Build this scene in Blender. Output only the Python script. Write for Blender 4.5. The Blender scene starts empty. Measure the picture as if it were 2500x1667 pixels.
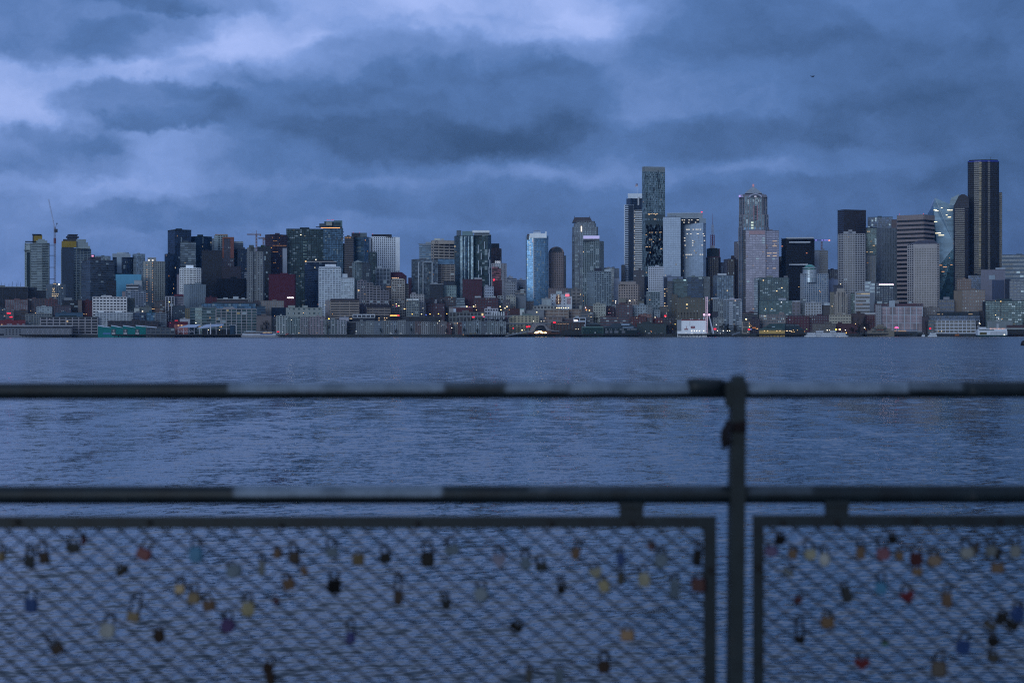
import bpy, math, random
import numpy as np
from mathutils import Vector, Matrix
random.seed(7)
SC = bpy.context.scene
COL = SC.collection
R = math.radians
# measured frame of the photograph (2500 x 1667): focal length in pixels, horizon row, eye height above the water
F, HX, HY, HC = 4500.0, 1250.0, 813.0, 6.0
def wx(px, Y): return (px - HX) / F * Y
def wz(py, Y): return HC - (py - HY) / F * Y
def srgb(r, g, b):
    f = lambda c: (c/255)/12.92 if c/255 <= .04045 else ((c/255+.055)/1.055)**2.4
    return (f(r), f(g), f(b))

# ---------------------------------------------------------------- materials
class NT:
    def __init__(s, tree):
        s.t = tree; s.n = tree.nodes; s.l = tree.links
    def new(s, typ, **kw):
        n = s.n.new(typ)
        for k, v in kw.items(): setattr(n, k, v)
        return n
    def put(s, sock, v):
        if isinstance(v, bpy.types.NodeSocket): s.l.new(v, sock)
        elif v is not None: sock.default_value = v
    def math(s, op, a, b=None, c=None, clamp=False):
        n = s.new('ShaderNodeMath', operation=op, use_clamp=clamp)
        s.put(n.inputs[0], a); s.put(n.inputs[1], b); s.put(n.inputs[2], c)
        return n.outputs[0]
    def vec(s, op, a, b=None):
        n = s.new('ShaderNodeVectorMath', operation=op)
        s.put(n.inputs[0], a); s.put(n.inputs[1], b)
        return n.outputs['Value'] if op in ('DOT_PRODUCT', 'LENGTH') else n.outputs[0]
    def smooth(s, v, a, b, lo=0., hi=1.):
        n = s.new('ShaderNodeMapRange', interpolation_type='SMOOTHSTEP')
        s.put(n.inputs[0], v); s.put(n.inputs[1], a); s.put(n.inputs[2], b); s.put(n.inputs[3], lo); s.put(n.inputs[4], hi)
        return n.outputs[0]
    def noise(s, v, scale, detail=4, rough=.5, dist=0.):
        n = s.new('ShaderNodeTexNoise')
        s.put(n.inputs['Vector'], v); n.inputs['Scale'].default_value = scale
        n.inputs['Detail'].default_value = detail; n.inputs['Roughness'].default_value = rough
        n.inputs['Distortion'].default_value = dist
        return n
    def ramp(s, fac, stops, interp='LINEAR'):
        n = s.new('ShaderNodeValToRGB'); cr = n.color_ramp; cr.interpolation = interp
        while len(cr.elements) < len(stops): cr.elements.new(.5)
        for e, (p, c) in zip(cr.elements, stops):
            e.position = p; e.color = (*c, 1) if len(c) == 3 else c
        s.put(n.inputs[0], fac); return n.outputs[0]
    def mix(s, fac, a, b, blend='MIX'):
        n = s.new('ShaderNodeMix', data_type='RGBA', blend_type=blend)
        s.put(n.inputs[0], fac); s.put(n.inputs[6], a if isinstance(a, bpy.types.NodeSocket) else (*a, 1))
        s.put(n.inputs[7], b if isinstance(b, bpy.types.NodeSocket) else (*b, 1))
        return n.outputs[2]
_M = {}
def new_mat(name):
    m = bpy.data.materials.new(name); m.use_nodes = True
    t = NT(m.node_tree); p = m.node_tree.nodes['Principled BSDF']
    return m, t, p
CITY = False
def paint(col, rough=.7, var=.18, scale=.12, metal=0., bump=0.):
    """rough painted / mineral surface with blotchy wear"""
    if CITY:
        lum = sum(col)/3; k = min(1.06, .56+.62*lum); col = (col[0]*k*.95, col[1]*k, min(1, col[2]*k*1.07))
    key = ('paint', tuple(round(c, 3) for c in col), rough, var, scale, metal)
    if key in _M: return _M[key]
    m, t, p = new_mat('painted_surface')
    g = t.new('ShaderNodeNewGeometry').outputs['Position']
    n1 = t.noise(g, scale, 5, .6).outputs[0]
    n2 = t.noise(t.vec('MULTIPLY', g, (1, 1, .15)), scale*6, 3, .6).outputs[0]
    f = t.math('ADD', t.math('MULTIPLY', n1, .6), t.math('MULTIPLY', n2, .4))
    c = t.ramp(f, [(.3, tuple(x*(1-var) for x in col)), (.7, tuple(min(1, x*(1+var)) for x in col))])
    t.put(p.inputs['Base Color'], c)
    p.inputs['Roughness'].default_value = rough; p.inputs['Metallic'].default_value = metal; p.inputs['Specular IOR Level'].default_value = .2
    _M[key] = m; return m
def glass(tint, refl=.35, rough=.15, fh=3.6, bw=3.5, var=.5, pale=.08, palecol=None):
    """window glass behind a facade: every bay of every storey reflects a little differently, some have blinds"""
    fh = round(fh, 2); bw = round(bw, 2)
    key = ('glass', tuple(round(c, 3) for c in tint), refl, rough, fh, bw, var, pale, palecol)
    if key in _M: return _M[key]
    m, t, p = new_mat('window_glass')
    tc = t.new('ShaderNodeTexCoord').outputs['Object']
    sx = t.new('ShaderNodeSeparateXYZ'); t.put(sx.inputs[0], tc)
    h = t.math('FLOOR', t.math('DIVIDE', t.math('ADD', sx.outputs[0], t.math('MULTIPLY', sx.outputs[1], .83)), bw))
    v = t.math('FLOOR', t.math('DIVIDE', sx.outputs[2], fh))
    cb = t.new('ShaderNodeCombineXYZ'); t.put(cb.inputs[0], h); t.put(cb.inputs[1], v)
    wn = t.new('ShaderNodeTexWhiteNoise', noise_dimensions='3D'); t.put(wn.inputs[0], cb.outputs[0])
    w = wn.outputs[0]
    big = t.noise(tc, .03, 3, .5).outputs[0]
    w2 = t.math('ADD', t.math('MULTIPLY', w, .75), t.math('MULTIPLY', big, .25))
    lo = tuple(c*(1-var) for c in tint); hi = tuple(min(1, c*(1+var)) for c in tint)
    pc = palecol or (.25, .32, .36)
    c = t.ramp(w2, [(.15, lo), (.75, hi)])
    c = t.mix(t.math('GREATER_THAN', w, 1-pale), c, pc)
    t.put(p.inputs['Base Color'], c)
    p.inputs['Metallic'].default_value = refl; p.inputs['Roughness'].default_value = rough*1.4
    p.inputs['IOR'].default_value = 1.5
    _M[key] = m; return m
def glow(col, strength):
    key = ('glow', col, strength)
    if key in _M: return _M[key]
    m, t, p = new_mat('lit_lamp')
    p.inputs['Base Color'].default_value = (*[min(c, .8)*(.12 if strength < .44 else .6) for c in col], 1)
    p.inputs['Emission Color'].default_value = (*col, 1); p.inputs['Emission Strength'].default_value = strength
    m.cycles.emission_sampling = 'NONE'
    _M[key] = m; return m
WARM, AMBER, COOL, REDL, PINK = (1, .62, .3), (1, .45, .12), (.85, .95, 1), (1, .01, .04), (1, .35, .6)

# ---------------------------------------------------------------- mesh helpers
class MB:
    def __init__(s): s.v = []; s.f = []
    def add(s, vs, fs):
        b = len(s.v); s.v.extend(vs); s.f.extend([tuple(b+i for i in f) for f in fs]); return s
    def box(s, x0, x1, y0, y1, z0, z1):
        return s.add([(x0,y0,z0),(x1,y0,z0),(x1,y1,z0),(x0,y1,z0),(x0,y0,z1),(x1,y0,z1),(x1,y1,z1),(x0,y1,z1)],
                     [(0,3,2,1),(4,5,6,7),(0,1,5,4),(1,2,6,5),(2,3,7,6),(3,0,4,7)])
    def prism(s, poly, z0, z1, top=None):
        n = len(poly); tp = top or poly
        return s.add([(x,y,z0) for x,y in poly]+[(x,y,z1) for x,y in tp],
                     [tuple(range(n-1,-1,-1)), tuple(range(n,2*n))]+[(i,(i+1)%n,n+(i+1)%n,n+i) for i in range(n)])
    def tube(s, a, b, r, n=8, r2=None):
        a, b = Vector(a), Vector(b); d = (b-a).normalized(); r2 = r if r2 is None else r2
        u = d.orthogonal().normalized(); w = d.cross(u)
        vs = []
        for p, rr in ((a, r), (b, r2)):
            for i in range(n):
                q = 2*math.pi*i/n; vs.append(tuple(p+u*math.cos(q)*rr+w*math.sin(q)*rr))
        return s.add(vs, [tuple(range(n-1,-1,-1)), tuple(range(n,2*n))]+[(i,(i+1)%n,n+(i+1)%n,n+i) for i in range(n)])
    def path(s, pts, r, n=8, closed=False):
        """tube along a polyline"""
        P = [Vector(p) for p in pts]; m = len(P); vs = []; ref = None
        for i, p in enumerate(P):
            a = P[(i-1) % m] if closed or i > 0 else p; b = P[(i+1) % m] if closed or i < m-1 else p
            d = (b-a).normalized()
            if ref is None: ref = d.orthogonal().normalized()
            u = (ref - d*ref.dot(d)).normalized(); ref = u; w = d.cross(u)
            vs += [tuple(p+u*math.cos(2*math.pi*k/n)*r+w*math.sin(2*math.pi*k/n)*r) for k in range(n)]
        fs = []
        for i in range(m if closed else m-1):
            j = (i+1) % m
            fs += [(i*n+k, i*n+(k+1)%n, j*n+(k+1)%n, j*n+k) for k in range(n)]
        if not closed: fs += [tuple(range(n-1,-1,-1)), tuple(range((m-1)*n, m*n))]
        return s.add(vs, fs)
    def lathe(s, prof, n=16, c=(0,0,0)):
        vs = []; m = len(prof)
        for r, z in prof: vs += [(c[0]+r*math.cos(2*math.pi*k/n), c[1]+r*math.sin(2*math.pi*k/n), c[2]+z) for k in range(n)]
        fs = [(i*n+k, i*n+(k+1)%n, (i+1)*n+(k+1)%n, (i+1)*n+k) for i in range(m-1) for k in range(n)]
        return s.add(vs, fs+[tuple(range(n-1,-1,-1)), tuple(range((m-1)*n, m*n))])
    def strip(s, p0, p1, a0, a1, z0, z1, t, back=.0):
        """a slab standing t proud of the edge p0-p1 between a0 and a1 along it"""
        dx, dy = p1[0]-p0[0], p1[1]-p0[1]; L = math.hypot(dx, dy); dx /= L; dy /= L; nx, ny = dy, -dx
        P = lambda a, o, z: (p0[0]+dx*a+nx*o, p0[1]+dy*a+ny*o, z)
        return s.add([P(a0,-back,z0),P(a1,-back,z0),P(a1,t,z0),P(a0,t,z0),P(a0,-back,z1),P(a1,-back,z1),P(a1,t,z1),P(a0,t,z1)],
                     [(3,2,6,7),(0,1,2,3),(4,7,6,5),(0,3,7,4),(2,1,5,6)])
    def build(s, name, mat, parent=None, smooth=False):
        me = bpy.data.meshes.new(name); me.from_pydata(s.v, [], s.f); me.update()
        if mat: me.materials.append(mat)
        if smooth: me.polygons.foreach_set('use_smooth', [True]*len(me.polygons))
        o = bpy.data.objects.new(name, me); COL.objects.link(o)
        if parent: o.parent = parent
        return o
def tag(o, label=None, cat=None, group=None, kind=None):
    if label: o['label'] = label
    if cat: o['category'] = cat
    if group: o['group'] = group
    if kind: o['kind'] = kind
    return o
def thing(name, loc, label, cat, group=None, rz=0.):
    o = bpy.data.objects.new(name, None); COL.objects.link(o); o.empty_display_size = .2
    o.location = loc; o.rotation_euler = (0, 0, rz); return tag(o, label, cat, group)
def copy_tree(o, parent=None):
    c = o.copy(); COL.objects.link(c)
    if parent: c.parent = parent
    for ch in [x for x in o.children]: copy_tree(ch, c)
    return c

# ---------------------------------------------------------------- camera
cam = bpy.data.cameras.new('camera'); co = bpy.data.objects.new('camera', cam); COL.objects.link(co)
co.location = (0, 0, HC); co.rotation_euler = (R(90), R(.05), 0)
cam.sensor_width = 36; cam.lens = 36*F/2500; cam.shift_y = (HY-1667/2)/2500
cam.clip_start = .1; cam.clip_end = 60000
cam.dof.use_dof = True; cam.dof.focus_distance = 2900; cam.dof.aperture_fstop = 3.7
SC.camera = co
SC.view_settings.view_transform = 'Standard'; SC.view_settings.look = 'None'
SC.view_settings.exposure = 0; SC.view_settings.gamma = 1
SC.render.engine = 'CYCLES'
SC.cycles.use_denoising = False
SC.cycles.pixel_filter_type = 'BLACKMAN_HARRIS'; SC.cycles.filter_width = 1.15
SC.cycles.max_bounces = 6; SC.cycles.diffuse_bounces = 2; SC.cycles.glossy_bounces = 3; SC.cycles.volume_bounces = 0
SC.cycles.sample_clamp_indirect = .7

# ---------------------------------------------------------------- sky: dusk, broken cloud
W = bpy.data.worlds.new('World'); SC.world = W; W.use_nodes = True
t = NT(W.node_tree); bg = W.node_tree.nodes['Background']; outp = W.node_tree.nodes['World Output']
d = t.new('ShaderNodeTexCoord').outputs['Generated']
sep = t.new('ShaderNodeSeparateXYZ'); t.put(sep.inputs[0], d)
X_, Y_, Z_ = sep.outputs
az = t.math('ARCTAN2', X_, Y_); el = t.math('ARCSINE', Z_)
def cmb(a, b, c=0.):
    n = t.new('ShaderNodeCombineXYZ'); t.put(n.inputs[0], a); t.put(n.inputs[1], b); t.put(n.inputs[2], c); return n.outputs[0]
P0 = cmb(az, el)                                   # azimuth, elevation of the direction
w1 = t.noise(t.vec('MULTIPLY', P0, (1, 1.5, 1)), 9, 5, .55); w2 = t.noise(t.vec('MULTIPLY', P0, (1, 1.4, 1)), 34, 4, .6)
w3 = t.noise(P0, 95, 4, .6)
warp = t.vec('ADD', t.vec('MULTIPLY', t.vec('SUBTRACT', w3.outputs['Color'], (.5,.5,.5)), (.010, .008, 0)), t.vec('ADD', t.vec('MULTIPLY', t.vec('SUBTRACT', w1.outputs['Color'], (.5,.5,.5)), (.036, .026, 0)),
             t.vec('MULTIPLY', t.vec('SUBTRACT', w2.outputs['Color'], (.5,.5,.5)), (.024, .018, 0))))
PW = t.vec('ADD', P0, warp)
def cpos(x, y):    # cloud centre measured on a 2352-wide view of the photograph -> azimuth, elevation
    return (math.atan((x*1.063-HX)/F), math.atan((HY-y*1.063)/F))
BL = [ # x, y, half width, half height, amount, softness
 (700,40,820,120,.20,.55),(560,150,330,80,.12,.5),(1180,25,330,70,.16,.5),(1330,90,110,60,.08,.5),(120,215,330,80,.13,.5),(20,300,170,80,.10,.6),
 (170,60,290,100,-.30,.30),(330,110,190,50,-.10,.35),(420,5,250,40,-.18,.4),
 (960,230,440,150,-.17,.20),(1060,120,330,75,-.08,.25),(740,170,190,80,-.10,.3),(1430,150,240,70,-.03,.4),(830,340,430,75,-.12,.4),(1080,310,300,80,-.04,.6),
 (350,255,190,62,-.24,.3),(440,190,90,50,-.10,.3),(70,370,230,62,-.17,.4),(200,330,170,40,-.05,.4),(300,415,170,36,.10,.6),(400,350,110,36,.10,.5),
 (1500,330,420,60,-.11,.5),(1500,225,330,60,.07,.6),(1900,380,260,34,.10,.6),(1450,400,350,36,.07,.6),(1720,60,260,80,-.12,.35),
 (2200,330,380,130,-.14,.5),(1960,170,360,95,-.09,.4),(2280,40,260,120,-.04,.6),(2380,440,300,70,-.06,.6),
 (650,470,260,45,-.07,.4),(1150,470,330,50,-.06,.5),(180,440,220,30,.07,.5),(330,500,170,35,-.08,.4),(1000,525,220,26,.05,.6),(1650,440,240,34,-.05,.5),
 (1150,640,1700,160,-.15,.9),(1000,140,400,65,.09,.5),(420,120,120,60,.08,.5)]
xn = t.math('DIVIDE', az, .278)                    # -1 .. 1 across the picture
L = t.math('SUBTRACT', .60, t.math('MULTIPLY', t.math('MINIMUM', t.math('MAXIMUM', xn, -1.2), 1.3), .145))
for (x, y, sx, sy, amp, soft) in BL:
    a0, e0 = cpos(x, y); k = 1.063/F
    ln = t.vec('LENGTH', t.vec('MULTIPLY', t.vec('SUBTRACT', PW, (a0, e0, 0)), (1/(sx*k), 1/(sy*k), 0)))
    L = t.math('ADD', L, t.smooth(ln, 1+soft*.62, 1-soft*.62, 0., amp))
n1 = t.noise(t.vec('MULTIPLY', PW, (1, 1.35, 1)), 24, 6, .62).outputs[0]
n2 = t.noise(t.vec('MULTIPLY', PW, (1, 1.7, 1)), 9, 4, .5).outputs[0]
L = t.math('ADD', L, t.math('MULTIPLY', t.math('SUBTRACT', n1, .5), .40))
L = t.math('ADD', L, t.math('MULTIPLY', t.math('SUBTRACT', n2, .5), .22))
L = t.math('ADD', .5, t.math('MULTIPLY', t.math('SUBTRACT', L, .52), .84))
# higher up than the picture the cloud deck opens and is brighter
L = t.math('ADD', L, t.smooth(el, .16, .40, 0., .42))
front0 = t.ramp(L, [(0., srgb(31,50,84)), (.25, srgb(55,80,122)), (.5, srgb(85,117,172)), (.75, srgb(127,156,216)), (1., srgb(176,195,250))])
front = t.mix(t.smooth(el, .17, .5), front0, (.29,.41,.66))
# towards the set sun (behind the viewer) the sky stays lighter and warmer
back = t.smooth(Y_, .25, -.75)
low = t.smooth(el, .9, .0)
backcol = t.mix(low, (.24,.38,.64), (.56,.68,.85))
bn = t.noise(d, 3.0, 4, .55).outputs[0]
backcol = t.mix(t.smooth(bn, .35, .7), backcol, (.20,.25,.38))
col = t.mix(back, front, backcol)
t.put(bg.inputs[0], col); bg.inputs[1].default_value = 1.0
sky = t.new('ShaderNodeTexSky', sky_type='NISHITA'); sky.sun_disc = False
SUN_EL, SUN_AZ = R(3), R(200)
sky.sun_elevation = SUN_EL; sky.sun_rotation = SUN_AZ; sky.altitude = 0; sky.air_density = 1.5; sky.dust_density = .6; sky.ozone_density = 3
bg2 = t.new('ShaderNodeBackground'); t.put(bg2.inputs[0], t.mix(1., sky.outputs[0], (.13,.26,.5), 'MULTIPLY')); bg2.inputs[1].default_value = .05
ad = t.new('ShaderNodeAddShader'); t.l.new(bg.outputs[0], ad.inputs[0]); t.l.new(bg2.outputs[0], ad.inputs[1])
t.l.new(ad.outputs[0], outp.inputs[0])
W.cycles.sampling_method = 'MANUAL'; W.cycles.sample_map_resolution = 512
sun = bpy.data.lights.new('sun', 'SUN'); sun.energy = 1.08; sun.angle = R(25); sun.color = (.78, .90, 1.)
so = bpy.data.objects.new('sun', sun); COL.objects.link(so)
sd = Vector((math.sin(SUN_AZ)*math.cos(R(14)), math.cos(SUN_AZ)*math.cos(R(14)), math.sin(R(14))))
so.rotation_euler = sd.to_track_quat('Z', 'Y').to_euler()

# ---------------------------------------------------------------- water
def make_water():
    rows_px = np.concatenate([np.linspace(6*F/2900, 60, 130), np.linspace(60, 900, 800)[1:]])
    Y = HC*F/rows_px                                  # far to near
    nc = 620; u = np.linspace(-.36, .36, nc)
    YY, UU = np.meshgrid(Y, u, indexing='ij'); XX = YY*UU
    # keep far columns as they are; x offset keeps wave phases irregular
    rng = np.random.RandomState(3); Z = np.zeros_like(XX)
    dY = np.abs(np.gradient(Y))[:, None]
    for i in range(70):
        lam = .11*(1.066**i)*(1+.2*rng.rand()); ang = math.radians(90+rng.normal(0, 34)+18)
        k = 2*math.pi/lam; kx, ky = k*math.cos(ang), k*math.sin(ang)
        slope = .031*(1.0 if lam < 1. else (1./lam)**1.05)
        amp = slope/k
        gate = np.clip(lam/(2.2*dY), 0, 1)**2
        ph = kx*XX+ky*YY+rng.rand()*6.28
        Z += gate*amp*(np.sin(ph)+.25*np.cos(2*ph))
    gust = .62+.38*np.sin(XX*.05+2*np.sin(YY*.021))*np.sin(YY*.07+1.3*np.sin(XX*.03))
    Z *= gust*1.1
    n, m = XX.shape
    co = np.stack([XX, YY, Z], -1).reshape(-1, 3)
    idx = np.arange(n*m).reshape(n, m)
    q = np.stack([idx[1:, :-1], idx[1:, 1:], idx[:-1, 1:], idx[:-1, :-1]], -1).reshape(-1, 4)
    # flat skirt beyond the sculpted part
    base = len(co)
    me = bpy.data.meshes.new('water')
    me.vertices.add(len(co)); me.vertices.foreach_set('co', co.ravel())
    me.loops.add(q.size); me.loops.foreach_set('vertex_index', q.ravel().astype(np.int32))
    me.polygons.add(len(q)); me.polygons.foreach_set('loop_start', np.arange(0, q.size, 4, dtype=np.int32))
    me.polygons.foreach_set('loop_total', np.full(len(q), 4, dtype=np.int32))
    me.update(calc_edges=True); me.polygons.foreach_set('use_smooth', np.ones(len(q), dtype=bool))
    return me
mw, t, p = new_mat('sea_water')
g = t.new('ShaderNodeNewGeometry')
pos = g.outputs['Position']
def slopes(sc, strength):
    c = t.noise(pos, sc, 2, .6).outputs['Color']
    return t.vec('MULTIPLY', t.vec('SUBTRACT', c, (.5,.5,.5)), strength)
sy = t.new('ShaderNodeSeparateXYZ'); t.put(sy.inputs[0], pos)
gn = t.noise(t.vec('MULTIPLY', pos, (.35, 1., 1.)), .009, 4, .6).outputs[0]   # gust patches
far = t.smooth(sy.outputs[1], 30., 260.)
gst = t.smooth(gn, .3, .7, .7, 1.2)
nn = t.vec('ADD', slopes(5.5, (.25,.33,0)), slopes(1.7, (.22,.33,0)))
n3 = t.new('ShaderNodeVectorMath', operation='SCALE'); t.put(n3.inputs[0], slopes(.45, (.5,.9,0))); t.put(n3.inputs['Scale'], far)
nn = t.vec('ADD', nn, n3.outputs[0])
st_ = t.noise(t.vec('MULTIPLY', pos, (.16, .013, 1)), 1., 7, .72).outputs['Color']       # wind streaks
nn = t.vec('ADD', nn, t.vec('MULTIPLY', t.vec('SUBTRACT', st_, (.5,.5,.5)), (.10, .42, 0)))
fade = t.smooth(sy.outputs[1], 90., 1300., 1., .5)
bias = t.math('MULTIPLY', t.smooth(sy.outputs[1], 60., 1500.), -.11)    # facets turned to the shore hide the others at grazing view
cbv = t.new('ShaderNodeCombineXYZ'); t.put(cbv.inputs[1], bias); nn = t.vec('ADD', nn, cbv.outputs[0])
n4 = t.new('ShaderNodeVectorMath', operation='SCALE'); t.put(n4.inputs[0], nn); t.put(n4.inputs['Scale'], t.math('MULTIPLY', gst, fade))
nrm = t.vec('NORMALIZE', t.vec('ADD', g.outputs['Normal'], n4.outputs[0]))
t.put(p.inputs['Normal'], nrm)
p.inputs['Base Color'].default_value = (.006, .022, .045, 1); p.inputs['IOR'].default_value = 1.34
t.put(p.inputs['Roughness'], t.smooth(sy.outputs[1], 20., 500., .10, .20))
me = make_water(); me.materials.append(mw)
wo = bpy.data.objects.new('water', me); COL.objects.link(wo); tag(wo, kind='structure')
# ---------------------------------------------------------------- ground: seabed, waterfront flat, hills (one sheet)
def tz(Y):
    ks = [(2850,4.4),(2920,4.6),(3300,30),(3800,56),(4300,92),(5000,112),(5600,95),(9000,60),(14000,60)]
    if Y <= ks[0][0]: return ks[0][1]
    for (a, za), (b, zb) in zip(ks, ks[1:]):
        if Y <= b:
            q = (Y-a)/(b-a); return za+(zb-za)*q
    return 60
def hill(X, Y):
    s = max(0, min(1, (Y-3900)/700))
    return tz(Y)+s*(10*math.sin(X*.0021+1)+7*math.sin(X*.0063)+4*math.sin(X*.013+Y*.004))-s*max(0, X-100)*.018 - s*max(0, -X-300)*.05
mb = MB(); xs = np.linspace(-6000, 6000, 121); ys = [2855,2880,2920,3000,3100,3200,3300,3400,3500,3650,3800,3900,4000,4100,4200,4300,4500,4700,5000,5600,7000,9000,14000]
vv = [(x, y, hill(x, y)) for y in ys for x in xs]; nx = len(xs)
mb.add(vv, [(j*nx+i, j*nx+i+1, (j+1)*nx+i+1, (j+1)*nx+i) for j in range(len(ys)-1) for i in range(nx-1)])
tag(mb.build('hills', paint((.07,.075,.07), .9, .4, .02)), kind='structure')
MB().box(-6000, 6000, -3000, 3100, -14, -8).build('seabed', paint((.03,.04,.05), .9)) ; tag(bpy.data.objects['seabed'], kind='structure')
b = MB()
b.box(-3000, 3000, 2851, 2856, -9, 4.4)
tag(b.build('seawall', paint((.035,.04,.045), .9, .35, .05)), kind='structure')

# ================================================================ foreground: pier deck, rail, mesh panels, love locks
FY = 5.2                                            # distance of the rail from the camera
K = FY/F
def fx(px): return (px-HX)*K
def fz(py): return HC-(py-HY)*K
mb = MB(); mb.box(-14, 14, -12, FY+.16, 4.30, 4.80)
tag(mb.build('pier_deck', paint((.13,.12,.11), .85, .3, 2.)), kind='structure')
mb = MB()
for x in range(-13, 14, 3): mb.tube((x, FY-.4, -7), (x, FY-.4, 4.31), .16, 12)
tag(mb.build('pier_piles', paint((.06,.055,.05), .9)), kind='structure')

def rail_paint(name, spans, zc, r):
    """dark green paint, worn to pale bare metal along the top of certain stretches"""
    m, t, p = new_mat(name)
    pos = t.new('ShaderNodeTexCoord').outputs['Object']
    s = t.new('ShaderNodeSeparateXYZ'); t.put(s.inputs[0], pos)
    nz = t.noise(t.vec('MULTIPLY', pos, (1, 1, 1)), 9, 5, .65).outputs[0]
    x = t.math('ADD', s.outputs[0], t.math('MULTIPLY', t.math('SUBTRACT', nz, .5), .01))
    tot = None
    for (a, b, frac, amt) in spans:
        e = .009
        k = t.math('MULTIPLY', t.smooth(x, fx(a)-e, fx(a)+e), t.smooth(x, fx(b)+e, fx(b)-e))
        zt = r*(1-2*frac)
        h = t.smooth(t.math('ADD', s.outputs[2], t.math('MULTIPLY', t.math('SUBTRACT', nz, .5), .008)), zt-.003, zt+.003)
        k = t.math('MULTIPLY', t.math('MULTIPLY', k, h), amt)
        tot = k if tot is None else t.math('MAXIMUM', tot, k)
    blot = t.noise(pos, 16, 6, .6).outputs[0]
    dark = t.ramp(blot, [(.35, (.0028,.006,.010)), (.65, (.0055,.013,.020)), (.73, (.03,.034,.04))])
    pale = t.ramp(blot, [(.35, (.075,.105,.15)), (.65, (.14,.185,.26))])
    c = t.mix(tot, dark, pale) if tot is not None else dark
    t.put(p.inputs['Base Color'], c); p.inputs['Roughness'].default_value = .5; p.inputs['Specular IOR Level'].default_value = .25
    return m
frame_m = rail_paint('dark_green_paint', [], 0, 1)
rail = thing('guard_rail', (0, FY, 4.80), 'dark green tubular metal guard rail with one post, worn pale along its top', 'railing')
def zr(py): return fz(py)-4.80
tr, mr = 20.5*K, 22.5*K
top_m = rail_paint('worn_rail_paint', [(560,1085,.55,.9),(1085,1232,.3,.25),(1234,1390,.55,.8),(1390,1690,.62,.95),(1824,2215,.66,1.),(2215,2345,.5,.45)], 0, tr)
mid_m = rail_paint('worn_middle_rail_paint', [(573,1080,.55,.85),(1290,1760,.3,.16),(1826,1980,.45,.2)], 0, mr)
o = MB().tube((-9, 0, 0), (9, 0, 0), tr, 24).build('top_rail', top_m, rail, True); o.location = (0, 0, zr(953)); o.rotation_euler = (0, R(-.04), 0)
o = MB().tube((-9, 0, 0), (9, 0, 0), mr, 24).build('middle_rail', mid_m, rail, True); o.location = (0, 0, zr(1207))
# post: flat bar, slightly leaning, welded flange at the top
mb = MB()
x0, x1 = fx(1779), fx(1817)
mb.add([(fx(1772),-.045,-.02),(fx(1810),-.045,-.02),(fx(1810),.03,-.02),(fx(1772),.03,-.02),
        (fx(1782),-.045,zr(940)),(fx(1817),-.045,zr(940)),(fx(1817),.03,zr(940)),(fx(1782),.03,zr(940))],
       [(0,3,2,1),(0,1,5,4),(1,2,6,5),(2,3,7,6),(3,0,4,7)])
mb.add([(fx(1782),-.045,zr(940)),(fx(1817),-.045,zr(940)),(fx(1817),.03,zr(940)),(fx(1782),.03,zr(940)),
        (fx(1787),-.035,zr(917)),(fx(1814),-.035,zr(917)),(fx(1814),.02,zr(917)),(fx(1787),.02,zr(917))],
       [(4,5,6,7),(0,1,5,4),(1,2,6,5),(2,3,7,6),(3,0,4,7)])
mb.box(fx(1769), fx(1783), -.04, .0, zr(992), zr(930))
m, t, p = new_mat('post_paint')
pos = t.new('ShaderNodeTexCoord').outputs['Object']; n = t.noise(pos, 14, 6, .65).outputs[0]
t.put(p.inputs['Base Color'], t.ramp(n, [(.3, (.007,.011,.014)), (.60, (.011,.018,.023)), (.74, (.02,.014,.012))])); p.inputs['Roughness'].default_value = .6; p.inputs['Specular IOR Level'].default_value = .2
mb.build('post', m, rail)
mb = MB(); mb.path([(fx(1680),0,0),(fx(1700),0,.003),(fx(1765),0,0)], 23*K, 18)
o = mb.build('rail_sleeve', frame_m, rail, True); o.location = (0, 0, zr(948))
for x, y0, y1, w in ((1541,1226,1262,58),(2042,1222,1260,56)):
    mb = MB(); mb.box(fx(x-w/2), fx(x+w/2), -.012, .012, zr(y1), zr(y0))
    mb.box(fx(x-w/2)-.002, fx(x+w/2)+.002, -.022, .022, zr(y0)-.012, zr(y0)+.001)
    mb.build('bracket', frame_m, rail)
def panel(x0, x1, ztop, bar, side):
    """framed chain-link panel: flat frame, diagonal wires and bolts"""
    X0, X1 = fx(x0), fx(x1); Z1 = zr(ztop); Z0 = -.0; w = bar*K
    mb = MB(); y0, y1 = -.006, .004
    mb.box(X0, X1, y0, y1, Z1-w, Z1)
    mb.box(X0, X1, y0, y1, Z0, Z0+w)
    sw = side*K
    mb.box(X0, X0+sw, y0+.0005, y1-.0005, Z0+w, Z1-w); mb.box(X1-sw, X1, y0+.0005, y1-.0005, Z0+w, Z1-w)
    mb.box(X0, X1, y1-.0015, y1+.03, Z1-.005, Z1-.001)
    pn = mb.build('mesh_panel', frame_m, rail)
    wm = MB(); sx = 55*K; sl = .82
    ax, bx, az_, bz = X0+sw*.4, X1-sw*.4, Z0+w*.4, Z1-w*.4
    for sgn, r, yy in ((-1, .0036, .010), (1, .0022, .014)):
        c = ax-(bz-az_)/sl
        while c < bx+(bz-az_)/sl:
            # line z = bz + sgn*sl*(x-c)
            pts = []
            for x in (ax, bx):
                z = bz+sgn*sl*(x-c)
                if az_-1e-9 <= z <= bz+1e-9: pts.append((x, z))
            for z in (az_, bz):
                x = c+(z-bz)/(sgn*sl)
                if ax < x < bx: pts.append((x, z))
            if len(pts) >= 2:
                pts.sort(); a, b = pts[0], pts[-1]
                if b[0]-a[0] > .02: wm.tube((a[0], yy, a[1]), (b[0], yy, b[1]), r, 6)
            c += sx*random.uniform(.965, 1.035)
    wm.build('wire_mesh', paint((.022,.026,.036), .7, .3, 3.), pn, True)
    return pn
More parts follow.
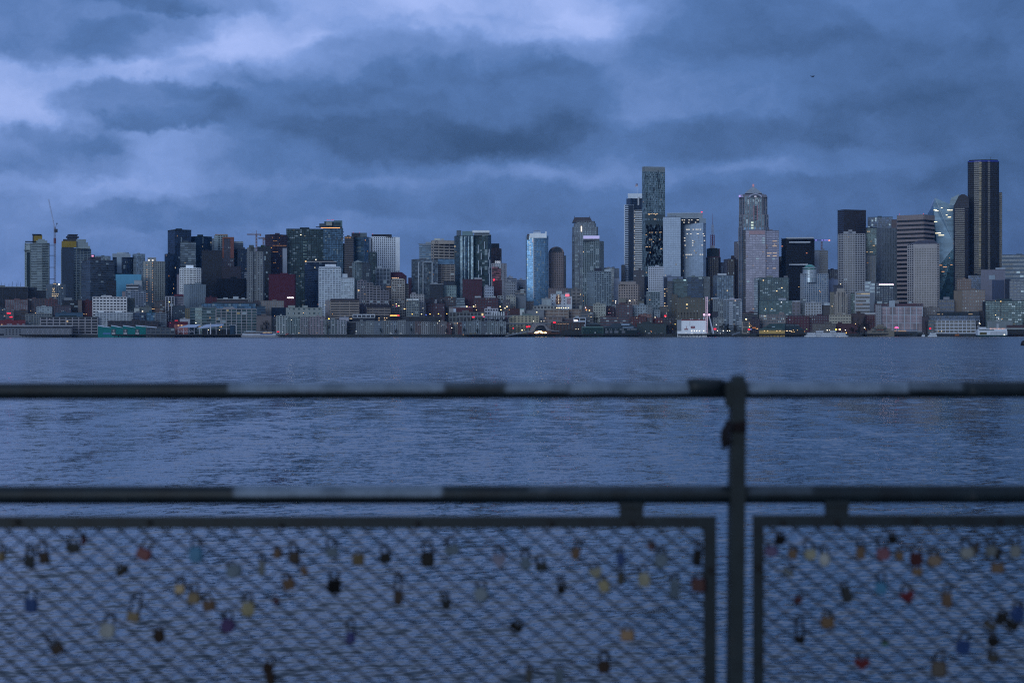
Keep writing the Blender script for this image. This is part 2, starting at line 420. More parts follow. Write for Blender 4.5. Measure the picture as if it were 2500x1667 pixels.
pl = panel(-420, 1748, 1260, 28, 31); pr = panel(1837, 3050, 1258, 28, 27)
def bolt(x, y, par):
    mb = MB(); mb.tube((fx(x), -.016, zr(y)), (fx(x), -.005, zr(y)), .0085, 6); mb.tube((fx(x), -.020, zr(y)), (fx(x), -.016, zr(y)), .0045, 8)
    mb.build('bolt', paint((.006,.006,.008), .6), par)
for x, y in ((43,1272),(365,1273),(687,1281),(1019,1276),(1346,1278),(1541,1278),(1733,1389)): bolt(x, y, pl)
for x, y in ((1910,1276),(2042,1275),(2235,1270),(2440,1272),(1851,1386)): bolt(x, y, pr)
# rag tied round the post
rag = thing('rag', (fx(1795), FY, fz(1040)), 'dark cloth rag tied round the guard rail post below the top rail', 'rag')
mb = MB()
for i in range(5):
    zz = .004*i-.008
    mb.path([(-.024,-.052,zz),(.022,-.053,zz+.006*((i%2)*2-1)+.004),(.026,.03,zz),(-.022,.033,zz+.003),(-.024,-.052,zz)], .0045, 7)
mb.build('knot_band', paint((.010,.007,.010), .95, .4, 8.), rag, True)
mb = MB()
for dx, ln, dy in ((-.028,.055,-.05),(-.036,.062,-.046),(-.022,.048,-.056)):
    mb.path([(dx+.008,dy,.006),(dx-.004,dy-.006,-.01),(dx-.006,dy-.006,-.03),(dx-.001,dy-.004,-ln)], .0062, 7)
mb.build('loose_end', paint((.008,.008,.012), .95, .4, 8.), rag, True)

# padlocks ------------------------------------------------------------
def outline(kind, w, h):
    if kind == 'round':
        return [(w/2*math.cos(a), h/2*math.sin(a)) for a in [2*math.pi*i/20 for i in range(20)]]
    if kind == 'heart':
        pts = []
        for i in range(28):
            a = 2*math.pi*i/28; x = 16*math.sin(a)**3; y = 13*math.cos(a)-5*math.cos(2*a)-2*math.cos(3*a)-math.cos(4*a)
            pts.append((-x/32*w, (y+2.5)/29*h))
        return pts
    r = min(w, h)*(.18 if kind == 'box' else .32); pts = []
    for cx, cy, a0 in ((w/2-r,h/2-r,0),(-w/2+r,h/2-r,90),(-w/2+r,-h/2+r,180),(w/2-r,-h/2+r,270)):
        for k in range(4):
            a = R(a0+30*k); pts.append((cx+r*math.cos(a), cy+r*math.sin(a)))
    return pts
def slab(mb, pts, T, ch):
    n = len(pts); vs = []
    for y, s in ((-T/2, .86), (-T/2+ch, 1), (T/2-ch, 1), (T/2, .86)):
        vs += [(x*s, y, z*s) for x, z in pts]
    fs = [tuple(range(n)), tuple(range(4*n-1, 3*n-1, -1))]
    for j in range(3): fs += [(j*n+i, (j+1)*n+i, (j+1)*n+(i+1)%n, j*n+(i+1)%n) for i in range(n)]
    mb.add(vs, fs)
C_ = {'brass':(.25,.18,.09),'pale yellow':(.34,.29,.15),'orange':(.24,.14,.07),'black':(.006,.006,.008),'dark brown':(.035,.018,.012),
 'brown':(.16,.09,.05),'grey':(.16,.18,.19),'dark grey':(.03,.035,.04),'silver grey':(.3,.32,.36),'turquoise blue':(.0,.20,.42),'blue':(.01,.06,.24),
 'deep blue':(.012,.02,.2),'pale blue':(.12,.18,.25),'purple':(.05,.015,.14),'red':(.16,.01,.02),'dark red':(.07,.01,.015),'pink':(.22,.07,.11),
 'white':(.36,.38,.38),'cream':(.34,.32,.22),'green':(.01,.12,.06),'lilac':(.22,.21,.32)}
LOCKS = [ # panel zoom, x, y, w, h, colour, kind, tilt, shackle px
(0,22,565,56,70,'brass','box',0,50),(0,240,605,84,98,'dark grey','soft',4,85),(0,355,575,80,92,'dark brown','box',-12,80),
(0,580,498,120,84,'dark grey','round',10,30),(0,662,445,40,60,'dark red','soft',0,30),(0,1135,548,118,92,'red','soft',22,85),
(0,1545,552,106,118,'turquoise blue','soft',0,80),(0,968,680,120,60,'black','round',-38,10),(0,1845,680,135,112,'pale blue','round',-30,20),
(0,252,950,100,110,'blue','soft',2,90),(0,1052,1040,100,78,'brass','box',12,160),(0,850,1145,118,118,'white','soft',14,80),
(0,1255,1190,92,116,'dark brown','round',0,20),(0,458,1290,98,80,'dark brown','box',-32,120),(0,1420,822,80,72,'brass','box',4,60),
(0,1530,892,104,88,'brass','soft',0,70),(0,1648,952,100,80,'brown','box',-10,50),(0,1952,980,104,112,'pale yellow','soft',0,80),
(0,1795,1108,116,114,'purple','round',0,70),
(1,130,660,50,120,'grey','soft',0,60),(1,252,545,60,74,'brown','box',0,20),(1,385,575,84,96,'dark brown','box',-6,70),
(1,462,682,56,72,'brown','soft',-30,50),(1,682,535,100,76,'pale blue','soft',-8,80),(1,885,592,92,92,'brass','box',0,20),
(1,1100,578,90,84,'black','soft',-8,60),(1,1430,590,108,124,'black','soft',0,90),(1,1622,518,116,78,'pale blue','soft',-10,70),
(1,1990,610,112,130,'lilac','heart',0,60),(1,340,785,94,84,'brown','box',-16,50),(1,695,800,108,112,'black','soft',0,80),
(1,1198,890,70,120,'dark brown','soft',0,140),(1,1575,945,72,76,'dark grey','soft',-10,80),(1,1850,865,122,116,'pale blue','round',0,60),
(1,245,918,52,44,'dark red','soft',-40,10),(1,825,1208,78,96,'deep blue','round',0,110),(1,178,1440,84,80,'dark brown','soft',20,40),(1,195,1520,70,110,'dark brown','soft',-10,20),
(2,265,625,76,92,'pale blue','soft',0,80),(2,390,650,92,66,'dark grey','soft',-8,60),(2,660,545,66,92,'brown','soft',14,70),
(2,545,825,64,70,'black','soft',0,70),(2,815,705,104,96,'cream','heart',-10,40),(2,882,802,84,98,'pale yellow','soft',-20,40),
(2,1012,592,60,96,'blue','soft',0,40),(2,1012,742,54,100,'black','soft',0,50),(2,1195,752,90,108,'cream','soft',-6,60),
(2,1330,600,112,118,'pale blue','round',0,50),(2,1250,495,62,40,'dark red','soft',30,10),(2,1612,580,66,130,'black','soft',6,60),
(2,1622,795,112,106,'dark red','box',0,40),(2,1435,820,74,150,'pale blue','soft',0,50),(2,190,1122,106,56,'black','soft',28,10),
(2,1066,1188,108,88,'orange','box',0,30),(2,880,1432,100,100,'dark brown','soft',0,80),(2,292,1505,52,110,'dark grey','soft',0,40),(2,530,1510,66,120,'pale blue','soft',0,40),
(3,262,532,110,88,'purple','round',0,30),(3,330,440,84,84,'black','round',0,20),(3,430,552,70,78,'brown','box',0,30),
(3,568,555,94,84,'cream','soft',-10,70),(3,680,595,88,110,'white','round',0,50),(3,390,692,92,44,'grey','soft',34,10),
(3,962,545,70,100,'brown','soft',0,70),(3,1140,552,104,96,'pink','soft',-10,80),(3,1210,437,76,70,'black','round',0,10),
(3,1264,568,68,74,'orange','round',0,20),(3,1396,592,100,104,'dark red','soft',0,50),(3,1404,690,80,56,'orange','box',0,10),
(3,1542,605,120,92,'brown','round',0,50),(3,1800,545,106,90,'grey','soft',-8,80),(3,1860,522,48,90,'dark brown','soft',18,20),
(3,1985,530,90,84,'grey','soft',0,70),(3,2036,562,44,70,'black','soft',12,10),(3,2036,664,104,78,'brown','soft',0,30),(3,2176,535,86,100,'grey','soft',0,80),
(3,850,870,78,126,'dark grey','soft',-14,40),(3,1122,820,92,92,'turquoise blue','soft',0,90),(3,1330,892,120,96,'red','heart',-14,60),
(3,1636,915,78,110,'brown','soft',6,80),(3,470,910,62,54,'dark red','soft',20,10),(3,482,1218,84,60,'black','soft',0,160),
(3,702,1088,104,88,'orange','box',0,50),(3,970,1418,124,100,'red','heart',0,60),(3,1762,1282,112,112,'blue','soft',8,70),
(3,2000,1240,92,84,'black','round',0,20),(3,2000,1368,104,70,'black','round',0,20),(3,1575,1452,120,130,'dark brown','soft',0,70),
(3,2070,1052,92,88,'black','round',0,20),(3,1972,1112,112,56,'black','soft',34,10),(3,2192,1022,112,128,'blue','round',0,40),
(3,2148,1112,96,66,'black','soft',24,10),(3,1150,1256,56,30,'green','soft',0,10)]
shk = paint((.02,.02,.025), .4, .4, 20., .3)
def ordinal(n): return ['first','second','third','fourth','fifth','sixth','seventh','eighth','ninth','tenth','eleventh','twelfth','thirteenth','fourteenth'][n]
info = []
for (z, x, y, w, h, c, kind, tilt, sk) in LOCKS:
    px = (0,600,1200,1800)[z]+x/3.22; py = 1180+y/3.22
    info.append((px, py, w/3.22*K, h/3.22*K, c, kind, tilt, sk/3.22*K))
shapeword = {'box':'square','soft':'rounded','round':'round','heart':'heart-shaped'}
for i, (px, py, w, h, c, kind, tilt, sk) in enumerate(info):
    left = px < 1790; pn = 'the long mesh panel' if left else 'the right mesh panel'
    same = sorted([q for q in info if q[4] == c and q[5] == kind and (q[0] < 1790) == left], key=lambda q: q[0])
    k = same.index(info[i]); lab = f'{c} {shapeword[kind]} padlock'
    if len(same) > 1: lab = (f'{ordinal(k)} from left of the {lab}s on {pn}')
    else: lab = f'the only {lab} on {pn}'
    o = thing('padlock', (fx(px), FY-.012, fz(py)), lab, 'padlock', 'love locks hooked on the mesh panels')
    o.rotation_euler = (R(random.uniform(-6, 6)), R(tilt), R(random.uniform(-18, 18)))
    mb = MB(); slab(mb, outline(kind, w, h), .017, .0035)
    mb.tube((0, -.0095, -h*.18), (0, -.0083, -h*.18), .0028, 8)
    mb.build('body', paint(tuple((v*.8+sum(C_[c])/15)*.46 for v in C_[c]), .38, .25, 25., .35 if c in ('brass','orange','silver grey') else 0.), o)
    r = min(w*.34, .013); s = max(sk, .008); z0 = h/2*.9
    pts = [(-r,0,z0-.004),(-r,0,z0+s-r*.8)]+[(-r*math.cos(R(a)),0,z0+s-r*.8+r*math.sin(R(a))) for a in range(20,180,20)]+[(r,0,z0+s-r*.8),(r,0,z0-.004)]
    MB().path(pts, .0036, 7).build('shackle', shk, o, True)

# ================================================================ the city across the water
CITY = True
FR = {'S1':(0,460,4.1275),'S2':(350,460,4.1275),'S3':(700,460,4.1275),'S4':(1050,460,4.1275),'S5':(1400,390,3.485),'S6':(1750,430,3.824),'S7':(2100,380,3.408)}
for i in range(9): FR['Z%d' % (i+1)] = (250*i, 690, 9.408)
FR['Z10'] = (2250, 690, 9.224)
def PX(fr, x): return FR[fr][0]+x/FR[fr][2]
def PY(fr, y): return FR[fr][1]+y/FR[fr][2]
WH,PG,GR,DG,BK = (.76,.77,.78),(.40,.43,.45),(.24,.26,.28),(.10,.11,.125),(.022,.025,.03)
BE,TN,BR,RB,MR = (.45,.40,.34),(.31,.25,.205),(.15,.105,.09),(.20,.075,.065),(.10,.03,.04)
TE,SK,YL,GG,NV = (.015,.22,.22),(.13,.36,.52),(.34,.23,.03),(.19,.27,.27),(.012,.028,.06)
GL = {'d':((.028,.045,.07),.2,.18),'b':((.07,.14,.23),.45,.16),'p':((.36,.43,.48),.62,.16),'n':((.012,.03,.07),.3,.16),'g':((.03,.06,.07),.28,.18),
      'k':((.008,.011,.018),.09,.2),'m':((.14,.18,.22),.4,.18),'w':((.10,.07,.06),.2,.3),'s':((.22,.30,.38),.6,.14)}
STY = {'grid':dict(sp=.40,pf=.26,bw=4.2,t=.4,fh=3.8),'band':dict(sp=.5,pf=.0,bw=6,t=.4,fh=3.8),'glass':dict(sp=.14,pf=.05,bw=3.2,t=.15,fh=3.9),
       'fin':dict(sp=.18,pf=.36,bw=3.4,t=.6,fh=3.8),'punch':dict(sp=.55,pf=.52,bw=3.8,t=.3,fh=3.6),'balc':dict(sp=.34,pf=.10,bw=7,t=1.4,fh=3.1),'blank':dict(sp=1,pf=1,bw=9,t=.2,fh=4)}
def ground(X, D): return 4.5 if D < 2856 else hill(X, D)
placed = []
def find_slot(a, b, D, dep):
    """walk back until the strip a..b (pixels) x D..D+dep is free of what already stands there"""
    for _ in range(400):
        hit = [q for q in placed if q[0] < b-.6 and q[1] > a+.6 and q[2] < D+dep+1.5 and q[3]+1.5 > D]
        if not hit: break
        D = max(q[3] for q in hit)+2.0
    placed.append((a, b, D, D+dep)); return D
def rect_poly(W, s, dep, th=24):
    if abs(s) < .02: return [(-W/2,0),(W/2,0),(W/2,dep),(-W/2,dep)]
    a = abs(s); t_ = R(min(60, max(th, 24 if a < .35 else 40)))
    c = (-W/2+a*W, 0); fl = (1-a)*W/math.cos(t_); ll = a*W/math.sin(t_)
    A = (c[0]+fl*math.cos(t_), fl*math.sin(t_)); B = (c[0]-ll*math.sin(t_), ll*math.cos(t_)); Cc = (A[0]+B[0]-c[0], A[1]+B[1])
    P = [c, A, Cc, B]
    if s < 0: P = [(-x, y) for x, y in P][::-1]
    return P
def round_poly(W, dep, n=20, flat=0.):
    return [(W/2*math.cos(2*math.pi*i/n), dep/2+dep/2*math.sin(2*math.pi*i/n)) for i in range(n)]
def chamf(W, dep, c):
    return [(-W/2+c,0),(W/2-c,0),(W/2,c),(W/2,dep-c),(W/2-c,dep),(-W/2+c,dep),(-W/2,dep-c),(-W/2,c)]
def edges(poly):
    for i in range(len(poly)):
        p, q = poly[i], poly[(i+1) % len(poly)]; L = math.hypot(q[0]-p[0], q[1]-p[1])
        if L > .05 and -(q[0]-p[0])/L < .35: yield i, p, q, L          # outward normal not pointing away from the bay
def facade(mb, poly, z0, z1, sp, pf, bw, t, fh, slim=False):
    nf = max(1, round((z1-z0)/fh)); h = (z1-z0)/nf
    for i, p, q, L in edges(poly):
        nb = max(1, round(L/bw)); w = L/nb
        if sp > 0:
            for k in range(nf):
                zz = z0+k*h; mb.strip(p, q, 0, L, zz, zz+h*sp, t)
        mb.strip(p, q, 0, L, z1-.25, z1+.3, t*.9+.04)
        if pf > 0:
            pw = w*pf
            for k in range(nb+1):
                a0 = max(0, k*w-pw/2); a1 = min(L, k*w+pw/2)
                if k == 0: a1 = pw/2+.1
                if k == nb: a0 = L-pw/2-.1
                mb.strip(p, q, a0, a1, z0, z1, t+.06)
    return nf, h
_UM = {}
def unit_box(mat):
    if mat.name in _UM: return _UM[mat.name]
    me = MB().box(-.5,.5,-.5,.5,-.5,.5); m = bpy.data.meshes.new('lit_window'); m.from_pydata(me.v, [], me.f); m.materials.append(mat)
    _UM[mat.name] = m; return m
def lit_window(par, p, q, a0, a1, z0, z1, off, col=WARM, e=2.2, name='lit_window'):
    dx, dy = q[0]-p[0], q[1]-p[1]; L = math.hypot(dx, dy); dx /= L; dy /= L; a = (a0+a1)/2
    o = bpy.data.objects.new(name, unit_box(glow(col, e))); COL.objects.link(o); o.parent = par
    o.location = (p[0]+dx*a+dy*off, p[1]+dy*a-dx*off, (z0+z1)/2); o.rotation_euler = (0, 0, math.atan2(dy, dx)); o.scale = (max(.1, a1-a0), .12, max(.1, z1-z0))
    return o
class Bld: pass
def b(fr, x0, x1, top, D, label, style='grid', wall=GR, gl='d', s=0., dep=None, name='office_building', cat='building', lit=0, litcol=None, pent=(), poly=None,
      bot=None, roofcol=None, cap=1.2, group=None, gvar=.45, pale=.06, lit_e=2.2, seed=None, parapet=True, th=24, base=None, **kw):
    a, c = PX(fr, x0), PX(fr, x1); ty = PY(fr, top)
    Wp = (c-a)
    est = Wp/F*D
    if poly is None:
        P = rect_poly(est, s, dep or max(10, min(est*.8, 34)), th)
    else: P = poly(est)
    dd = max(y for x, y in P)
    D2 = find_slot(a, c, D, dd); k = D2/D
    P = [(x*k, y) for x, y in P] if abs(s) < .02 and poly is None else [(x*k, y*k) for x, y in P]
    X = wx((a+c)/2, D2); zg = ground(X, D2) if base is None else base
    H = wz(ty, D2)-zg
    st = dict(STY[style]); st.update({k_: v for k_, v in kw.items() if k_ in st})
    T = thing(name, (X, D2, zg), label, cat, group, -math.atan2(X, D2))
    rnd = random.Random(int(a*13+ty))
    B = Bld(); B.T, B.P, B.H, B.W, B.D, B.X, B.zg = T, P, H, est*k, D2, X, zg
    B.m = lambda px: px/F*D2                       # pixels -> metres at this distance
    B.zz = lambda y: wz(PY(fr, y), D2)-zg          # picture row -> height above the base
    B.xx = lambda x: (PX(fr, x)-(a+c)/2)/F*D2
    wm = paint(wall, .75, .14, .05)
    B.wm = wm
    z0 = -5
    if style == 'blank':
        mb = MB(); mb.prism(P, z0, H); B.wall = mb.build('wall', wm, T)
    else:
        nf = max(1, round(H/st['fh'])); h = H/nf
        tint, refl, ro = GL[gl] if isinstance(gl, str) else gl
        gm = glass(tint, refl, ro, h, st['bw'], gvar, pale)
        core = MB(); core.prism(P, z0, H-.02); core.build('window_glass', gm, T)
        fm = MB(); facade(fm, P, 0, H, st['sp'], st['pf'], st['bw'], st['t'], h)
        for i, p, q, L in edges(P): fm.strip(p, q, 0, L, -4, 0, st['t'])
        B.wall = fm.build('wall', wm, T)
        B.nf, B.h, B.st = nf, h, st
        es = list(edges(P)); tl = sum(e[3] for e in es)
        for _ in range(min(int(lit*.7+.5), 95)):
            r = rnd.random()*tl
            for i, p, q, L in es:
                if r < L: break
                r -= L
            nb = max(1, round(L/st['bw'])); w = L/nb; kx = rnd.randrange(nb); kz = rnd.randrange(nf)
            col = litcol or rnd.choice([WARM, WARM, (1,.75,.45), AMBER, (1,.85,.6)])
            x_ = kx*w+w*st['pf']/2; lw = w*(1-st['pf'])*rnd.choice([.7, .45, .3])
            lit_window(T, p, q, x_, x_+lw, kz*h+h*(st['sp']+.1), kz*h+h*.88, st['t']*.5 if st['t'] < 1 else .15, col, lit_e*rnd.choice([.06,.08,.12,.2,.36]))
    rm = paint(roofcol or tuple(v*.6+.02 for v in wall), .85, .2, .1)
    if parapet:
        cx = sum(x for x, y in P)/len(P); cy = sum(y for x, y in P)/len(P)
        big = [(cx+(x-cx)*1.012, cy+(y-cy)*1.012) for x, y in P]
        MB().prism(big, H+.3 if style != 'blank' else H, H+cap).build('roof', rm, T)
    x_lo = min(x for x, y in P); x_hi = max(x for x, y in P); y_hi = max(y for x, y in P)
    if not pent and B.W > 14 and parapet and cap < 3:
        f0 = rnd.uniform(.15, .5); pent = [(f0, f0+rnd.uniform(.15, .35), rnd.uniform(2.0, 4.5), None)]
    for (f0, f1, hp, pc) in pent:
        q0, q1 = x_lo+f0*(x_hi-x_lo), x_lo+f1*(x_hi-x_lo)
        MB().box(q0, q1, y_hi*.3, y_hi*.65, H+cap-.1, H+cap+B.m(hp)).build('penthouse', paint(pc or tuple(min(1, v*.85) for v in (roofcol or wall)), .8, .15, .2), T)
    return B
def rowlights(B, y, xs, col=WARM, e=4., w=1.5, h=1., fr=None, zy=None):
    """individual lamps along a line of the facade, at picture columns xs and row y of the building's frame"""
    p, q = B.P[0], B.P[1]
    for x in xs:
        X = B.xx(x); z = B.zz(y)
        o = bpy.data.objects.new('lit_window', unit_box(glow(col, round(e*.27, 2)))); COL.objects.link(o); o.parent = B.T
        ymin = min(v for u, v in B.P)
        o.location = (X, ymin-.9, z); o.scale = (w*.8, .2, h*.85)
def block(B, x0, x1, y0, y1, out=.5, th_=1., name='panel', col=None, mat=None, front=None):
    """a solid part on the front of B given in the frame's own picture coordinates"""
    yb = min(v for u, v in B.P) if front is None else front
    return MB().box(B.xx(x0), B.xx(x1), yb-out, yb+th_, B.zz(y1), B.zz(y0)).build(name, mat or paint(col, .75, .14, .05), B.T)

# ---------------------------------------------------------------- piers
pile_me = MB().tube((0,0,-8),(0,0,3.7),.35,8); pm = bpy.data.meshes.new('pile'); pm.from_pydata(pile_me.v, [], pile_me.f); pm.materials.append(paint((.03,.03,.03), .9))
def pier(x0, x1, D0, D1, label, col=(.045,.045,.045)):
    D = D0; X0, X1 = wx(x0, D), wx(x1, D); xc = (X0+X1)/2
    T = thing('pier', (xc, D0, 0), label, 'pier', 'piers along the waterfront')
    m_ = MB().box(X0-xc, X1-xc, 0, D1-D0, 3.6, 4.48); m_.box(X0-xc, X1-xc, -.3, .0, 2.7, 4.6); m_.build('deck', paint(col, .9, .3, .1), T)
    n = max(3, min(60, int((X1-X0)/5)))
    for i in range(n+1):
        o = bpy.data.objects.new('pile', pm); COL.objects.link(o); o.parent = T; o.location = (X0-xc+1+(X1-X0-2)*i/n, .6, 0)
    return T
pier(-60, 170, 2818, 2851.5, 'long dark pier under the patterned grey shed at the left edge')
pier(238, 428, 2824, 2851.5, 'dark pier carrying the teal gabled building')
pier(428, 640, 2824, 2851.5, 'dark pier with the canopies and the white mast')
pier(1135, 1290, 2830, 2851.5, 'low lit pier deck left of the arched stair')
pier(1375, 1560, 2822, 2851.5, 'pier carrying the two dark green sheds')
pier(1655, 1755, 2824, 2851.5, 'pier under the white wall and the big wheel')
pier(1852, 1962, 2820, 2851.5, 'pier with the yellow lit shed front')
pier(2112, 2250, 2822, 2851.5, 'pier carrying the stepped gable restaurant')
pier(2400, 2520, 2834, 2851.5, 'dark pier behind the white ferry at the right')

# ---------------------------------------------------------------- waterfront, left to right
B = b('Z1', -200, 1620, 985, 2822, 'long low grey pier shed with crossed panels at the left edge', 'blank', (.20,.21,.24), dep=26, name='pier_shed', cat='shed', roofcol=(.05,.06,.07), parapet=False, base=4.5)
block(B, -200, 1640, 965, 1000, .9, 27, 'eave', (.33,.33,.36)); block(B, -200, 1640, 1000, 1030, .4, 1, 'gutter', (.03,.03,.04))
mb = MB()
for k in range(9):
    cx = B.xx(640+k*112); w = 4.6; zt, zb = B.zz(1050), B.zz(1190)
    for sg in (-1, 1): mb.tube((cx-sg*w/2, -.1, zb), (cx+sg*w/2, -.1, zt), .35, 4)
mb.build('cross_bracing', paint((.36,.36,.42), .7), B.T)
for r_ in range(3):
    for k in range(5): block(B, 150+k*75, 185+k*75, 1062+r_*50, 1085+r_*50, .06, .2, 'window', (.03,.035,.05))
block(B, 0, 110, 1165, 1200, .1, .2, 'door', (.02,.02,.03))
B = b('Z1', 950, 2230, 790, 2868, 'long concrete frame garage, five open storeys, behind the grey pier shed', 'grid', (.33,.31,.33), 'k', dep=22, fh=4.3, bw=10, sp=.33, pf=.16, t=.6, name='parking_garage', roofcol=(.03,.05,.05), lit=3, pale=0.)
B = b('Z1', -100, 570, 870, 2865, 'red-roofed low shed at the far left behind the pier shed', 'blank', (.22,.05,.06), dep=18, name='warehouse', roofcol=(.25,.05,.06))
for x in (160, 220, 380, 500): block(B, x, x+55, 935, 960, .2, .3, 'window', (.3,.31,.36))
B = b('Z1', 600, 1190, 720, 2900, 'cream and grey terraced apartments above the concrete garage', 'grid', (.26,.27,.27), 'd', dep=18, fh=3.2, bw=4, lit=2, name='apartment_block')
b('Z1', 850, 1190, 555, 2915, 'pale flat-topped apartment block left of the yellow panel', 'grid', (.36,.40,.42), 'm', dep=14, fh=3.2, name='apartment_block')
b('Z1', 1200, 1620, 540, 2930, 'brown low block with a mustard panel behind the garage', 'grid', (.16,.12,.14), 'd', dep=14, fh=3.2, name='apartment_block', lit=1)
B = b('Z1', 1290, 1390, 550, 2925, 'narrow mustard yellow block above the garage roof', 'blank', (.36,.25,.08), dep=6)
b('Z1', 1280, 1900, 690, 2895, 'blue-grey sloping roofed hall behind the concrete garage', 'blank', (.08,.14,.21), dep=16, name='hall')
b('Z1', -120, 130, 580, 2900, 'dim block with red signs at the left edge', 'grid', DG, 'd', dep=20, lit=2)
b('Z1', 130, 630, 390, 2975, 'red and pale brick apartment row at the far left', 'grid', (.24,.14,.14), 'm', dep=16, fh=3.0, bw=4, lit=1, name='apartment_block')
b('Z1', 330, 640, 640, 2935, 'dark low block under the brick apartment row', 'band', BR, 'd', dep=14)
b('Z1', 620, 1080, 370, 2975, 'brown brick apartment row left of centre garage', 'grid', (.17,.125,.13), 'd', dep=16, fh=3.1, bw=4, name='apartment_block')
b('Z1', 1050, 1310, 385, 2965, 'dull red brick flats beside the lit slender block', 'grid', (.20,.09,.09), 'd', dep=16, fh=3.1, name='apartment_block', lit=1)
b('Z1', 1440, 1790, 410, 2960, 'near-black low office with a grey attic right of the lit block', 'band', (.05,.055,.07), 'k', dep=20, pent=[(.1,.6,6,(.25,.27,.3))])
b('Z1', 1790, 1880, 400, 2955, 'narrow tan stair tower beside a red block', 'blank', (.20,.17,.16), dep=10)
B = b('Z1', 1870, 2140, 410, 2950, 'dark red brick block left of the white gridded block', 'punch', (.14,.045,.05), 'k', dep=16, fh=4, pale=0)
rowlights(B, 715, (1930, 1985), WARM, 3, 2, .8)
B = b('S1', 938, 1275, 1095, 2935, 'white concrete gridded office block above the teal pier building', 'grid', (.60,.58,.58), 'k', dep=20, fh=4.6, bw=5.4, sp=.52, pf=.3, pale=0, lit=0)
b('S1', 975, 1340, 1250, 2885, 'white balconied waterfront condominium row above the teal building', 'balc', (.46,.48,.52), 'm', dep=16, fh=2.8, bw=5, sp=.4, pf=.22, name='condominium', lit=3, pent=[(.05,.2,2,WH),(.5,.7,2,WH)])
b('S1', 1095, 1590, 1338, 2862, 'dark flat-roofed terminal hall behind the teal gables', 'grid', (.08,.07,.08), 'k', dep=14, fh=6, bw=9, pale=0, name='hall', lit=1)
b('Z2', 705, 990, 690, 2885, 'navy glass low block with a grey pier, right of the white condominiums', 'glass', (.20,.22,.26), 'n', dep=14, fh=3.6)
b('Z2', 995, 1230, 690, 2890, 'teal and blue low block beside the navy glass one', 'glass', (.05,.14,.20), 'b', dep=14, fh=3.6)
b('Z2', 1225, 1460, 700, 2892, 'grey stepped low block with a curved front', 'balc', (.24,.26,.30), 'd', dep=12, fh=3)
b('Z2', 730, 850, 590, 2905, 'small pale cube house on the slope', 'blank', (.42,.44,.42), dep=8, name='house', cat='house')
b('Z2', 850, 1130, 560, 2912, 'grey-green low building with lit canopy strip', 'blank', (.18,.20,.20), dep=10, name='low_building')
B = b('Z2', 1080, 1400, 590, 2920, 'brown-roofed low restaurant building with orange lamps', 'band', BR, 'w', dep=10, lit=0, name='low_building'); rowlights(B, 595, (1115,1150,1185), WARM, 4, 2, .8)
# teal gabled pier building
B = b('Z2', -90, 1010, 1010, 2827, 'teal pier hall under four white sawtooth roofs', 'blank', TE, dep=20, name='pier_hall', cat='hall', parapet=False, base=4.5)
for k, (xa, xb) in enumerate(((-90,205),(205,470),(470,760),(760,1240))):
    X0, X1 = B.xx(xa), B.xx(xb); zt = B.zz(985); zb = B.zz(1030) if k < 3 else B.zz(1030)
    mb = MB(); mb.add([(X0,-1,zt),(X1,-1,zb),(X1,-1,zb+.25),(X0,-1,zt+.35),(X0,20,zt+1),(X1,20,zb+1),(X1,20,zb+1.3),(X0,20,zt+1.3)],
        [(0,1,2,3),(7,6,5,4),(3,2,6,7),(0,4,5,1),(1,5,6,2),(0,3,7,4)]); mb.build('roof', paint((.62,.63,.68), .6), B.T)
    mb = MB(); mb.add([(X0,-.5,zb-1),(X1,-.5,zb-1),(X0,-.5,zt),(X0,.5,zb-1),(X1,.5,zb-1),(X0,.5,zt)], [(0,1,2),(5,4,3),(0,2,5,3),(1,4,5,2),(0,3,4,1)]); mb.build('gable', paint(TE, .7), B.T)
for x in (255, 520, 790):
    block(B, x-45, x+50, 1060, 1180, .6, .5, 'bay', (.10,.13,.15)); block(B, x-35, x+45, 1140, 1180, .9, .5, 'door', (.42,.40,.42)); block(B, x-10, x+25, 1075, 1125, .9, .4, 'window', (.36,.32,.32))
block(B, 20, 190, 1140, 1180, .5, .4, 'mural', (.10,.22,.42))
B = b('Z2', 1010, 1660, 1045, 2829, 'open grey fish pier shed right of the teal hall', 'grid', (.14,.15,.17), 'd', dep=15, fh=5.5, bw=7, base=4.5, name='pier_shed', lit=2, cat='shed')
B = b('Z2', 1245, 1545, 900, 2858, 'maroon two storey restaurant with a flat roof by the pier', 'blank', (.22,.035,.05), dep=16, name='restaurant'); block(B, 1300, 1480, 925, 965, .2, .2, 'window', (.05,.05,.07))
rowlights(B, 1035, (1360,), PINK, 2, 4, 1.6); rowlights(B, 1030, (1465,), (.3,1,.6), 1, 4, 1.4)
B = b('Z2', 1650, 1960, 955, 2860, 'salmon pink lit lodge under a dark red roof', 'blank', (.42,.16,.14), dep=14, name='restaurant', roofcol=(.15,.03,.05), cap=4.5); rowlights(B, 975, (1748,1820), WARM, 3, 3, 1.4)
B = b('Z2', 1530, 1660, 900, 2866, 'dark red block squeezed between the maroon and salmon restaurants', 'blank', (.12,.03,.05), dep=10)
b('Z2', 1780, 2010, 830, 2885, 'low pale roofed shed with a bright fascia left of the glass office', 'blank', (.42,.42,.46), dep=9, name='low_building', cap=.6)
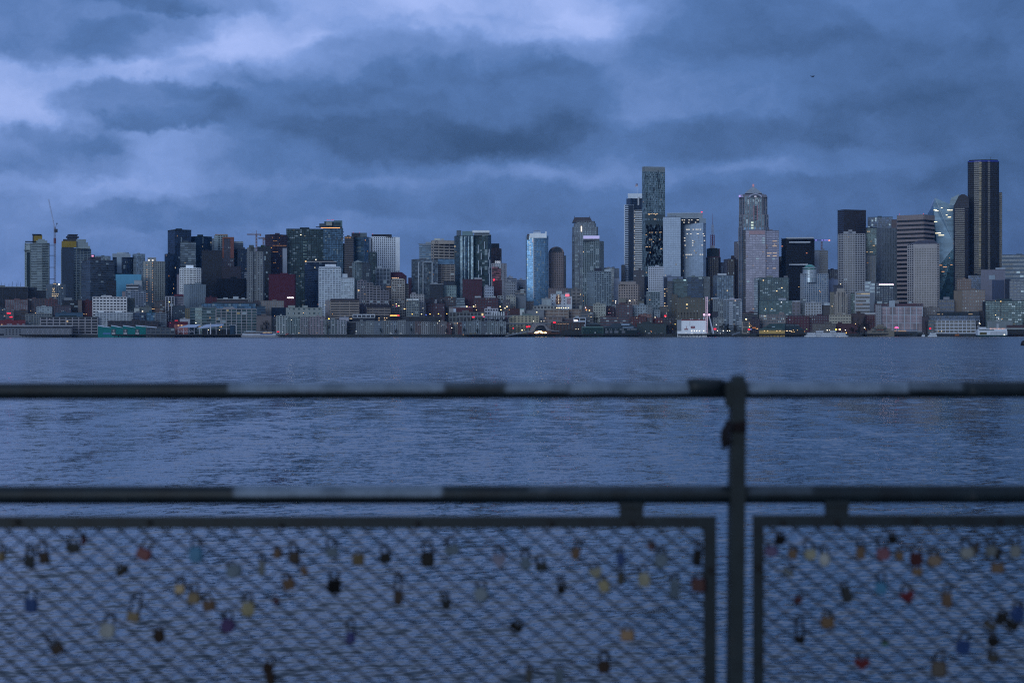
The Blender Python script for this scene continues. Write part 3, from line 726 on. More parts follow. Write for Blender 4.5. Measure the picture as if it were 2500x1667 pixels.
# canopy pier with mast
T = thing('pier_canopy', (wx(520,2830), 2830, 4.5), 'grey folded metal canopies on white posts over the cruise pier', 'canopy')
def cpx(fr, x, y, D, T): return (PX(fr, x)/F*D-HX/F*D-T.location[0], wz(PY(fr, y), D)-T.location[2])
for (fr, xa, ya, xb, yb, xc, yc, xd, yd) in (('Z2',1720,1032,2150,1022,2270,955,1980,962),('Z3',-180,1055,420,985,440,948,40,955)):
    mb = MB(); lo = [cpx(fr, xa, ya, 2830, T), cpx(fr, xb, yb, 2830, T)]; hi = [cpx(fr, xc, yc, 2843, T), cpx(fr, xd, yd, 2843, T)]
    v = [(lo[0][0],0,lo[0][1]),(lo[1][0],0,lo[1][1]),(hi[0][0],13,hi[0][1]),(hi[1][0],13,hi[1][1])]
    mb.add(v+[(x,y,z+.4) for x,y,z in v], [(3,2,1,0),(4,5,6,7),(0,1,5,4),(1,2,6,5),(2,3,7,6),(3,0,4,7)]); mb.build('roof', paint((.36,.40,.50), .5), T)
for fr, x, y in (('Z2',1740,1040),('Z2',1860,1035),('Z2',2110,1030),('Z2',2230,1040),('Z3',60,1060),('Z3',260,1060),('Z3',500,1040)):
    p_ = cpx(fr, x, y, 2831, T); MB().tube((p_[0],1,0),(p_[0],1,p_[1]),.35,8).build('post', paint((.5,.5,.56), .6), T)
mb = MB()
for k in range(6):
    a = cpx('Z2', 1730+k*62, 1090, 2831, T); c = cpx('Z2', 1792+k*62, 1132, 2831, T); mb.tube((a[0],1,a[1]),(c[0],1,c[1]),.22,5); mb.tube((a[0],1,c[1]),(c[0],1,c[1]),.22,5)
    mb.tube((a[0],1,a[1]),(c[0],1,a[1]),.22,5)
mb.build('truss', paint((.45,.45,.52), .6), T)
p_ = cpx('Z3', 210, 1060, 2838, T)
MB().box(p_[0]-18, p_[0]+30, 8, 16, 0, p_[1]-1).build('back_wall', paint((.03,.035,.045), .8), T)
T = thing('mast', (wx(PX('Z3',133),2826), 2826, 4.5), 'tall white mast standing on the canopy pier', 'mast')
MB().box(-.8,.8,-.8,.8,0,wz(PY('Z3',925),2826)-4.5).build('shaft', paint((.52,.50,.54), .6), T)
T = thing('gangway_gate', (wx(PX('Z3',640),2832), 2832, 4.5), 'white gantry frame around a dark blue container right of the mast', 'gate')
hh = wz(PY('Z3',955),2832)-4.5
mb = MB(); mb.box(-6,6,-.5,.5,hh-.8,hh); mb.box(5.2,6,-.5,.5,0,hh); mb.build('frame', paint((.42,.42,.46), .6), T)
MB().box(-4.2,2.6,.6,6,0,hh-1.2).build('container', paint((.012,.05,.10), .6), T)
# big glass and concrete office behind
B = b('S2', 470, 735, 1200, 2895, 'long curved glass end of the waterfront office, dark horizontal bands', 'band', (.22,.26,.28), 'g', poly=lambda W: [(-W/2,16),(-W/2+W*.06,9),(-W/2+W*.2,3.5),(-W/2+W*.45,.8),(W/2,0),(W/2,24),(-W/2,24)], fh=4.4, sp=.25, t=.3, lit=3, pale=.02)
B = b('S2', 735, 1142, 1215, 2895, 'wide waterfront office with a pale square concrete frame and green glass', 'grid', (.36,.34,.36), 'g', dep=24, fh=4.6, bw=8.4, sp=.17, pf=.13, t=.7, lit=7, pale=.03, litcol=(1,.8,.4), lit_e=.8)
b('S2', 590, 1130, 1160, 2935, 'set-back blue glass attic floor over the waterfront office', 'glass', (.06,.10,.13), 'b', dep=14, fh=4, name='penthouse_block')
b('S2', 1140, 1230, 1190, 2900, 'dark blue glass strip block between two tan blocks', 'band', (.08,.13,.17), 'n', dep=14, fh=4)
b('S2', 1140, 1290, 1285, 2872, 'low tan block beside the leafless trees', 'blank', (.20,.17,.17), dep=14)
b('S2', 950, 1200, 1352, 2862, 'low grey kiosk row right of the gantry', 'grid', (.16,.18,.20), 'd', dep=12, fh=4, bw=5, lit=2, name='low_building')
B = b('S2', 1190, 1415, 1135, 2915, 'tan block carried on a tall stem over a dark recess', 'punch', (.27,.23,.21), 'm', dep=16, bot=1, fh=3.6, lit=0)
block(B, 1290, 1445, 1198, 1300, .6, .4, 'dark_panel', NV)
# condominiums with pink piers
for i, (xa, xb, tp, col, lb) in enumerate(((1285,1345,1300,(.30,.27,.30),'first'),(1345,1455,1285,(.38,.40,.40),'second'),(1455,1585,1310,(.24,.28,.28),'third'),(1585,1660,1300,(.30,.28,.30),'fourth'))):
    b('S2', xa, xb, tp, 2872, f'{lb} from left of the stepped pale waterfront condominiums with balconies', 'balc', col, 'g', dep=16, fh=3.0, bw=4.2, sp=.36, pf=.34, t=.9, name='condominium', lit=1, group='stepped condominiums on the waterfront')
b('S2', 1440, 1800, 1205, 2905, 'big pale grey-green building with dormer pairs behind the condominiums', 'punch', (.31,.33,.31), 'g', dep=20, fh=6.5, bw=8, sp=.62, pf=.6, name='market_building', pent=[(.05,.25,5,(.3,.33,.31)),(.45,.6,5,(.3,.33,.31))])
for i, (xa, xb, tp, col, lb) in enumerate(((0,180,1300,(.28,.30,.30),'pale balconied condominium with pink piers above the seawall'),(180,330,1298,(.33,.27,.30),'pinkish gridded condominium, tallest of the shore row'),
      (330,460,1325,(.26,.28,.30),'grey balconied condominium left of the white bay'),(460,600,1330,(.33,.33,.37),'lavender stepped condominium ending at the dark gap'))):
    b('S3', xa+55, xb+55 if i < 3 else 600, tp, 2872 if i else 2874, lb, 'balc', col, 'g', dep=16, fh=3.0, bw=4.5, sp=.36, pf=.34, t=.8, name='condominium', lit=2, group='condominiums along the shore')
b('S3', 580, 710, 1350, 2880, 'dark modern block with a tilted roof in the shore row', 'band', (.05,.055,.07), 'k', dep=14, fh=5, roofcol=(.25,.25,.25), lit=1)
nm = ['grey', 'pale blue-grey', 'darker grey', 'mottled grey']
row = [(700,800,1345,(.21,.23,.25)),(800,880,1338,(.27,.30,.32)),(880,960,1340,(.21,.25,.30)),(960,1050,1335,(.23,.25,.26)),(1050,1120,1338,(.25,.28,.32)),(1120,1200,1332,(.27,.29,.31)),(1200,1290,1345,(.17,.19,.22))]
for i, (xa, xb, tp, col) in enumerate(row):
    b('S3', xa, xb, tp, 2866, f'{ordinal(i)} from left of the small grey gabled waterfront flats', 'punch', col, 'k', dep=14, fh=3.1, bw=3.3, sp=.42, pf=.45, name='apartment_block', group='small grey waterfront flats', pale=.1, lit=1 if i in (1,4) else 0)
row = [(50,130,905,(.24,.24,.24)),(130,270,900,(.20,.15,.15)),(270,460,910,(.30,.30,.31)),(460,640,915,(.19,.20,.21)),(640,860,905,(.22,.20,.21)),(860,960,930,(.17,.08,.085)),(950,1110,920,(.32,.32,.32)),(1110,1200,925,(.17,.07,.07)),
       (1200,1290,905,(.20,.24,.29)),(1290,1430,900,(.21,.24,.26)),(1430,1640,890,(.26,.30,.33)),(1640,1780,905,(.17,.19,.22)),(1780,1970,890,(.23,.27,.29)),(1970,2210,905,(.26,.29,.31))]
for i, (xa, xb, tp, col) in enumerate(row):
    w_ = 'brick and grey' if col[0] < .2 and col[1] < .16 else 'pale grey'
    b('Z5', xa, xb, tp, 2866, f'{w_} waterfront flats, {ordinal(i)} from left of the row before the elevated road', 'punch', col, 'k', dep=14, fh=3.1, bw=3.2, sp=.42, pf=.42, name='apartment_block', group='waterfront flats before the elevated road', pale=.1, lit=1 if i % 3 == 1 else 0)
for xa in (280, 365, 950, 1030):
    pass
# ---- hillside structures
B = b('S3', 665, 890, 1268, 2915, 'white steel framed pavilion on the market terrace', 'blank', (.04,.045,.06), dep=10, name='pavilion', cat='pavilion', parapet=False)
mb = MB(); zt, zb = B.zz(1268), B.zz(1297); x0_, x1_ = B.xx(665), B.xx(890)
mb.box(x0_, x1_, -1.2, -.4, zt-.9, zt+.3); mb.box(x0_, x1_, -1.2, -.4, zb-.7, zb+.1)
for k in range(6): xx_ = x0_+(x1_-x0_-.9)*k/5; mb.box(xx_, xx_+.9, -1.3, -.3, zb, zt)
mb.build('frame', paint((.60,.62,.66), .6), B.T)
B = b('S3', 620, 1050, 1300, 2893, 'dark market terrace with a row of warm lamps below the white pavilion', 'band', (.05,.05,.06), 'k', dep=12, fh=5, sp=.3, name='market_terrace', pale=0)
rowlights(B, 1310, (640,655,690,703,718,730,745,760,776,805), (1,.75,.45), 5, 1.6, 1.0); rowlights(B, 1305, (930,985,1008,1040), WARM, 5, 1.8, 1.0); rowlights(B, 1327, (930,985,995,1040), WARM, 4, 1.6, .9)
rowlights(B, 1308, (868,), (1,.8,.5), 7, 3, 1.4)
B = b('S3', 530, 625, 1300, 2896, 'pale lavender end wall left of the lamp-lit terrace', 'blank', (.38,.38,.44), dep=8); rowlights(B, 1331, (557,600), (1,.8,.6), 4, 1.8, 1.2); rowlights(B, 1329, (585,), REDL, 3, 1.2, .9)
b('S3', 442, 728, 1135, 2935, 'tan stepped office with dark strip windows and a brown roof', 'band', (.36,.30,.26), 'k', s=.0, dep=20, fh=4.0, sp=.48, t=.5, pale=0, roofcol=(.06,.05,.06), cap=4, pf=.04, bw=14)
b('S3', 392, 445, 1130, 2930, 'pinkish narrow end block left of the tan strip-window office', 'punch', (.32,.28,.29), 'm', dep=12, fh=4)
b('S3', 810, 1045, 1200, 2935, 'smaller tan strip-window office right of the stepped one', 'band', (.33,.28,.25), 'k', s=.25, fh=4.2, sp=.55, t=.5, pale=0, roofcol=(.06,.055,.07), cap=5, pf=.05, bw=12)
b('S3', 730, 815, 1170, 2930, 'plum coloured house group with a dark tree between the tan offices', 'punch', (.13,.11,.15), 'd', dep=14)
B = b('S3', 1035, 1145, 1270, 2905, 'dark booth under a row of glowing orange letters', 'blank', (.03,.03,.04), dep=8, name='market_stall_block')
B = b('S3', 1050, 1560, 1292, 2915, 'long elevated road deck with parked cars and lamps above the flats', 'band', (.12,.13,.15), 'k', dep=16, fh=10, sp=.2, name='elevated_road', cat='elevated road', pale=0, parapet=False)

# ================================================================ left third (S1)
B = b('S1', -90, 275, 992, 3030, 'wide near-black windowless building on the far left skyline', 'fin', (.07,.07,.08), 'k', dep=40, bw=22, pf=.08, sp=0, fh=6, pale=0, roofcol=(.24,.25,.25))
b('S1', 270, 475, 1030, 3035, 'dark striped block stepping down beside the near-black wide building', 'band', (.08,.09,.11), 'k', dep=24, fh=4, pale=0, pent=[(.0,.5,8,(.05,.06,.08))])
B = b('S1', 470, 655, 965, 3040, 'slender mid-rise with lit floors and a bright roof lamp', 'grid', (.22,.26,.30), 'd', dep=20, fh=3.4, bw=4, lit=6, s=.3)
for y, xs in ((1005,(535,548)),(1020,(540,)),(1035,(535,550)),(1062,(530,545,565,585)),(1080,(530,545,560,578)),(1000,(625,))): rowlights(B, y, xs, (1,.7,.4), 3, 2.2, 1.0)
rowlights(B, 962, (595,), (1,.95,.8), 12, 3.2, 1.6); rowlights(B, 960, (545,560,), WARM, 3, 2, .8)
def crown(B, fr_, items):
    """items: x0,x1,y0,y1 in picture coordinates, depth range, colour"""
    for (x0, x1, y0, y1, da, db, col, nm) in items:
        MB().box(B.xx(x0), B.xx(x1), da, db, B.zz(y1), B.zz(y0)).build(nm, paint(col, .75, .15, .08), B.T)
B = b('S1', 262, 488, 548, 3290, 'pale slab tower under construction with a small yellow wrapped top', 'balc', (.36,.42,.42), 'm', poly=lambda W: [(-W/2,4),(-W*.28,0),(W*.2,0),(W/2,5),(W/2,24),(-W/2,24)], fh=3.0, bw=9, t=1.6, sp=.34, pf=.03, name='apartment_tower', cat='tower', parapet=False, pent=[(0,.01,1,None)])
crown(B,'S1',[(365,475,520,548,2,20,(.30,.35,.36),'upper_storey'),(385,450,505,522,4,18,(.30,.35,.36),'upper_storey'),(330,425,462,548,6,18,(.07,.07,.08),'core'),(342,424,472,522,4.5,6,YL,'yellow_wrap'),(345,366,520,545,4.6,6,YL,'yellow_wrap'),
 (326,418,455,462,3,18,(.05,.05,.05),'formwork_deck'),(258,362,528,534,-2,20,(.06,.07,.07),'formwork_deck'),(245,300,619,624,-4,8,(.06,.07,.07),'formwork_deck'),(474,497,545,550,-1,8,(.2,.2,.2),'formwork_deck'),(272,306,640,990,-1.2,3.9,(.03,.05,.06),'dark_strip')])
B1 = B
T = thing('tower_crane', (wx(PX('S1',553),3292), 3292, ground(0,3292)), 'very tall tower crane with a raised jib beside the pale slab tower', 'crane')
m_ = 3292/F; g0 = T.location[2]
def cz(y): return wz(PY('S1',y),3292)-g0
def cxx(x): return (x-553)/4.1275*m_
def lattice(mb, a, b_, w, n, r):
    a, b_ = Vector(a), Vector(b_); d_ = (b_-a).normalized(); u = d_.orthogonal().normalized()*w/2; v = d_.cross(u)
    C4 = [u+v, u-v, -u-v, -u+v]
    for c in C4: mb.tube(a+c, b_+c, r, 4)
    for i in range(n):
        p0 = a+(b_-a)*i/n; p1 = a+(b_-a)*(i+1)/n
        for k in range(4):
            mb.tube(p0+C4[k], p1+C4[(k+1)%4], r*.7, 4)
    return mb
cran = paint((.22,.17,.17), .6); 
lattice(MB(), (0,0,-2), (0,0,cz(385)), 2.4, 40, .22).build('mast', cran, T)
lattice(MB(), (0,0,cz(400)), (cxx(490),0,cz(103)), 1.5, 26, .14).build('jib', paint((.42,.44,.55), .6), T)
mb = MB(); mb.box(cxx(550), cxx(580), -1.5, 1.5, cz(440), cz(405)); mb.build('counterweight', paint((.06,.06,.07), .7), T)
MB().tube((cxx(556),0,cz(400)), (cxx(575),0,cz(350)), .3, 5).build('back_stay', cran, T)
MB().box(-1.8,1.8,-1.8,1.8,cz(552),cz(498)).build('cab', paint((.20,.05,.06), .6), T)
for y in (570, 672, 792, 910): MB().tube((cxx(488),0,cz(y)), (0,0,cz(y)), .5, 5).build('wall_tie', paint((.05,.05,.06), .7), T)
MB().box(cxx(566), cxx(582), -.6, .6, cz(354), cz(346)).build('marker', paint((.04,.04,.05),.7), T)
B = b('S1', 625, 912, 600, 3270, 'pale stepped tower under construction with a broad yellow wrapped band', 'balc', (.34,.39,.40), 'm', s=.38, fh=3.0, bw=9, t=1.3, sp=.34, pf=.05, name='apartment_tower', cat='tower', parapet=False, pent=[(0,.01,1,None)])
mn = min(v for u, v in B.P)
crown(B,'S1',[(625,745,590,1110,mn-1.5,mn+6,(.055,.075,.11),'dark_side'),(625,770,528,590,mn-2,mn+12,YL,'yellow_wrap'),(770,905,575,602,mn+2,mn+16,(.30,.35,.36),'upper_storey'),(770,885,540,576,mn+2,mn+16,(.28,.33,.35),'upper_storey'),(770,865,508,541,mn+2,mn+16,(.28,.33,.35),'upper_storey'),
 (640,800,508,530,mn+3,mn+14,(.07,.07,.08),'core'),(668,795,480,494,mn+2,mn+14,(.06,.06,.08),'formwork_deck'),(690,785,458,466,mn+2,mn+14,(.06,.06,.08),'formwork_deck'),(680,780,464,510,mn+5,mn+13,(.09,.09,.12),'core')])
B = b('S1', 820, 1150, 722, 3200, 'wide dark grey office block with a pink rooftop lamp', 'band', (.13,.14,.17), 'd', s=.28, fh=3.9, sp=.3, name='office_block', pent=[(.2,.6,7,(.08,.08,.10)),(.28,.42,13,(.10,.09,.12))], pale=.04)
rowlights(B, 678, (935,), PINK, 4, 4, 3)
b('S1', 965, 1112, 684, 3290, 'grey-blue glass slab rising behind the dark grey office block', 'glass', (.20,.25,.30), 'm', dep=18, fh=3.6)
B = b('S1', 1140, 1335, 690, 3240, 'round cornered navy glass tower with a pale drum crown', 'fin', (.05,.07,.10), 'n', poly=lambda W: round_poly(W, 26, 16), fh=3.4, bw=5, pf=.22, sp=.12, name='apartment_tower', cat='tower', pale=.05, parapet=False, pent=[(0,.01,1,None)])
MB().prism(round_poly(B.W*.62, 18, 20), B.H, B.zz(640)).build('crown', paint((.36,.42,.48), .6), B.T)
crown(B,'S1',[(1135,1315,655,690,-1,20,(.32,.37,.42),'parapet_band'),(1178,1226,690,850,-1.2,3,(.30,.37,.44),'pale_strip')])
B = b('S1', 1338, 1462, 662, 3260, 'pale slim glass tower between the round crowned and the beige towers', 'glass', (.34,.40,.46), 's', s=.3, fh=3.3, name='apartment_tower', cat='tower')
B = b('S2', 0, 216, 735, 3150, 'pale beige gridded tower with two columns of orange windows', 'grid', (.42,.42,.37), 'd', s=.42, fh=3.3, bw=3.8, sp=.42, pf=.34, name='apartment_tower', cat='tower', pent=[(.2,.6,9,(.3,.3,.3))], pale=.04, th=34)
for x in (38, 93):
    for k in range(16):
        if (k*7+x) % 5: rowlights(B, 770+k*24+(0 if x < 50 else 8), (x,), (1,.55,.28), 1.6, 1.9, 1.3)
rowlights(B, 722, (58,95), (1,.95,.85), 9, 3.4, 1.1); rowlights(B, 752, (93,), AMBER, 3, 2, 1)
B = b('S1', 1168, 1422, 862, 3120, 'plain sky-blue windowless wall above the low roofs', 'blank', SK, dep=16, name='blue_building', parapet=False)
b('S1', 1070, 1170, 930, 3060, 'dark navy block left of the sky-blue wall', 'band', (.03,.04,.06), 'k', dep=16, pale=0)
b('S1', 1274, 1392, 968, 3080, 'small white block with dark bands in front of the sky-blue wall', 'band', (.42,.42,.44), 'k', dep=12, fh=5.5, sp=.5, pale=0)
b('S1', 1352, 1428, 928, 3095, 'pale grey blank block beside the banded one', 'blank', (.38,.40,.42), dep=12)
b('S1', 1266, 1470, 1035, 3045, 'blue-grey apartment block with many small windows below the blue wall', 'grid', (.24,.27,.34), 'd', s=.0, dep=18, fh=3.2, bw=4, name='apartment_block')
b('S1', 1232, 1275, 1040, 3040, 'narrow pinkish chimney-like block beside the blue-grey apartments', 'blank', (.33,.27,.29), dep=8)
b('S1', 1275, 1355, 1110, 2965, 'moss green low flats right of the white gridded block', 'grid', (.15,.17,.15), 'd', dep=10, fh=3)
b('S1', 1560, 1660, 1140, 2985, 'brown brick flats at the foot of the beige tower', 'grid', (.17,.14,.13), 'd', dep=14)
# ---- S2
B = b('S2', 248, 482, 422, 3330, 'tallest dark navy glass tower of the left group, blue reflecting side', 'glass', (.02,.03,.04), 'n', s=.32, fh=3.9, bw=3, name='office_tower', cat='tower', lit=9, pale=.02, cap=2)
B = b('S2', 480, 690, 485, 3350, 'dark teal glass tower, right half of the navy twin towers', 'glass', (.02,.04,.045), 'n', s=.42, fh=3.9, bw=3, name='office_tower', cat='tower', lit=8, pale=.02)
b('S2', 375, 527, 545, 3290, 'lower pale-reflecting glass front set against the navy twin towers', 'band', (.10,.13,.15), 'm', dep=14, fh=3.8, sp=.35, name='office_tower', cat='tower', lit=3)
B = b('S2', 216, 334, 662, 3230, 'slim navy tower with a ladder of lit windows', 'glass', (.02,.03,.05), 'n', s=.3, fh=3.6, name='office_tower', cat='tower', lit=14, pale=.01)
B = b('S2', 372, 576, 805, 3110, 'bright white condominium tower with banded balconies', 'balc', (.68,.68,.68), 'k', poly=lambda W: [(-W/2,8),(-W*.32,1.5),(-W*.05,0),(W*.3,0),(W/2,5),(W/2,22),(-W/2,22)], fh=3.1, bw=5, sp=.5, pf=.16, t=1.2, name='condominium_tower', cat='tower', pent=[(.28,.65,7,WH)], pale=.02, roofcol=WH, lit=1)
b('S2', 338, 374, 868, 3130, 'narrow mauve slab hugging the white condominium tower', 'blank', (.26,.24,.29), dep=12)
B = b('S2', 410, 628, 968, 3045, 'blank blue-grey block with faint small windows in front of the white tower', 'punch', (.25,.30,.34), 'd', s=.25, fh=3.3, bw=4, sp=.6, pf=.74, t=.15, pale=.1, th=28)
b('S2', 225, 312, 1090, 2975, 'thin white framed tower beside a yellow street lamp', 'fin', (.42,.42,.46), 'k', dep=12, bw=5, pf=.3, sp=.1)
b('S2', 310, 405, 1085, 2985, 'pale banded flats with a maroon upper corner', 'band', (.30,.26,.30), 'd', dep=12, fh=3.6, roofcol=(.14,.03,.05), cap=3.5)
b('S2', 300, 420, 1185, 2945, 'dark slate low flats under the maroon cornered ones', 'grid', (.08,.10,.13), 'd', dep=12, fh=3, lit=2)
b('S2', 425, 512, 1212, 2925, 'small olive and ochre house at the curved glass office', 'punch', (.24,.20,.12), 'd', dep=9, name='house', cat='house')
b('S2', 165, 225, 1130, 2990, 'brown warehouse face right of the beige tower foot', 'punch', (.10,.08,.09), 'd', dep=12)
B = b('S2', 590, 792, 628, 3200, 'dark maroon-grey stepped office slab behind the white condominium', 'glass', (.035,.035,.055), 'k', s=.0, dep=30, fh=3.8, name='office_tower', cat='tower', pale=0, gvar=.2)
b('S2', 790, 986, 792, 3190, 'lower right step of the dark maroon-grey office slab', 'band', (.075,.055,.075), 'k', dep=24, fh=3.8, sp=.45, pale=0, gvar=.2)
B = b('S2', 745, 1032, 912, 3120, 'black glass box building with a slanted right edge', 'blank', (.006,.009,.018), poly=lambda W: [(-W*.5,0),(W*.45,0),(W*.5,6),(W*.5,30),(-W*.5,30)], dep=30)
b('S2', 628, 745, 1100, 3020, 'dark red brick hall at the foot of the maroon slab', 'punch', (.13,.035,.05), 'k', dep=16, fh=4.5, pale=0)
b('S2', 745, 1050, 1118, 3005, 'long brown low building with pale roof boxes', 'band', (.15,.115,.12), 'k', dep=18, fh=5, roofcol=(.36,.38,.38), pent=[(.2,.35,3,PG),(.52,.7,6,PG),(.8,.9,3,PG)], pale=0)
b('S2', 1030, 1240, 1150, 2960, 'dim brown flats between the trees and the tan stem block', 'grid', (.12,.10,.11), 'd', dep=14, fh=3.2)
B = b('S2', 718, 852, 472, 3420, 'pale green and white tower with an orange topped roof', 'grid', (.40,.47,.46), 'd', s=.25, fh=3.4, bw=5, name='apartment_tower', cat='tower', lit=4, pent=[(.05,.98,2,(.45,.24,.13))])
B = b('S2', 800, 912, 494, 3390, 'tower outlined by a thick orange frame', 'grid', (.13,.10,.12), 'd', dep=20, fh=3.4, name='apartment_tower', cat='tower', lit=4, parapet=False, pent=[(0,.01,1,None)])
crown(B,'S2',[(798,812,494,700,-1.5,1,(.30,.11,.07),'orange_frame'),(878,912,494,700,-1.5,1,(.26,.10,.08),'orange_frame'),(798,912,488,503,-1.6,8,(.30,.12,.08),'orange_frame')])
b('S2', 690, 722, 508, 3440, 'pale grey narrow slab left of the green and white tower', 'band', (.26,.29,.33), 'm', dep=14)
b('S2', 908, 1006, 552, 3460, 'distant pale-topped glass tower beside the orange frame', 'band', (.16,.20,.24), 'n', dep=20, cap=4, roofcol=(.30,.34,.38))
b('S2', 918, 1048, 612, 3400, 'dim navy tower left of the concrete garden-roof tower', 'grid', (.08,.10,.14), 'n', s=.3, lit=3, name='apartment_tower', cat='tower')
b('S2', 1020, 1052, 850, 3120, 'thin pale slab at the left of the concrete garden-roof tower', 'band', (.26,.28,.32), 'd', dep=8)
B = b('S2', 1048, 1215, 640, 3080, 'grey concrete apartment tower with greenery on its roof', 'balc', (.27,.28,.29), 'd', poly=lambda W: [(-W/2,4),(-W*.42,0),(-W*.18,0),(-W*.12,4),(W*.05,4),(W*.1,0),(W*.42,0),(W/2,6),(W/2,22),(-W/2,22)], fh=3.0, bw=3.6, sp=.42, pf=.42, t=.7, name='apartment_tower', cat='tower', lit=2, pent=[(0,.5,10,(.22,.23,.24)),(.1,.4,16,(.12,.14,.14))])
b('S2', 1150, 1285, 592, 3320, 'dark green-black tower squeezed behind the concrete one', 'glass', (.03,.045,.045), 'k', dep=20, roofcol=(.05,.08,.05), lit=2)
B = b('S2', 1230, 1450, 466, 3360, 'plum-brown office tower with rows of amber windows', 'grid', (.10,.065,.085), 'k', s=.36, fh=3.7, bw=3.4, name='office_tower', cat='tower', lit=16, pale=.03, litcol=AMBER)
for y, x0_, x1_ in ((527,1315,1350),(574,1310,1440),(638,1310,1355),(748,1315,1340)): rowlights(B, y, range(x0_, x1_, 14), AMBER, 1.4, 2.4, .8)
b('S2', 1404, 1448, 605, 3160, 'blank pale grey fin wall beside the plum-brown tower', 'blank', (.34,.36,.42), dep=8, name='wall_slab')
B = b('S2', 1264, 1535, 868, 3020, 'windowless oxblood red building with a short glowing white sign', 'blank', (.115,.025,.045), poly=lambda W: [(-W*.5,3),(-W*.46,0),(W*.46,0),(W*.5,3),(W*.5,30),(-W*.5,30)], name='windowless_building', roofcol=(.13,.03,.05), cap=1)
mb = MB(); 
for k, x in enumerate(range(1452, 1512, 10)): 
    h_ = (1.1, .9, 1.3, 1.0, 1.2, 1.3)[k]; mb.box(B.xx(x), B.xx(x)+1.35, -.8, -.4, B.zz(1104), B.zz(1104)+h_+.4)
mb.build('sign_letters', glow((.9,.95,1), 5), B.T)
# ---- S3
B = b('S3', 0, 372, 412, 3350, 'broad dark green-black glass slab, left of the amber-belted tower', 'grid', (.035,.05,.05), 'g', s=.0, dep=26, fh=3.5, bw=3.2, sp=.25, pf=.18, t=.25, name='apartment_tower', cat='tower', lit=26, pale=.09)
rowlights(B, 467, (143,), (1,.8,.5), 8, 2.6, 1.6)
for y in (540,570,600,625,660,690): rowlights(B, y, (170,182,195), (.45,.75,.85), .5, 2, 1.4)
B = b('S3', 370, 568, 405, 3310, 'blue glass tower belted by a glowing amber line under a glass crown', 'grid', (.05,.075,.09), 'b', s=.0, dep=26, fh=3.3, bw=3, sp=.3, pf=.15, t=.25, name='apartment_tower', cat='tower', lit=24, litcol=AMBER, lit_e=.9, cap=1, pent=[(0,.01,1,None)])
crown(B,'S3',[(330,562,383,392,-2,18,(.06,.07,.08),'canopy_slab'),(295,400,386,391,-6,8,(.05,.06,.07),'canopy_slab'),(330,400,352,384,4,18,(.10,.12,.13),'crown_block'),(400,458,336,374,0,12,(.34,.34,.29),'crown_block'),(380,545,330,384,6,20,(.08,.12,.13),'crown_block'),(545,561,322,405,0,20,(.14,.22,.24),'crown_fin'),(475,546,322,345,3,6,(.12,.19,.21),'crown_glass')])
o = MB().box(B.xx(345), B.xx(538), -.6, -.2, B.zz(399), B.zz(394)).build('lit_belt', glow((1,.45,.14), 1.6), B.T)
rowlights(B, 317, (412,428,455,470), REDL, 2.5, 1.4, 1.2)
for k in range(13): crown(B,'S3',[(562,578,432+k*30,436+k*30,0,8,(.10,.12,.14),'balcony_slab')])
b('S3', 565, 590, 560, 3330, 'thin teal glass sliver between the belted tower and the brown tower', 'glass', (.10,.16,.17), 'g', dep=8)
B = b('S3', 585, 672, 488, 3290, 'brown striped half of the twin apartment tower', 'band', (.20,.17,.17), 'k', dep=20, fh=3.3, sp=.38, t=.7, name='apartment_tower', cat='tower', pale=.02); rowlights(B, 494, (598,612,630,642), AMBER, 2, 2, 1)
B = b('S3', 670, 833, 492, 3300, 'blue-green glass half of the twin apartment tower with a dark crown', 'glass', (.14,.18,.21), 'b', s=-.35, fh=3.3, bw=3, name='apartment_tower', cat='tower', lit=4, pent=[(-.1,.45,10,(.06,.06,.07)),(.45,.85,10,(.16,.20,.22))], pale=.12)
rowlights(B, 443, (672,734), REDL, 2, 1.2, 1)
b('S3', 818, 850, 500, 3420, 'pale sliver of tower left of the white punched-window tower', 'blank', (.38,.42,.48), dep=10)
B = b('S3', 833, 905, 645, 3230, 'dark narrow balcony tower overlapping the white punched tower', 'balc', (.07,.09,.11), 'g', dep=14, fh=3.1, bw=4, name='apartment_tower', cat='tower', lit=3, sp=.25)
B = b('S3', 850, 1140, 490, 3420, 'bright white tower punched with square windows under a dark cap', 'punch', (.72,.73,.75), 'k', s=.09, dep=26, fh=4.1, bw=4.2, sp=.45, pf=.48, name='office_tower', cat='tower', pale=0, gvar=.2, roofcol=WH, pent=[(.02,.72,6,(.05,.05,.06))])
block(B, 1100, 1139, 492, 830, .9, .8, 'blank_strip', (.70,.71,.73)); rowlights(B, 460, (868,), REDL, 2, 1.4, 1)
B = b('S3', 182, 506, 742, 3110, 'dark blue office block under a thin bright roof line', 'band', (.07,.09,.13), 'n', s=.30, fh=3.9, sp=.3, name='office_block', pale=.03, roofcol=(.05,.06,.08), lit=3, pent=[(.2,.9,4,(.06,.06,.07))])
ymn = min(v for u, v in B.P)
MB().box(B.xx(190), B.xx(503), ymn-.8, ymn+6, B.zz(742), B.zz(735)).build('roof_rim', paint((.42,.38,.36), .6), B.T); rowlights(B, 734, (193,), (1,.6,.25), 8, 3, 1.3); rowlights(B, 717, (295,), (1,.9,.7), 8, 1.8, 1.8)  # glow of the lit cornice is put into the pale rim paint
B = b('S3', 545, 680, 908, 3052, 'right wing of the white terraced condominium, glazed bays', 'grid', (.52,.56,.62), 'p', dep=18, fh=3.1, bw=4.6, sp=.36, pf=.2, name='condominium', lit=8, litcol=(1,.85,.5), pale=.25, pent=[(.1,.5,9,(.50,.54,.58))], cap=2)
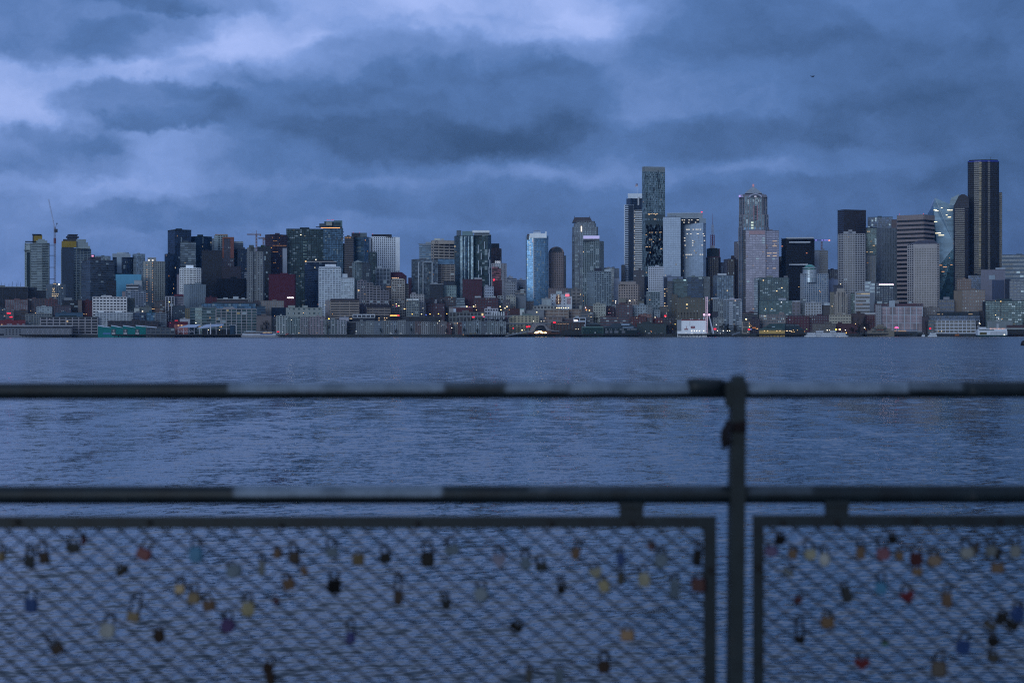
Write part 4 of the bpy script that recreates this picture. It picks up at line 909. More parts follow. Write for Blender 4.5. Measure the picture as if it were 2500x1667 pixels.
B = b('S3', 325, 547, 806, 3050, 'left wing of the white terraced condominium with a stepped top', 'grid', (.56,.60,.66), 'm', dep=20, fh=3.1, bw=4.4, sp=.42, pf=.2, name='condominium', lit=7, litcol=(1,.85,.5), pale=.22, pent=[(.28,.78,8,(.60,.62,.66)),(0,.95,2,(.5,.53,.58))], cap=2)
B = b('S3', 664, 770, 745, 3060, 'slender pale green glass tower with a peaked top', 'fin', (.26,.31,.33), 'g', s=.2, fh=3.2, bw=4, name='apartment_tower', cat='tower', lit=1, parapet=False)
mb = MB(); w_ = B.W/2; mb.add([(-w_,0,B.H),(w_,0,B.H),(w_,10,B.H),(-w_,10,B.H),(0,0,B.zz(722)),(0,10,B.zz(722))], [(0,1,4),(3,5,2),(0,4,5,3),(1,2,5,4),(0,3,2,1)]); mb.build('peaked_roof', paint((.26,.31,.33), .6), B.T)
b('S3', 768, 840, 755, 3075, 'dark companion slab right of the peaked green glass tower', 'balc', (.10,.12,.15), 'd', dep=12, fh=3.2, bw=4, sp=.3)
b('S3', 900, 1042, 808, 3130, 'pale grid office with tall paired windows below the white punched tower', 'grid', (.30,.33,.38), 'd', dep=20, fh=6.4, bw=5.6, sp=.14, pf=.2, t=.6, pale=.04, pent=[(.1,.4,4,PG)])
B = b('S3', 1038, 1207, 880, 3150, 'maroon block with a sloping shouldered roof and three amber windows', 'punch', (.10,.03,.055), 'k', dep=22, fh=4, parapet=False, pale=0, name='office_block')
mb = MB(); w_ = B.W/2; zt = B.zz(842); mb.add([(-w_,0,B.H),(w_,0,B.H),(w_,22,B.H),(-w_,22,B.H),(-w_,3,zt),(w_*.45,3,zt),(w_*.45,19,zt),(-w_,19,zt)],[(0,1,5,4),(1,2,6,5),(2,3,7,6),(3,0,4,7),(4,5,6,7)]); mb.build('sloping_roof', paint((.09,.025,.05), .7), B.T)
rowlights(B, 900, (1065,1080,1092,1106,1124), (1,.6,.35), 4, 2.2, 1)
B = b('S3', 1058, 1190, 922, 3095, 'beige crenellated apartment block with orange-lit cornice', 'grid', (.42,.37,.33), 'k', dep=16, fh=3.9, bw=4.6, sp=.45, pf=.26, name='apartment_block', lit=3, pale=.1, pent=[(.05,.9,2,BE)])
b('S3', 1185, 1228, 965, 3088, 'right shoulder of the beige crenellated apartments', 'band', (.36,.32,.30), 'k', dep=12, fh=3.9, pale=0)
B = b('S3', 1000, 1062, 978, 3085, 'left shoulder of the beige crenellated apartments, row of lamps on top', 'grid', (.22,.18,.18), 'k', dep=14, fh=3.9); rowlights(B, 990, (1012,1022,1032,1045), AMBER, 2, 1.4, 1)
B = b('S3', 800, 870, 955, 3010, 'first step of the mauve gridded building that descends to the right', 'grid', (.30,.28,.31), 'k', dep=18, fh=4.0, bw=5.4, sp=.3, pf=.2, name='stepped_building', pale=.04)
b('S3', 868, 945, 985, 3011, 'second step of the mauve gridded building', 'grid', (.30,.28,.31), 'k', dep=18, fh=4.0, bw=5.4, sp=.3, pf=.2, name='stepped_building', pale=.04, lit=1)
b('S3', 943, 1030, 1035, 3012, 'lowest, third step of the mauve gridded building', 'grid', (.28,.26,.30), 'k', dep=18, fh=4.0, bw=5.4, sp=.3, pf=.2, name='stepped_building', pale=.04)
B = b('S3', 712, 805, 935, 3022, 'mauve flats left of the stepped grid, one bright amber window', 'grid', (.25,.23,.26), 'd', dep=14, fh=4.0, bw=5, name='apartment_block', lit=2, pale=.12); rowlights(B, 1026, (725,), (1,.65,.3), 6, 3, 1.3)
b('S3', 1225, 1262, 905, 3300, 'thin maroon tower edge in the sky gap', 'blank', (.09,.04,.06), dep=10)
B = b('S3', 1258, 1525, 718, 3170, 'grey glass tower with two white outlined frames', 'glass', (.16,.18,.21), 'm', s=.22, fh=3.4, name='apartment_tower', cat='tower', lit=9, pale=.08)
ymn = min(v for u, v in B.P)
for xa in (1325, 1370, 1462): MB().box(B.xx(xa), B.xx(xa)+1.3, ymn-.5, ymn+8, B.zz(1090), B.zz(742)).build('white_frame', paint((.44,.47,.50), .6), B.T)
MB().box(B.xx(1370), B.xx(1468), ymn-.5, ymn+8, B.zz(746), B.zz(740)).build('white_frame', paint((.44,.47,.50), .6), B.T)
b('S3', 1338, 1462, 575, 3340, 'pale blue-grey tower with a wide flat roof brim', 'band', (.34,.39,.44), 'b', dep=20, fh=3.8, sp=.4, cap=3, roofcol=(.26,.29,.33), pent=[(.5,.95,5,(.34,.36,.38)),(-.08,.99,.8,(.2,.23,.27))])
B = b('S4', 16, 246, 528, 3310, 'broad beige office tower with heavy stone bands and a round emblem', 'grid', (.42,.37,.33), 'k', s=.08, fh=5.2, bw=10, sp=.5, pf=.12, t=.9, name='office_tower', cat='tower', pale=0, roofcol=(.34,.30,.27), pent=[(.12,.38,5,(.5,.5,.46)),(.4,.55,4,(.4,.4,.4))])
block(B, 18, 244, 528, 560, 1.1, 1, 'blank_attic', (.40,.35,.31)); o = MB(); yb_ = min(v for u, v in B.P)-1.2; o.path([(B.xx(66)+2.4*math.cos(a), yb_, B.zz(541)+2.4*math.sin(a)) for a in [k*math.pi/8 for k in range(16)]], .35, 5, True).build('round_emblem', paint((.14,.12,.14), .6), B.T)
B = b('S4', 76, 246, 765, 3200, 'tan gridded office below a blue glass attic', 'grid', (.40,.34,.30), 'k', dep=20, fh=3.9, bw=8, sp=.35, pf=.1, t=.6, name='office_block', pale=.03, parapet=False, lit=2)
MB().box(-B.W/2, B.W/2, 0, 18, B.H, B.zz(712)).build('glass_attic', glass(*[GL['b'][0],.4,.15], 6, 6, .2, 0), B.T)
b('S4', 0, 130, 965, 3115, 'dark plain block under a thin white roof edge', 'band', (.05,.06,.08), 'k', dep=16, roofcol=(.38,.40,.44), cap=1, lit=1, pale=.04)
b('S4', 82, 264, 982, 3120, 'pale green patchwork clad apartment block', 'punch', (.27,.35,.35), 'd', s=.0, dep=16, fh=4.4, bw=4, sp=.5, pf=.5, name='apartment_block', pent=[(.3,.95,10,(.05,.06,.08))])
B = b('S3', 1205, 1335, 1120, 3000, 'grey-green house block under two white skylight canopies, their glow put into the paint', 'grid', (.26,.28,.27), 'd', dep=14, fh=4, lit=1, roofcol=(.2,.22,.22)); block(B, 1208, 1268, 1114, 1124, 2, 3, 'canopy', (.75,.78,.80)); block(B, 1272, 1330, 1114, 1124, 2, 3, 'canopy', (.75,.78,.80))  # white canopy paint stands in for their glow, no emission
b('S3', 1245, 1385, 1070, 3025, 'white gridded block with a lit parapet behind the skylight canopies', 'punch', (.36,.35,.36), 'k', dep=14, fh=4.2, bw=4.4, pale=0, pent=[(.1,.4,4,(.3,.28,.30))], lit=1)
b('S3', 1330, 1400, 1152, 2996, 'small lilac block of square windows, lower right of the skylights', 'punch', (.34,.33,.36), 'k', dep=12, fh=4.2, bw=4.4, pale=0)
b('S3', 1350, 1590, 1165, 3010, 'plum brick warehouse row behind the road lamps', 'punch', (.13,.075,.09), 'd', dep=18, fh=4.4, pent=[(.6,.68,10,(.3,.3,.33))], lit=1)
b('S3', 1390, 1570, 1120, 3035, 'dark brick block above the plum warehouse row', 'punch', (.09,.075,.09), 'd', dep=12, lit=2)
b('S4', 100, 265, 1105, 3040, 'brown brick apartment block left of the green-clad one foot', 'grid', (.15,.11,.11), 'd', dep=14, fh=4, lit=1)
b('S4', 262, 350, 1105, 3038, 'slate apartments at the foot of the tall glass twin', 'band', (.10,.13,.16), 'm', dep=12, fh=4)

# two distant cranes above the grey concrete tower
for (x, yt, ja, jb, yj, D_, lab) in ((1140,420,1045,1187,462,3420,'larger of two brown hammerhead cranes above the grey concrete tower'),(1212,488,1160,1232,500,3430,'smaller brown hammerhead crane right of the larger one')):
    T = thing('tower_crane', (wx(PX('S2',x),D_), D_, 20), lab, 'crane'); cp_ = paint((.32,.17,.12), .6)
    f_ = lambda X_, Y_: ((X_-x)/4.1275/F*D_, 0, wz(PY('S2',Y_),D_)-20)
    lattice(MB(), (0,0,0), f_(x,yj), 2.2, 30, .3).build('mast', cp_, T); lattice(MB(), f_(ja,yj), f_(jb,yj), 1.6, 18, .22).build('jib', cp_, T)
    MB().tube(f_(x,yj), f_(x,yt), .4, 5).build('peak', cp_, T); MB().tube(f_(x,yt+6), f_(ja+25,yj), .15, 4).build('tie_rope', cp_, T); MB().box(f_(jb-14,0)[0], f_(jb,0)[0], -1, 1, f_(0,yj)[2]-3, f_(0,yj)[2]).build('counterweight', cp_, T)

# ================================================================ middle (S4, S5)
B = b('S4', 248, 440, 478, 3280, 'tall glass tower with pale vertical strips, left half of the white-crowned pair', 'fin', (.12,.16,.18), 'b', s=.30, fh=3.3, bw=4.6, pf=.12, name='apartment_tower', cat='tower', lit=4, pale=.14, cap=1, pent=[(.1,.35,13,(.15,.18,.22)),(.4,.97,11,(.20,.30,.32))])
ymn = min(v for u, v in B.P)
for xa in (303, 345, 385, 412): MB().box(B.xx(xa), B.xx(xa)+(4.2 if xa in (303,412) else 1.7), ymn-.6+(xa-300)*.04, ymn+10, B.zz(1098 if xa == 303 else 915), B.zz(480)).build('pale_strip', glass((.34,.46,.52), .6, .2, 3.3, 2.4, .35, .2), B.T)
B = b('S4', 440, 616, 465, 3285, 'glass tower with a long white crown block, right half of the pair', 'glass', (.10,.13,.15), 'g', s=-.2, fh=3.3, bw=3, name='apartment_tower', cat='tower', lit=3, pale=.1, parapet=False, pent=[(0,.01,1,None)])
crown(B,'S4',[(428,600,422,446,2,14,(.66,.68,.70),'crown_block'),(442,612,462,470,-.5,16,(.30,.33,.35),'roof_slab'),(446,600,446,465,4,14,(.08,.10,.12),'dark_storey')])
rnd = random.Random(5)
for (x, y0, y1) in ((482,570,650),(484,725,830),(486,870,960),(512,650,715),(514,800,870),(546,535,610),(592,612,690),(586,650,720),(598,720,800),(590,790,860),(594,860,980)):
    block(B, x, x+9, y0, y1, .9, .8, 'white_fin', (.42,.47,.52))
B = b('S4', 617, 700, 605, 3400, 'dark topped brown tower behind the white-crowned pair', 'fin', (.14,.10,.10), 'k', s=.3, fh=3.6, bw=3, name='apartment_tower', cat='tower', cap=1, pent=[(0,.98,11,(.03,.04,.05))], parapet=True)
b('S4', 698, 718, 612, 3410, 'narrow brown side of the dark topped tower', 'fin', (.18,.13,.12), 'k', dep=8, bw=3)
B = b('S4', 620, 770, 758, 3200, 'maroon and white framed hotel with a rooftop letter sign', 'fin', (.48,.47,.50), 'w', s=-.38, fh=3.5, bw=4.2, pf=.34, sp=.3, name='hotel', cat='building', pale=.05, th=30)
ymn = min(v for u, v in B.P); mr_ = paint((.13,.05,.065), .7)
MB().box(B.xx(624), B.xx(714), ymn-.9, ymn+3, B.zz(1070), B.zz(790)).build('maroon_panel', glass((.13,.055,.07), .15, .4, 3.5, 3.2, .9, .04), B.T)
for k in range(9): MB().box(B.xx(628), B.xx(712), ymn-1.3, ymn-.9, B.zz(812+k*24)-.4, B.zz(812+k*24)+1.0).build('storey_band', mr_, B.T)
mb = MB(); 
for x in (656, 676, 694): 
    mb.path([(B.xx(x)+.2,2,B.zz(748)),(B.xx(x)+.2,2,B.zz(732)),(B.xx(x+11),2,B.zz(732)),(B.xx(x+11),2,B.zz(748)),(B.xx(x)+.2,2,B.zz(748))], .45, 5)
mb.build('sign_letters', glow((.6,.65,.75), .7), B.T)
B = b('S4', 640, 720, 935, 3120, 'low maroon block with a glowing red vertical sign', 'punch', (.12,.045,.06), 'k', dep=14, fh=4); 
MB().box(B.xx(638), B.xx(652), 0, 1, B.zz(934), B.zz(914)).build('red_sign', glow(REDL, 3), B.T)
B = b('S4', 330, 525, 920, 3060, 'windowed maroon block in front of the glass twin', 'punch', (.11,.045,.06), 'k', dep=20, fh=5.2, bw=7.0, sp=.66, pf=.74, name='office_block', pale=0, pent=[(.6,.98,3,(.45,.46,.50))])
b('S4', 528, 640, 992, 3065, 'blue-white block with small window rows right of the maroon one', 'punch', (.40,.43,.50), 'k', s=.2, fh=4.6, bw=4.6, sp=.66, pf=.5, pale=0)
b('S4', 752, 860, 948, 3110, 'pale grey block with dark square windows left of the hillside gap', 'punch', (.34,.35,.38), 'k', s=.2, fh=4.4, bw=4.4, pale=.03)
b('S4', 766, 862, 1088, 3040, 'cream block with square windows below the pale grey one', 'punch', (.38,.37,.33), 'd', dep=14, fh=4, bw=4.4, pale=.03)
b('S4', 858, 962, 1035, 3085, 'tan long roofed school-like block in the gap', 'band', (.26,.24,.23), 'd', dep=16, fh=5, pent=[(.5,.9,3,PG)])
b('S4', 858, 965, 1082, 3050, 'grey low block under the tan one left of the blue tower', 'blank', (.20,.22,.25), dep=12)
b('S4', 438, 686, 1108, 3010, 'dark red brick warehouse with many arched windows', 'punch', (.125,.06,.07), 'd', dep=22, fh=4.4, bw=4.4, name='warehouse', lit=0, pale=.07, pent=[(.05,.3,4,PG),(.6,.9,4,PG)])
b('S4', 680, 740, 1085, 3020, 'pale small block with three windows beside the brick warehouse', 'grid', (.33,.34,.35), 'k', dep=12, fh=4)
b('S4', 735, 805, 1130, 3008, 'grey-brown alley block right of the warehouse', 'punch', (.16,.14,.15), 'd', dep=14)
B = b('S4', 190, 430, 1200, 2985, 'long dark red hall with a white end bay and a lit roof edge', 'blank', (.13,.045,.055), dep=16, roofcol=(.40,.40,.42), cap=.8, name='hall'); block(B, 190, 236, 1205, 1250, .4, .4, 'pale_end', (.32,.31,.31)); block(B, 236, 262, 1210, 1248, .7, .4, 'white_banner', (.45,.52,.60))
b('S4', 190, 550, 1252, 2950, 'long low colonnade of grey arches below the dark red hall', 'grid', (.20,.21,.21), 'k', dep=10, fh=8, bw=6, pf=.3, sp=.25, name='arcade', lit=2, pale=0)
b('S4', 550, 685, 1215, 2985, 'white arcaded upper terrace building', 'grid', (.46,.45,.50), 'k', dep=12, fh=5, bw=4.5, pf=.35, roofcol=(.50,.48,.52))
B = b('S4', 612, 798, 1262, 2925, 'house row with tall white blades between dark windows', 'blank', (.08,.075,.09), dep=14, name='row_house', cat='building', parapet=False)
for k in range(7):
    xa = 618+k*24; z1_ = B.zz(1245-(k % 2)*3)
    block(B, xa, xa+10, 1242, 1318, 1.0, 4, 'white_blade', (.58,.60,.62) if k < 6 else (.20,.04,.05)); block(B, xa+11, xa+19, 1262, 1276, .4, .3, 'window', (.30,.30,.33)); block(B, xa+11, xa+19, 1292, 1306, .4, .3, 'window', (.28,.28,.32))
b('S4', 800, 1098, 1285, 2925, 'long cream building with two rows of dark square windows', 'punch', (.42,.37,.26), 'k', dep=14, fh=3.6, bw=5.6, sp=.5, pf=.5, name='market_hall', pale=0, roofcol=(.2,.25,.24))
B = b('S4', 905, 950, 1222, 2945, 'small white painted wall with a dark mural over the cream building', 'blank', (.50,.52,.50), dep=6, name='mural_wall', roofcol=(.25,.38,.37), cap=2); block(B, 930, 944, 1246, 1262, .2, .2, 'mural', (.06,.08,.09))
b('S4', 800, 905, 1215, 2960, 'dark red shed left of the small mural wall', 'blank', (.11,.055,.055), dep=12)
B = b('S4', 950, 1148, 1232, 2955, 'grey sloping concrete wall with one lamp right of the mural wall', 'blank', (.24,.25,.27), dep=14); rowlights(B, 1248, (1075,), (1,.85,.5), 6, 2.4, 1.4)
b('S4', 800, 1042, 1142, 3005, 'sandy tan apartment block with small windows, left of the blue tower foot', 'punch', (.34,.28,.24), 'd', dep=18, fh=4.2, bw=4.6, sp=.58, pf=.6, name='apartment_block', pent=[(.4,.7,5,(.3,.27,.25))], lit=0)
B = b('S4', 1044, 1280, 1190, 2985, 'white concrete gallery block with big square openings', 'punch', (.36,.36,.35), 'k', dep=14, fh=6, bw=5.2, sp=.42, pf=.35, pale=.04)
B = b('S4', 1150, 1395, 1228, 2965, 'wide tan loft warehouse with brick-red windows and a lamp row', 'grid', (.34,.30,.27), 'w', dep=18, fh=5.2, bw=7.6, sp=.36, pf=.14, t=.5, name='warehouse', pale=.03); rowlights(B, 1204, (1278,1300,1322,1346,1368,1394), (1,.75,.4), 8, 1.8, 1.6)
b('S4', 1392, 1530, 1222, 2968, 'right wing of the tan loft warehouse with narrower red windows', 'grid', (.33,.29,.27), 'w', dep=18, fh=5.2, bw=5.2, sp=.36, pf=.16, t=.5, name='warehouse', pent=[(.82,.98,9,(.36,.36,.33))], lit=1)
b('S4', 1145, 1330, 1300, 2935, 'lower arcaded storey in front of the tan loft warehouse', 'grid', (.26,.22,.22), 'w', dep=10, fh=6, bw=8)
b('S4', 1260, 1450, 1318, 2925, 'low plum brick market hall behind the lit eaves', 'blank', (.15,.11,.12), dep=10, roofcol=(.2,.19,.2))
B = b('S4', 1448, 1568, 1305, 2915, 'white framed terrace restaurant with a bright white sign', 'grid', (.46,.50,.58), 'k', dep=10, fh=6, bw=10, sp=.3, pf=.14, name='restaurant', pale=.1); 
MB().box(B.xx(1450), B.xx(1486), -1.2, -.7, B.zz(1334), B.zz(1327)).build('white_sign', glow((1,.9,.95), 5), B.T); MB().box(B.xx(1474), B.xx(1484), -1.4, -1.2, B.zz(1332), B.zz(1328)).build('sign_tip', glow((1,.1,.15), 3), B.T)
# blue curved tower
B = b('S4', 966, 1192, 478, 3230, 'bright blue curved glass tower with a white crown and a spine of balconies', 'glass', (.26,.34,.42), ((.10,.22,.38),.5,.2), poly=lambda W: [(-W*.5,6),(-W*.46,1.5),(-W*.16,0),(W*.12,1.5),(W*.36,4.5),(W*.5,8.5),(W*.5,28),(-W*.5,28)], fh=3.3, bw=3, name='apartment_tower', cat='tower', pale=.05, gvar=.25, parapet=False, pent=[(0,.01,1,None)], lit=2)
crown(B,'S4',[(1003,1175,455,500,-1,16,(.72,.74,.76),'crown_wall'),(978,1003,460,520,1,14,(.12,.10,.11),'crown_block'),(1040,1115,438,456,5,13,(.50,.52,.55),'roof_plant'),(1160,1176,434,456,4,10,(.6,.62,.65),'crown_tip'),(1052,1112,421,427,5,9,(.3,.32,.36),'roof_mast'),(1038,1048,505,1110,-1.2,2,(.46,.50,.56),'white_spine')])
for k in range(34): block(B, 1046, 1064, 520+k*17.4, 524+k*17.4, 1.8, 1, 'balcony', (.40,.44,.50))
for y, x in ((520,1040),(530,1040),(540,1041)): rowlights(B, y, (x,), (1,.5,.2), 2.5, 2.6, 1.8)
for y in (562,590,610,628,645,665): rowlights(B, y, (1010,1014 if y % 2 else 1006), (1,.9,.7), 2, 1.4, 1.2)
b('S4', 1128, 1222, 1115, 3000, 'pale portal building with blue glass right of the blue tower foot', 'grid', (.34,.36,.38), 'p', dep=10, fh=12, bw=12, sp=.1, pf=.12)
# brown arched tower
B = b('S4', 1196, 1350, 645, 3270, 'brown stone tower with a great rounded arch top', 'punch', (.28,.22,.22), 'k', s=.0, poly=lambda W: chamf(W, 24, W*.06), fh=4.0, bw=4.0, sp=.42, pf=.42, name='office_tower', cat='tower', pale=0, parapet=False, pent=[(0,.01,1,None)], lit=3)
def arch_roof(B, xa, xb, ybase, ytop, da, db, mat, name, n=14):
    X0, X1 = B.xx(xa), B.xx(xb); zb_, zt_ = B.zz(ybase), B.zz(ytop); cx = (X0+X1)/2; r = (X1-X0)/2
    pr = [(cx-r*math.cos(math.pi*i/n), zb_+(zt_-zb_)*math.sin(math.pi*i/n)) for i in range(n+1)]
    mb = MB(); m = n+1; mb.add([(x, da, z) for x, z in pr]+[(x, db, z) for x, z in pr], [tuple(range(m)), tuple(range(2*m-1, m-1, -1))]+[(i, m+i, m+i+1, i+1) for i in range(n)]+[(0, n, m+n, m)])
    return mb.build(name, mat, B.T)
arch_roof(B, 1196, 1350, 650, 587, 1, 22, paint((.26,.20,.20), .7), 'arched_roof'); arch_roof(B, 1238, 1330, 645, 590, .2, 1.2, paint((.035,.05,.075), .3), 'arched_window'); arch_roof(B, 1200, 1238, 650, 612, .5, 1.5, paint((.07,.09,.12), .3), 'arched_window')
b('S4', 1348, 1371, 685, 3310, 'thin pale tower edge between brown arch tower and grey stepped tower', 'blank', (.36,.37,.37), dep=10)
b('S4', 1195, 1388, 1010, 3160, 'brown stone podium with a gabled lower front', 'punch', (.24,.19,.19), 'd', dep=20, fh=4)
# white building with two painted murals
B = b('S4', 1216, 1372, 1070, 3030, 'white block with a tall brown portrait-like mural and small windows', 'punch', (.48,.50,.54), 'k', dep=16, fh=4.6, bw=5.8, sp=.68, pf=.72, name='mural_building', pale=0, pent=[(.35,.72,7,(.42,.46,.46))])
m, t, p = new_mat('mural_paint'); pos = t.new('ShaderNodeTexCoord').outputs['Object']; nz = t.noise(pos, .32, 5, .6, 1.2).outputs[0]
t.put(p.inputs['Base Color'], t.ramp(nz, [(.40,(.02,.02,.025)),(.47,(.26,.10,.05)),(.53,(.05,.035,.03)),(.60,(.45,.34,.28))])); p.inputs['Roughness'].default_value = .8
mb = MB(); cx_ = B.xx(1292); cz_ = B.zz(1118); mb.add([(cx_+a*B.m(1)*7.6, -.7, cz_+c*B.m(1)*12.0) for a, c in ((-.7,-1),(-.9,-.3),(-.8,.4),(-.45,.9),(.1,1),(.55,.85),(.8,.5),(1,.1),(.95,-.4),(.6,-.9),(.1,-1.02))]+[(cx_+a*B.m(1)*7.6, -.3, cz_+c*B.m(1)*12.0) for a, c in ((-.7,-1),(-.9,-.3),(-.8,.4),(-.45,.9),(.1,1),(.55,.85),(.8,.5),(1,.1),(.95,-.4),(.6,-.9),(.1,-1.02))], [tuple(range(10,-1,-1))]+[tuple(range(11,22))]+[(i,(i+1)%11,11+(i+1)%11,11+i) for i in range(11)])
mb.build('mural', m, B.T)
for y in (1078,1095,1110,1126,1142,1156): rowlights(B, y, (1296,), (1,.75,.5), 3, 1.4, 1.4)
B = b('S4', 1372, 1430, 1092, 3026, 'white side wall with a smaller red and black mural', 'blank', (.52,.54,.58), dep=12, name='mural_building')
m2, t, p = new_mat('small_mural_paint'); pos = t.new('ShaderNodeTexCoord').outputs['Object']; nz = t.noise(pos, .45, 5, .7, 2.).outputs[0]
t.put(p.inputs['Base Color'], t.ramp(nz, [(.42,(.03,.03,.05)),(.50,(.28,.16,.19)),(.56,(.45,.42,.46)),(.62,(.10,.03,.06))]))
MB().box(B.xx(1378), B.xx(1416), -.6, -.2, B.zz(1165), B.zz(1106)).build('mural', m2, B.T)
MB().box(B.xx(1366), B.xx(1402), -1.5, -.7, B.zz(1088), B.zz(1068)).build('red_sign', glow((1,.08,.12), 2.2), B.T)
MB().box(B.xx(1364), B.xx(1404), -.6, 3, B.zz(1092), B.zz(1052)).build('sign_tower', paint((.46,.50,.52), .7), B.T)
b('S4', 1425, 1522, 1020, 3080, 'tan slotted block right of the mural walls', 'grid', (.25,.23,.22), 'k', dep=14, fh=6, bw=8, sp=.6, pf=.4)
# stepped tower with the hipped roof
B = b('S5', -9, 210, 640, 3300, 'grey stepped stone tower with a brown hipped roof and one lit strip', 'fin', (.21,.23,.27), 'm', poly=lambda W: chamf(W, 34, W*.09), fh=3.9, bw=4.4, pf=.34, sp=.14, name='office_tower', cat='tower', pale=.12, parapet=False, pent=[(0,.01,1,None)])
gm_ = glass(*[GL['m'][0],.4,.2], 4, 4, .4, .08)
for (xa, xb, ya, yb, d0, d1) in ((-7,208,575,640,1,33),(5,190,545,576,4,30),(20,182,525,546,6,28)):
    P_ = [(B.xx(xa)+2,d0),(B.xx(xb)-2,d0),(B.xx(xb),d0+2),(B.xx(xb),d1),(B.xx(xa),d1),(B.xx(xa),d0+2)]
    MB().prism(P_, B.zz(yb), B.zz(ya)-.02).build('upper_tier', gm_, B.T); mb = MB(); facade(mb, P_, B.zz(yb), B.zz(ya), .2, .36, 4.4, .5, 3.9); mb.prism(P_, B.zz(ya)-.1, B.zz(ya)+.9); mb.build('tier_wall', B.wm, B.T)
mb = MB(); a_, c_ = B.xx(-10), B.xx(165); e_, f_ = B.xx(10), B.xx(142); zb_, zt_ = B.zz(532), B.zz(487)
mb.add([(a_,5,zb_),(c_,5,zb_),(c_,29,zb_),(a_,29,zb_),(e_,13,zt_),(f_,13,zt_),(f_,21,zt_),(e_,21,zt_)],[(0,1,5,4),(1,2,6,5),(2,3,7,6),(3,0,4,7),(4,5,6,7),(3,2,1,0)]); mb.build('hipped_roof', paint((.10,.085,.09), .7), B.T)
for x in (8, 140): MB().box(B.xx(x)-.5, B.xx(x)+.5, 16, 17, zt_, B.zz(474)).build('finial', paint((.06,.05,.05), .7), B.T)
MB().box(B.xx(64), B.xx(73), -.4, .2, B.zz(612), B.zz(566)).build('lit_strip', glow((1,.75,.55), 1.6), B.T)
for xa in (45,): block(B, 45, 58, 800, 1090, .6, .4, 'dark_slot', (.02,.03,.05))
B = b('S5', 80, 258, 692, 3200, 'pale gridded glass tower with a glowing lavender crown bar', 'grid', (.28,.32,.34), 'g', s=-.22, fh=3.4, bw=3.4, sp=.2, pf=.3, name='apartment_tower', cat='tower', lit=9, pale=.12, parapet=False, pent=[(0,.01,1,None)])
crown(B,'S5',[(84,222,646,674,2,12,(.70,.68,.86),'crown_bar'),(84,222,674,692,3,12,(.12,.13,.15),'dark_storey')])
MB().box(B.xx(86), B.xx(221), 1.7, 2.0, B.zz(671), B.zz(649)).build('lit_bar', glow((.55,.50,.95), .45), B.T)
B = b('S5', 120, 320, 958, 3090, 'mid-rise apartments with bright cyan-white balcony fronts', 'balc', (.30,.36,.40), 'd', s=.28, fh=3.3, bw=4.5, sp=.38, pf=.2, t=1., name='apartment_tower', cat='tower', lit=14, litcol=(.6,.9,1), lit_e=.8, pale=.2, cap=2, pent=[(.3,.6,8,(.06,.06,.08)),(.72,.98,5,(.42,.47,.50))])
b('S5', 258, 345, 925, 3230, 'pale beige slab behind the cyan balcony apartments', 'band', (.36,.36,.37), 'm', dep=14)
b('S5', 300, 388, 930, 3290, 'distant pale blue-grey hotel slab in the sky gap', 'punch', (.26,.29,.34), 'd', dep=14)
b('S5', 344, 392, 1010, 3150, 'blank lavender-grey wall right of the cyan balcony apartments', 'blank', (.34,.36,.42), dep=12)
b('S5', 410, 437, 900, 3330, 'thin dark tower left of the white striped tower', 'fin', (.14,.15,.18), 'k', dep=10)
B = b('S5', 384, 568, 1065, 3070, 'beige stone block with paired windows and a raised centre attic', 'punch', (.37,.30,.27), 'k', s=-.1, fh=4.2, bw=4.4, sp=.45, pf=.5, name='hotel', pale=0, lit=1, pent=[(.08,.8,6,(.34,.29,.27))])
block(B, 390, 450, 1178, 1215, .8, 3, 'blank_wing', (.24,.22,.19))
b('S5', 512, 602, 945, 3180, 'brown-grey office block behind the beige stone block', 'grid', (.14,.13,.15), 'k', dep=18, lit=1)
b('S5', 570, 640, 1000, 3230, 'dark navy slab between the brown-grey block and the white grid', 'glass', (.04,.06,.09), 'n', dep=12)
# white striped tower, flag
B = b('S5', 437, 510, 385, 3350, 'left face of the white striped condominium tower, curved balcony bands', 'balc', (.60,.66,.76), 'n', dep=20, fh=4.0, bw=14, sp=.36, pf=.02, t=1.2, name='condominium_tower', cat='tower', parapet=False, pale=0, pent=[(0,.01,1,None)])
crown(B,'S5',[(468,512,385,1030,-2.4,3,(.04,.06,.10),'dark_bay')])
B = b('S5', 510, 588, 432, 3352, 'right face of the white striped condominium tower with lit left edge', 'band', (.66,.68,.72), 'k', dep=18, fh=4.0, bw=3, sp=.46, t=.6, name='condominium_tower', cat='tower', parapet=False, pale=0, pent=[(0,.01,1,None)])
for k in range(34):
    if k % 3 != 1: rowlights(B, 440+k*15, (517,), (1,.85,.65), 2 if k % 2 else 1, 3.0, 1.3)
B = b('S5', 452, 588, 330, 3372, 'navy upper block and white cap of the striped condominium tower', 'glass', (.10,.13,.18), 'n', s=.25, fh=4, name='condominium_tower', cat='tower', parapet=False, pale=0, pent=[(0,.01,1,None)])
crown(B,'S5',[(464,586,288,330,2,14,(.62,.66,.72),'crown_block'),(547,560,318,388,-1,3,(.5,.5,.52),'lit_shaft')])
for k in range(5): rowlights(B, 325+k*14, (553,), (1,.95,.8), 2.5, 3, 2.2)
fp = thing('flag_pole', (wx(PX('S5',549),B.D+6), B.D+6, B.zg+B.zz(288)), 'thin white flag pole on the striped tower roof', 'flagpole')
z_ = wz(PY('S5',205),B.D+6)-fp.location[2]; MB().tube((0,0,0),(0,0,z_),.35,6,.2).build('pole', paint((.6,.6,.65), .5), fp)
fl = thing('flag', (fp.location[0]-.3, B.D+6, fp.location[2]+z_), 'small striped flag with a blue corner flying above the striped tower', 'flag')
s_ = (B.D+6)/F/3.485
mb = MB(); mc = MB()
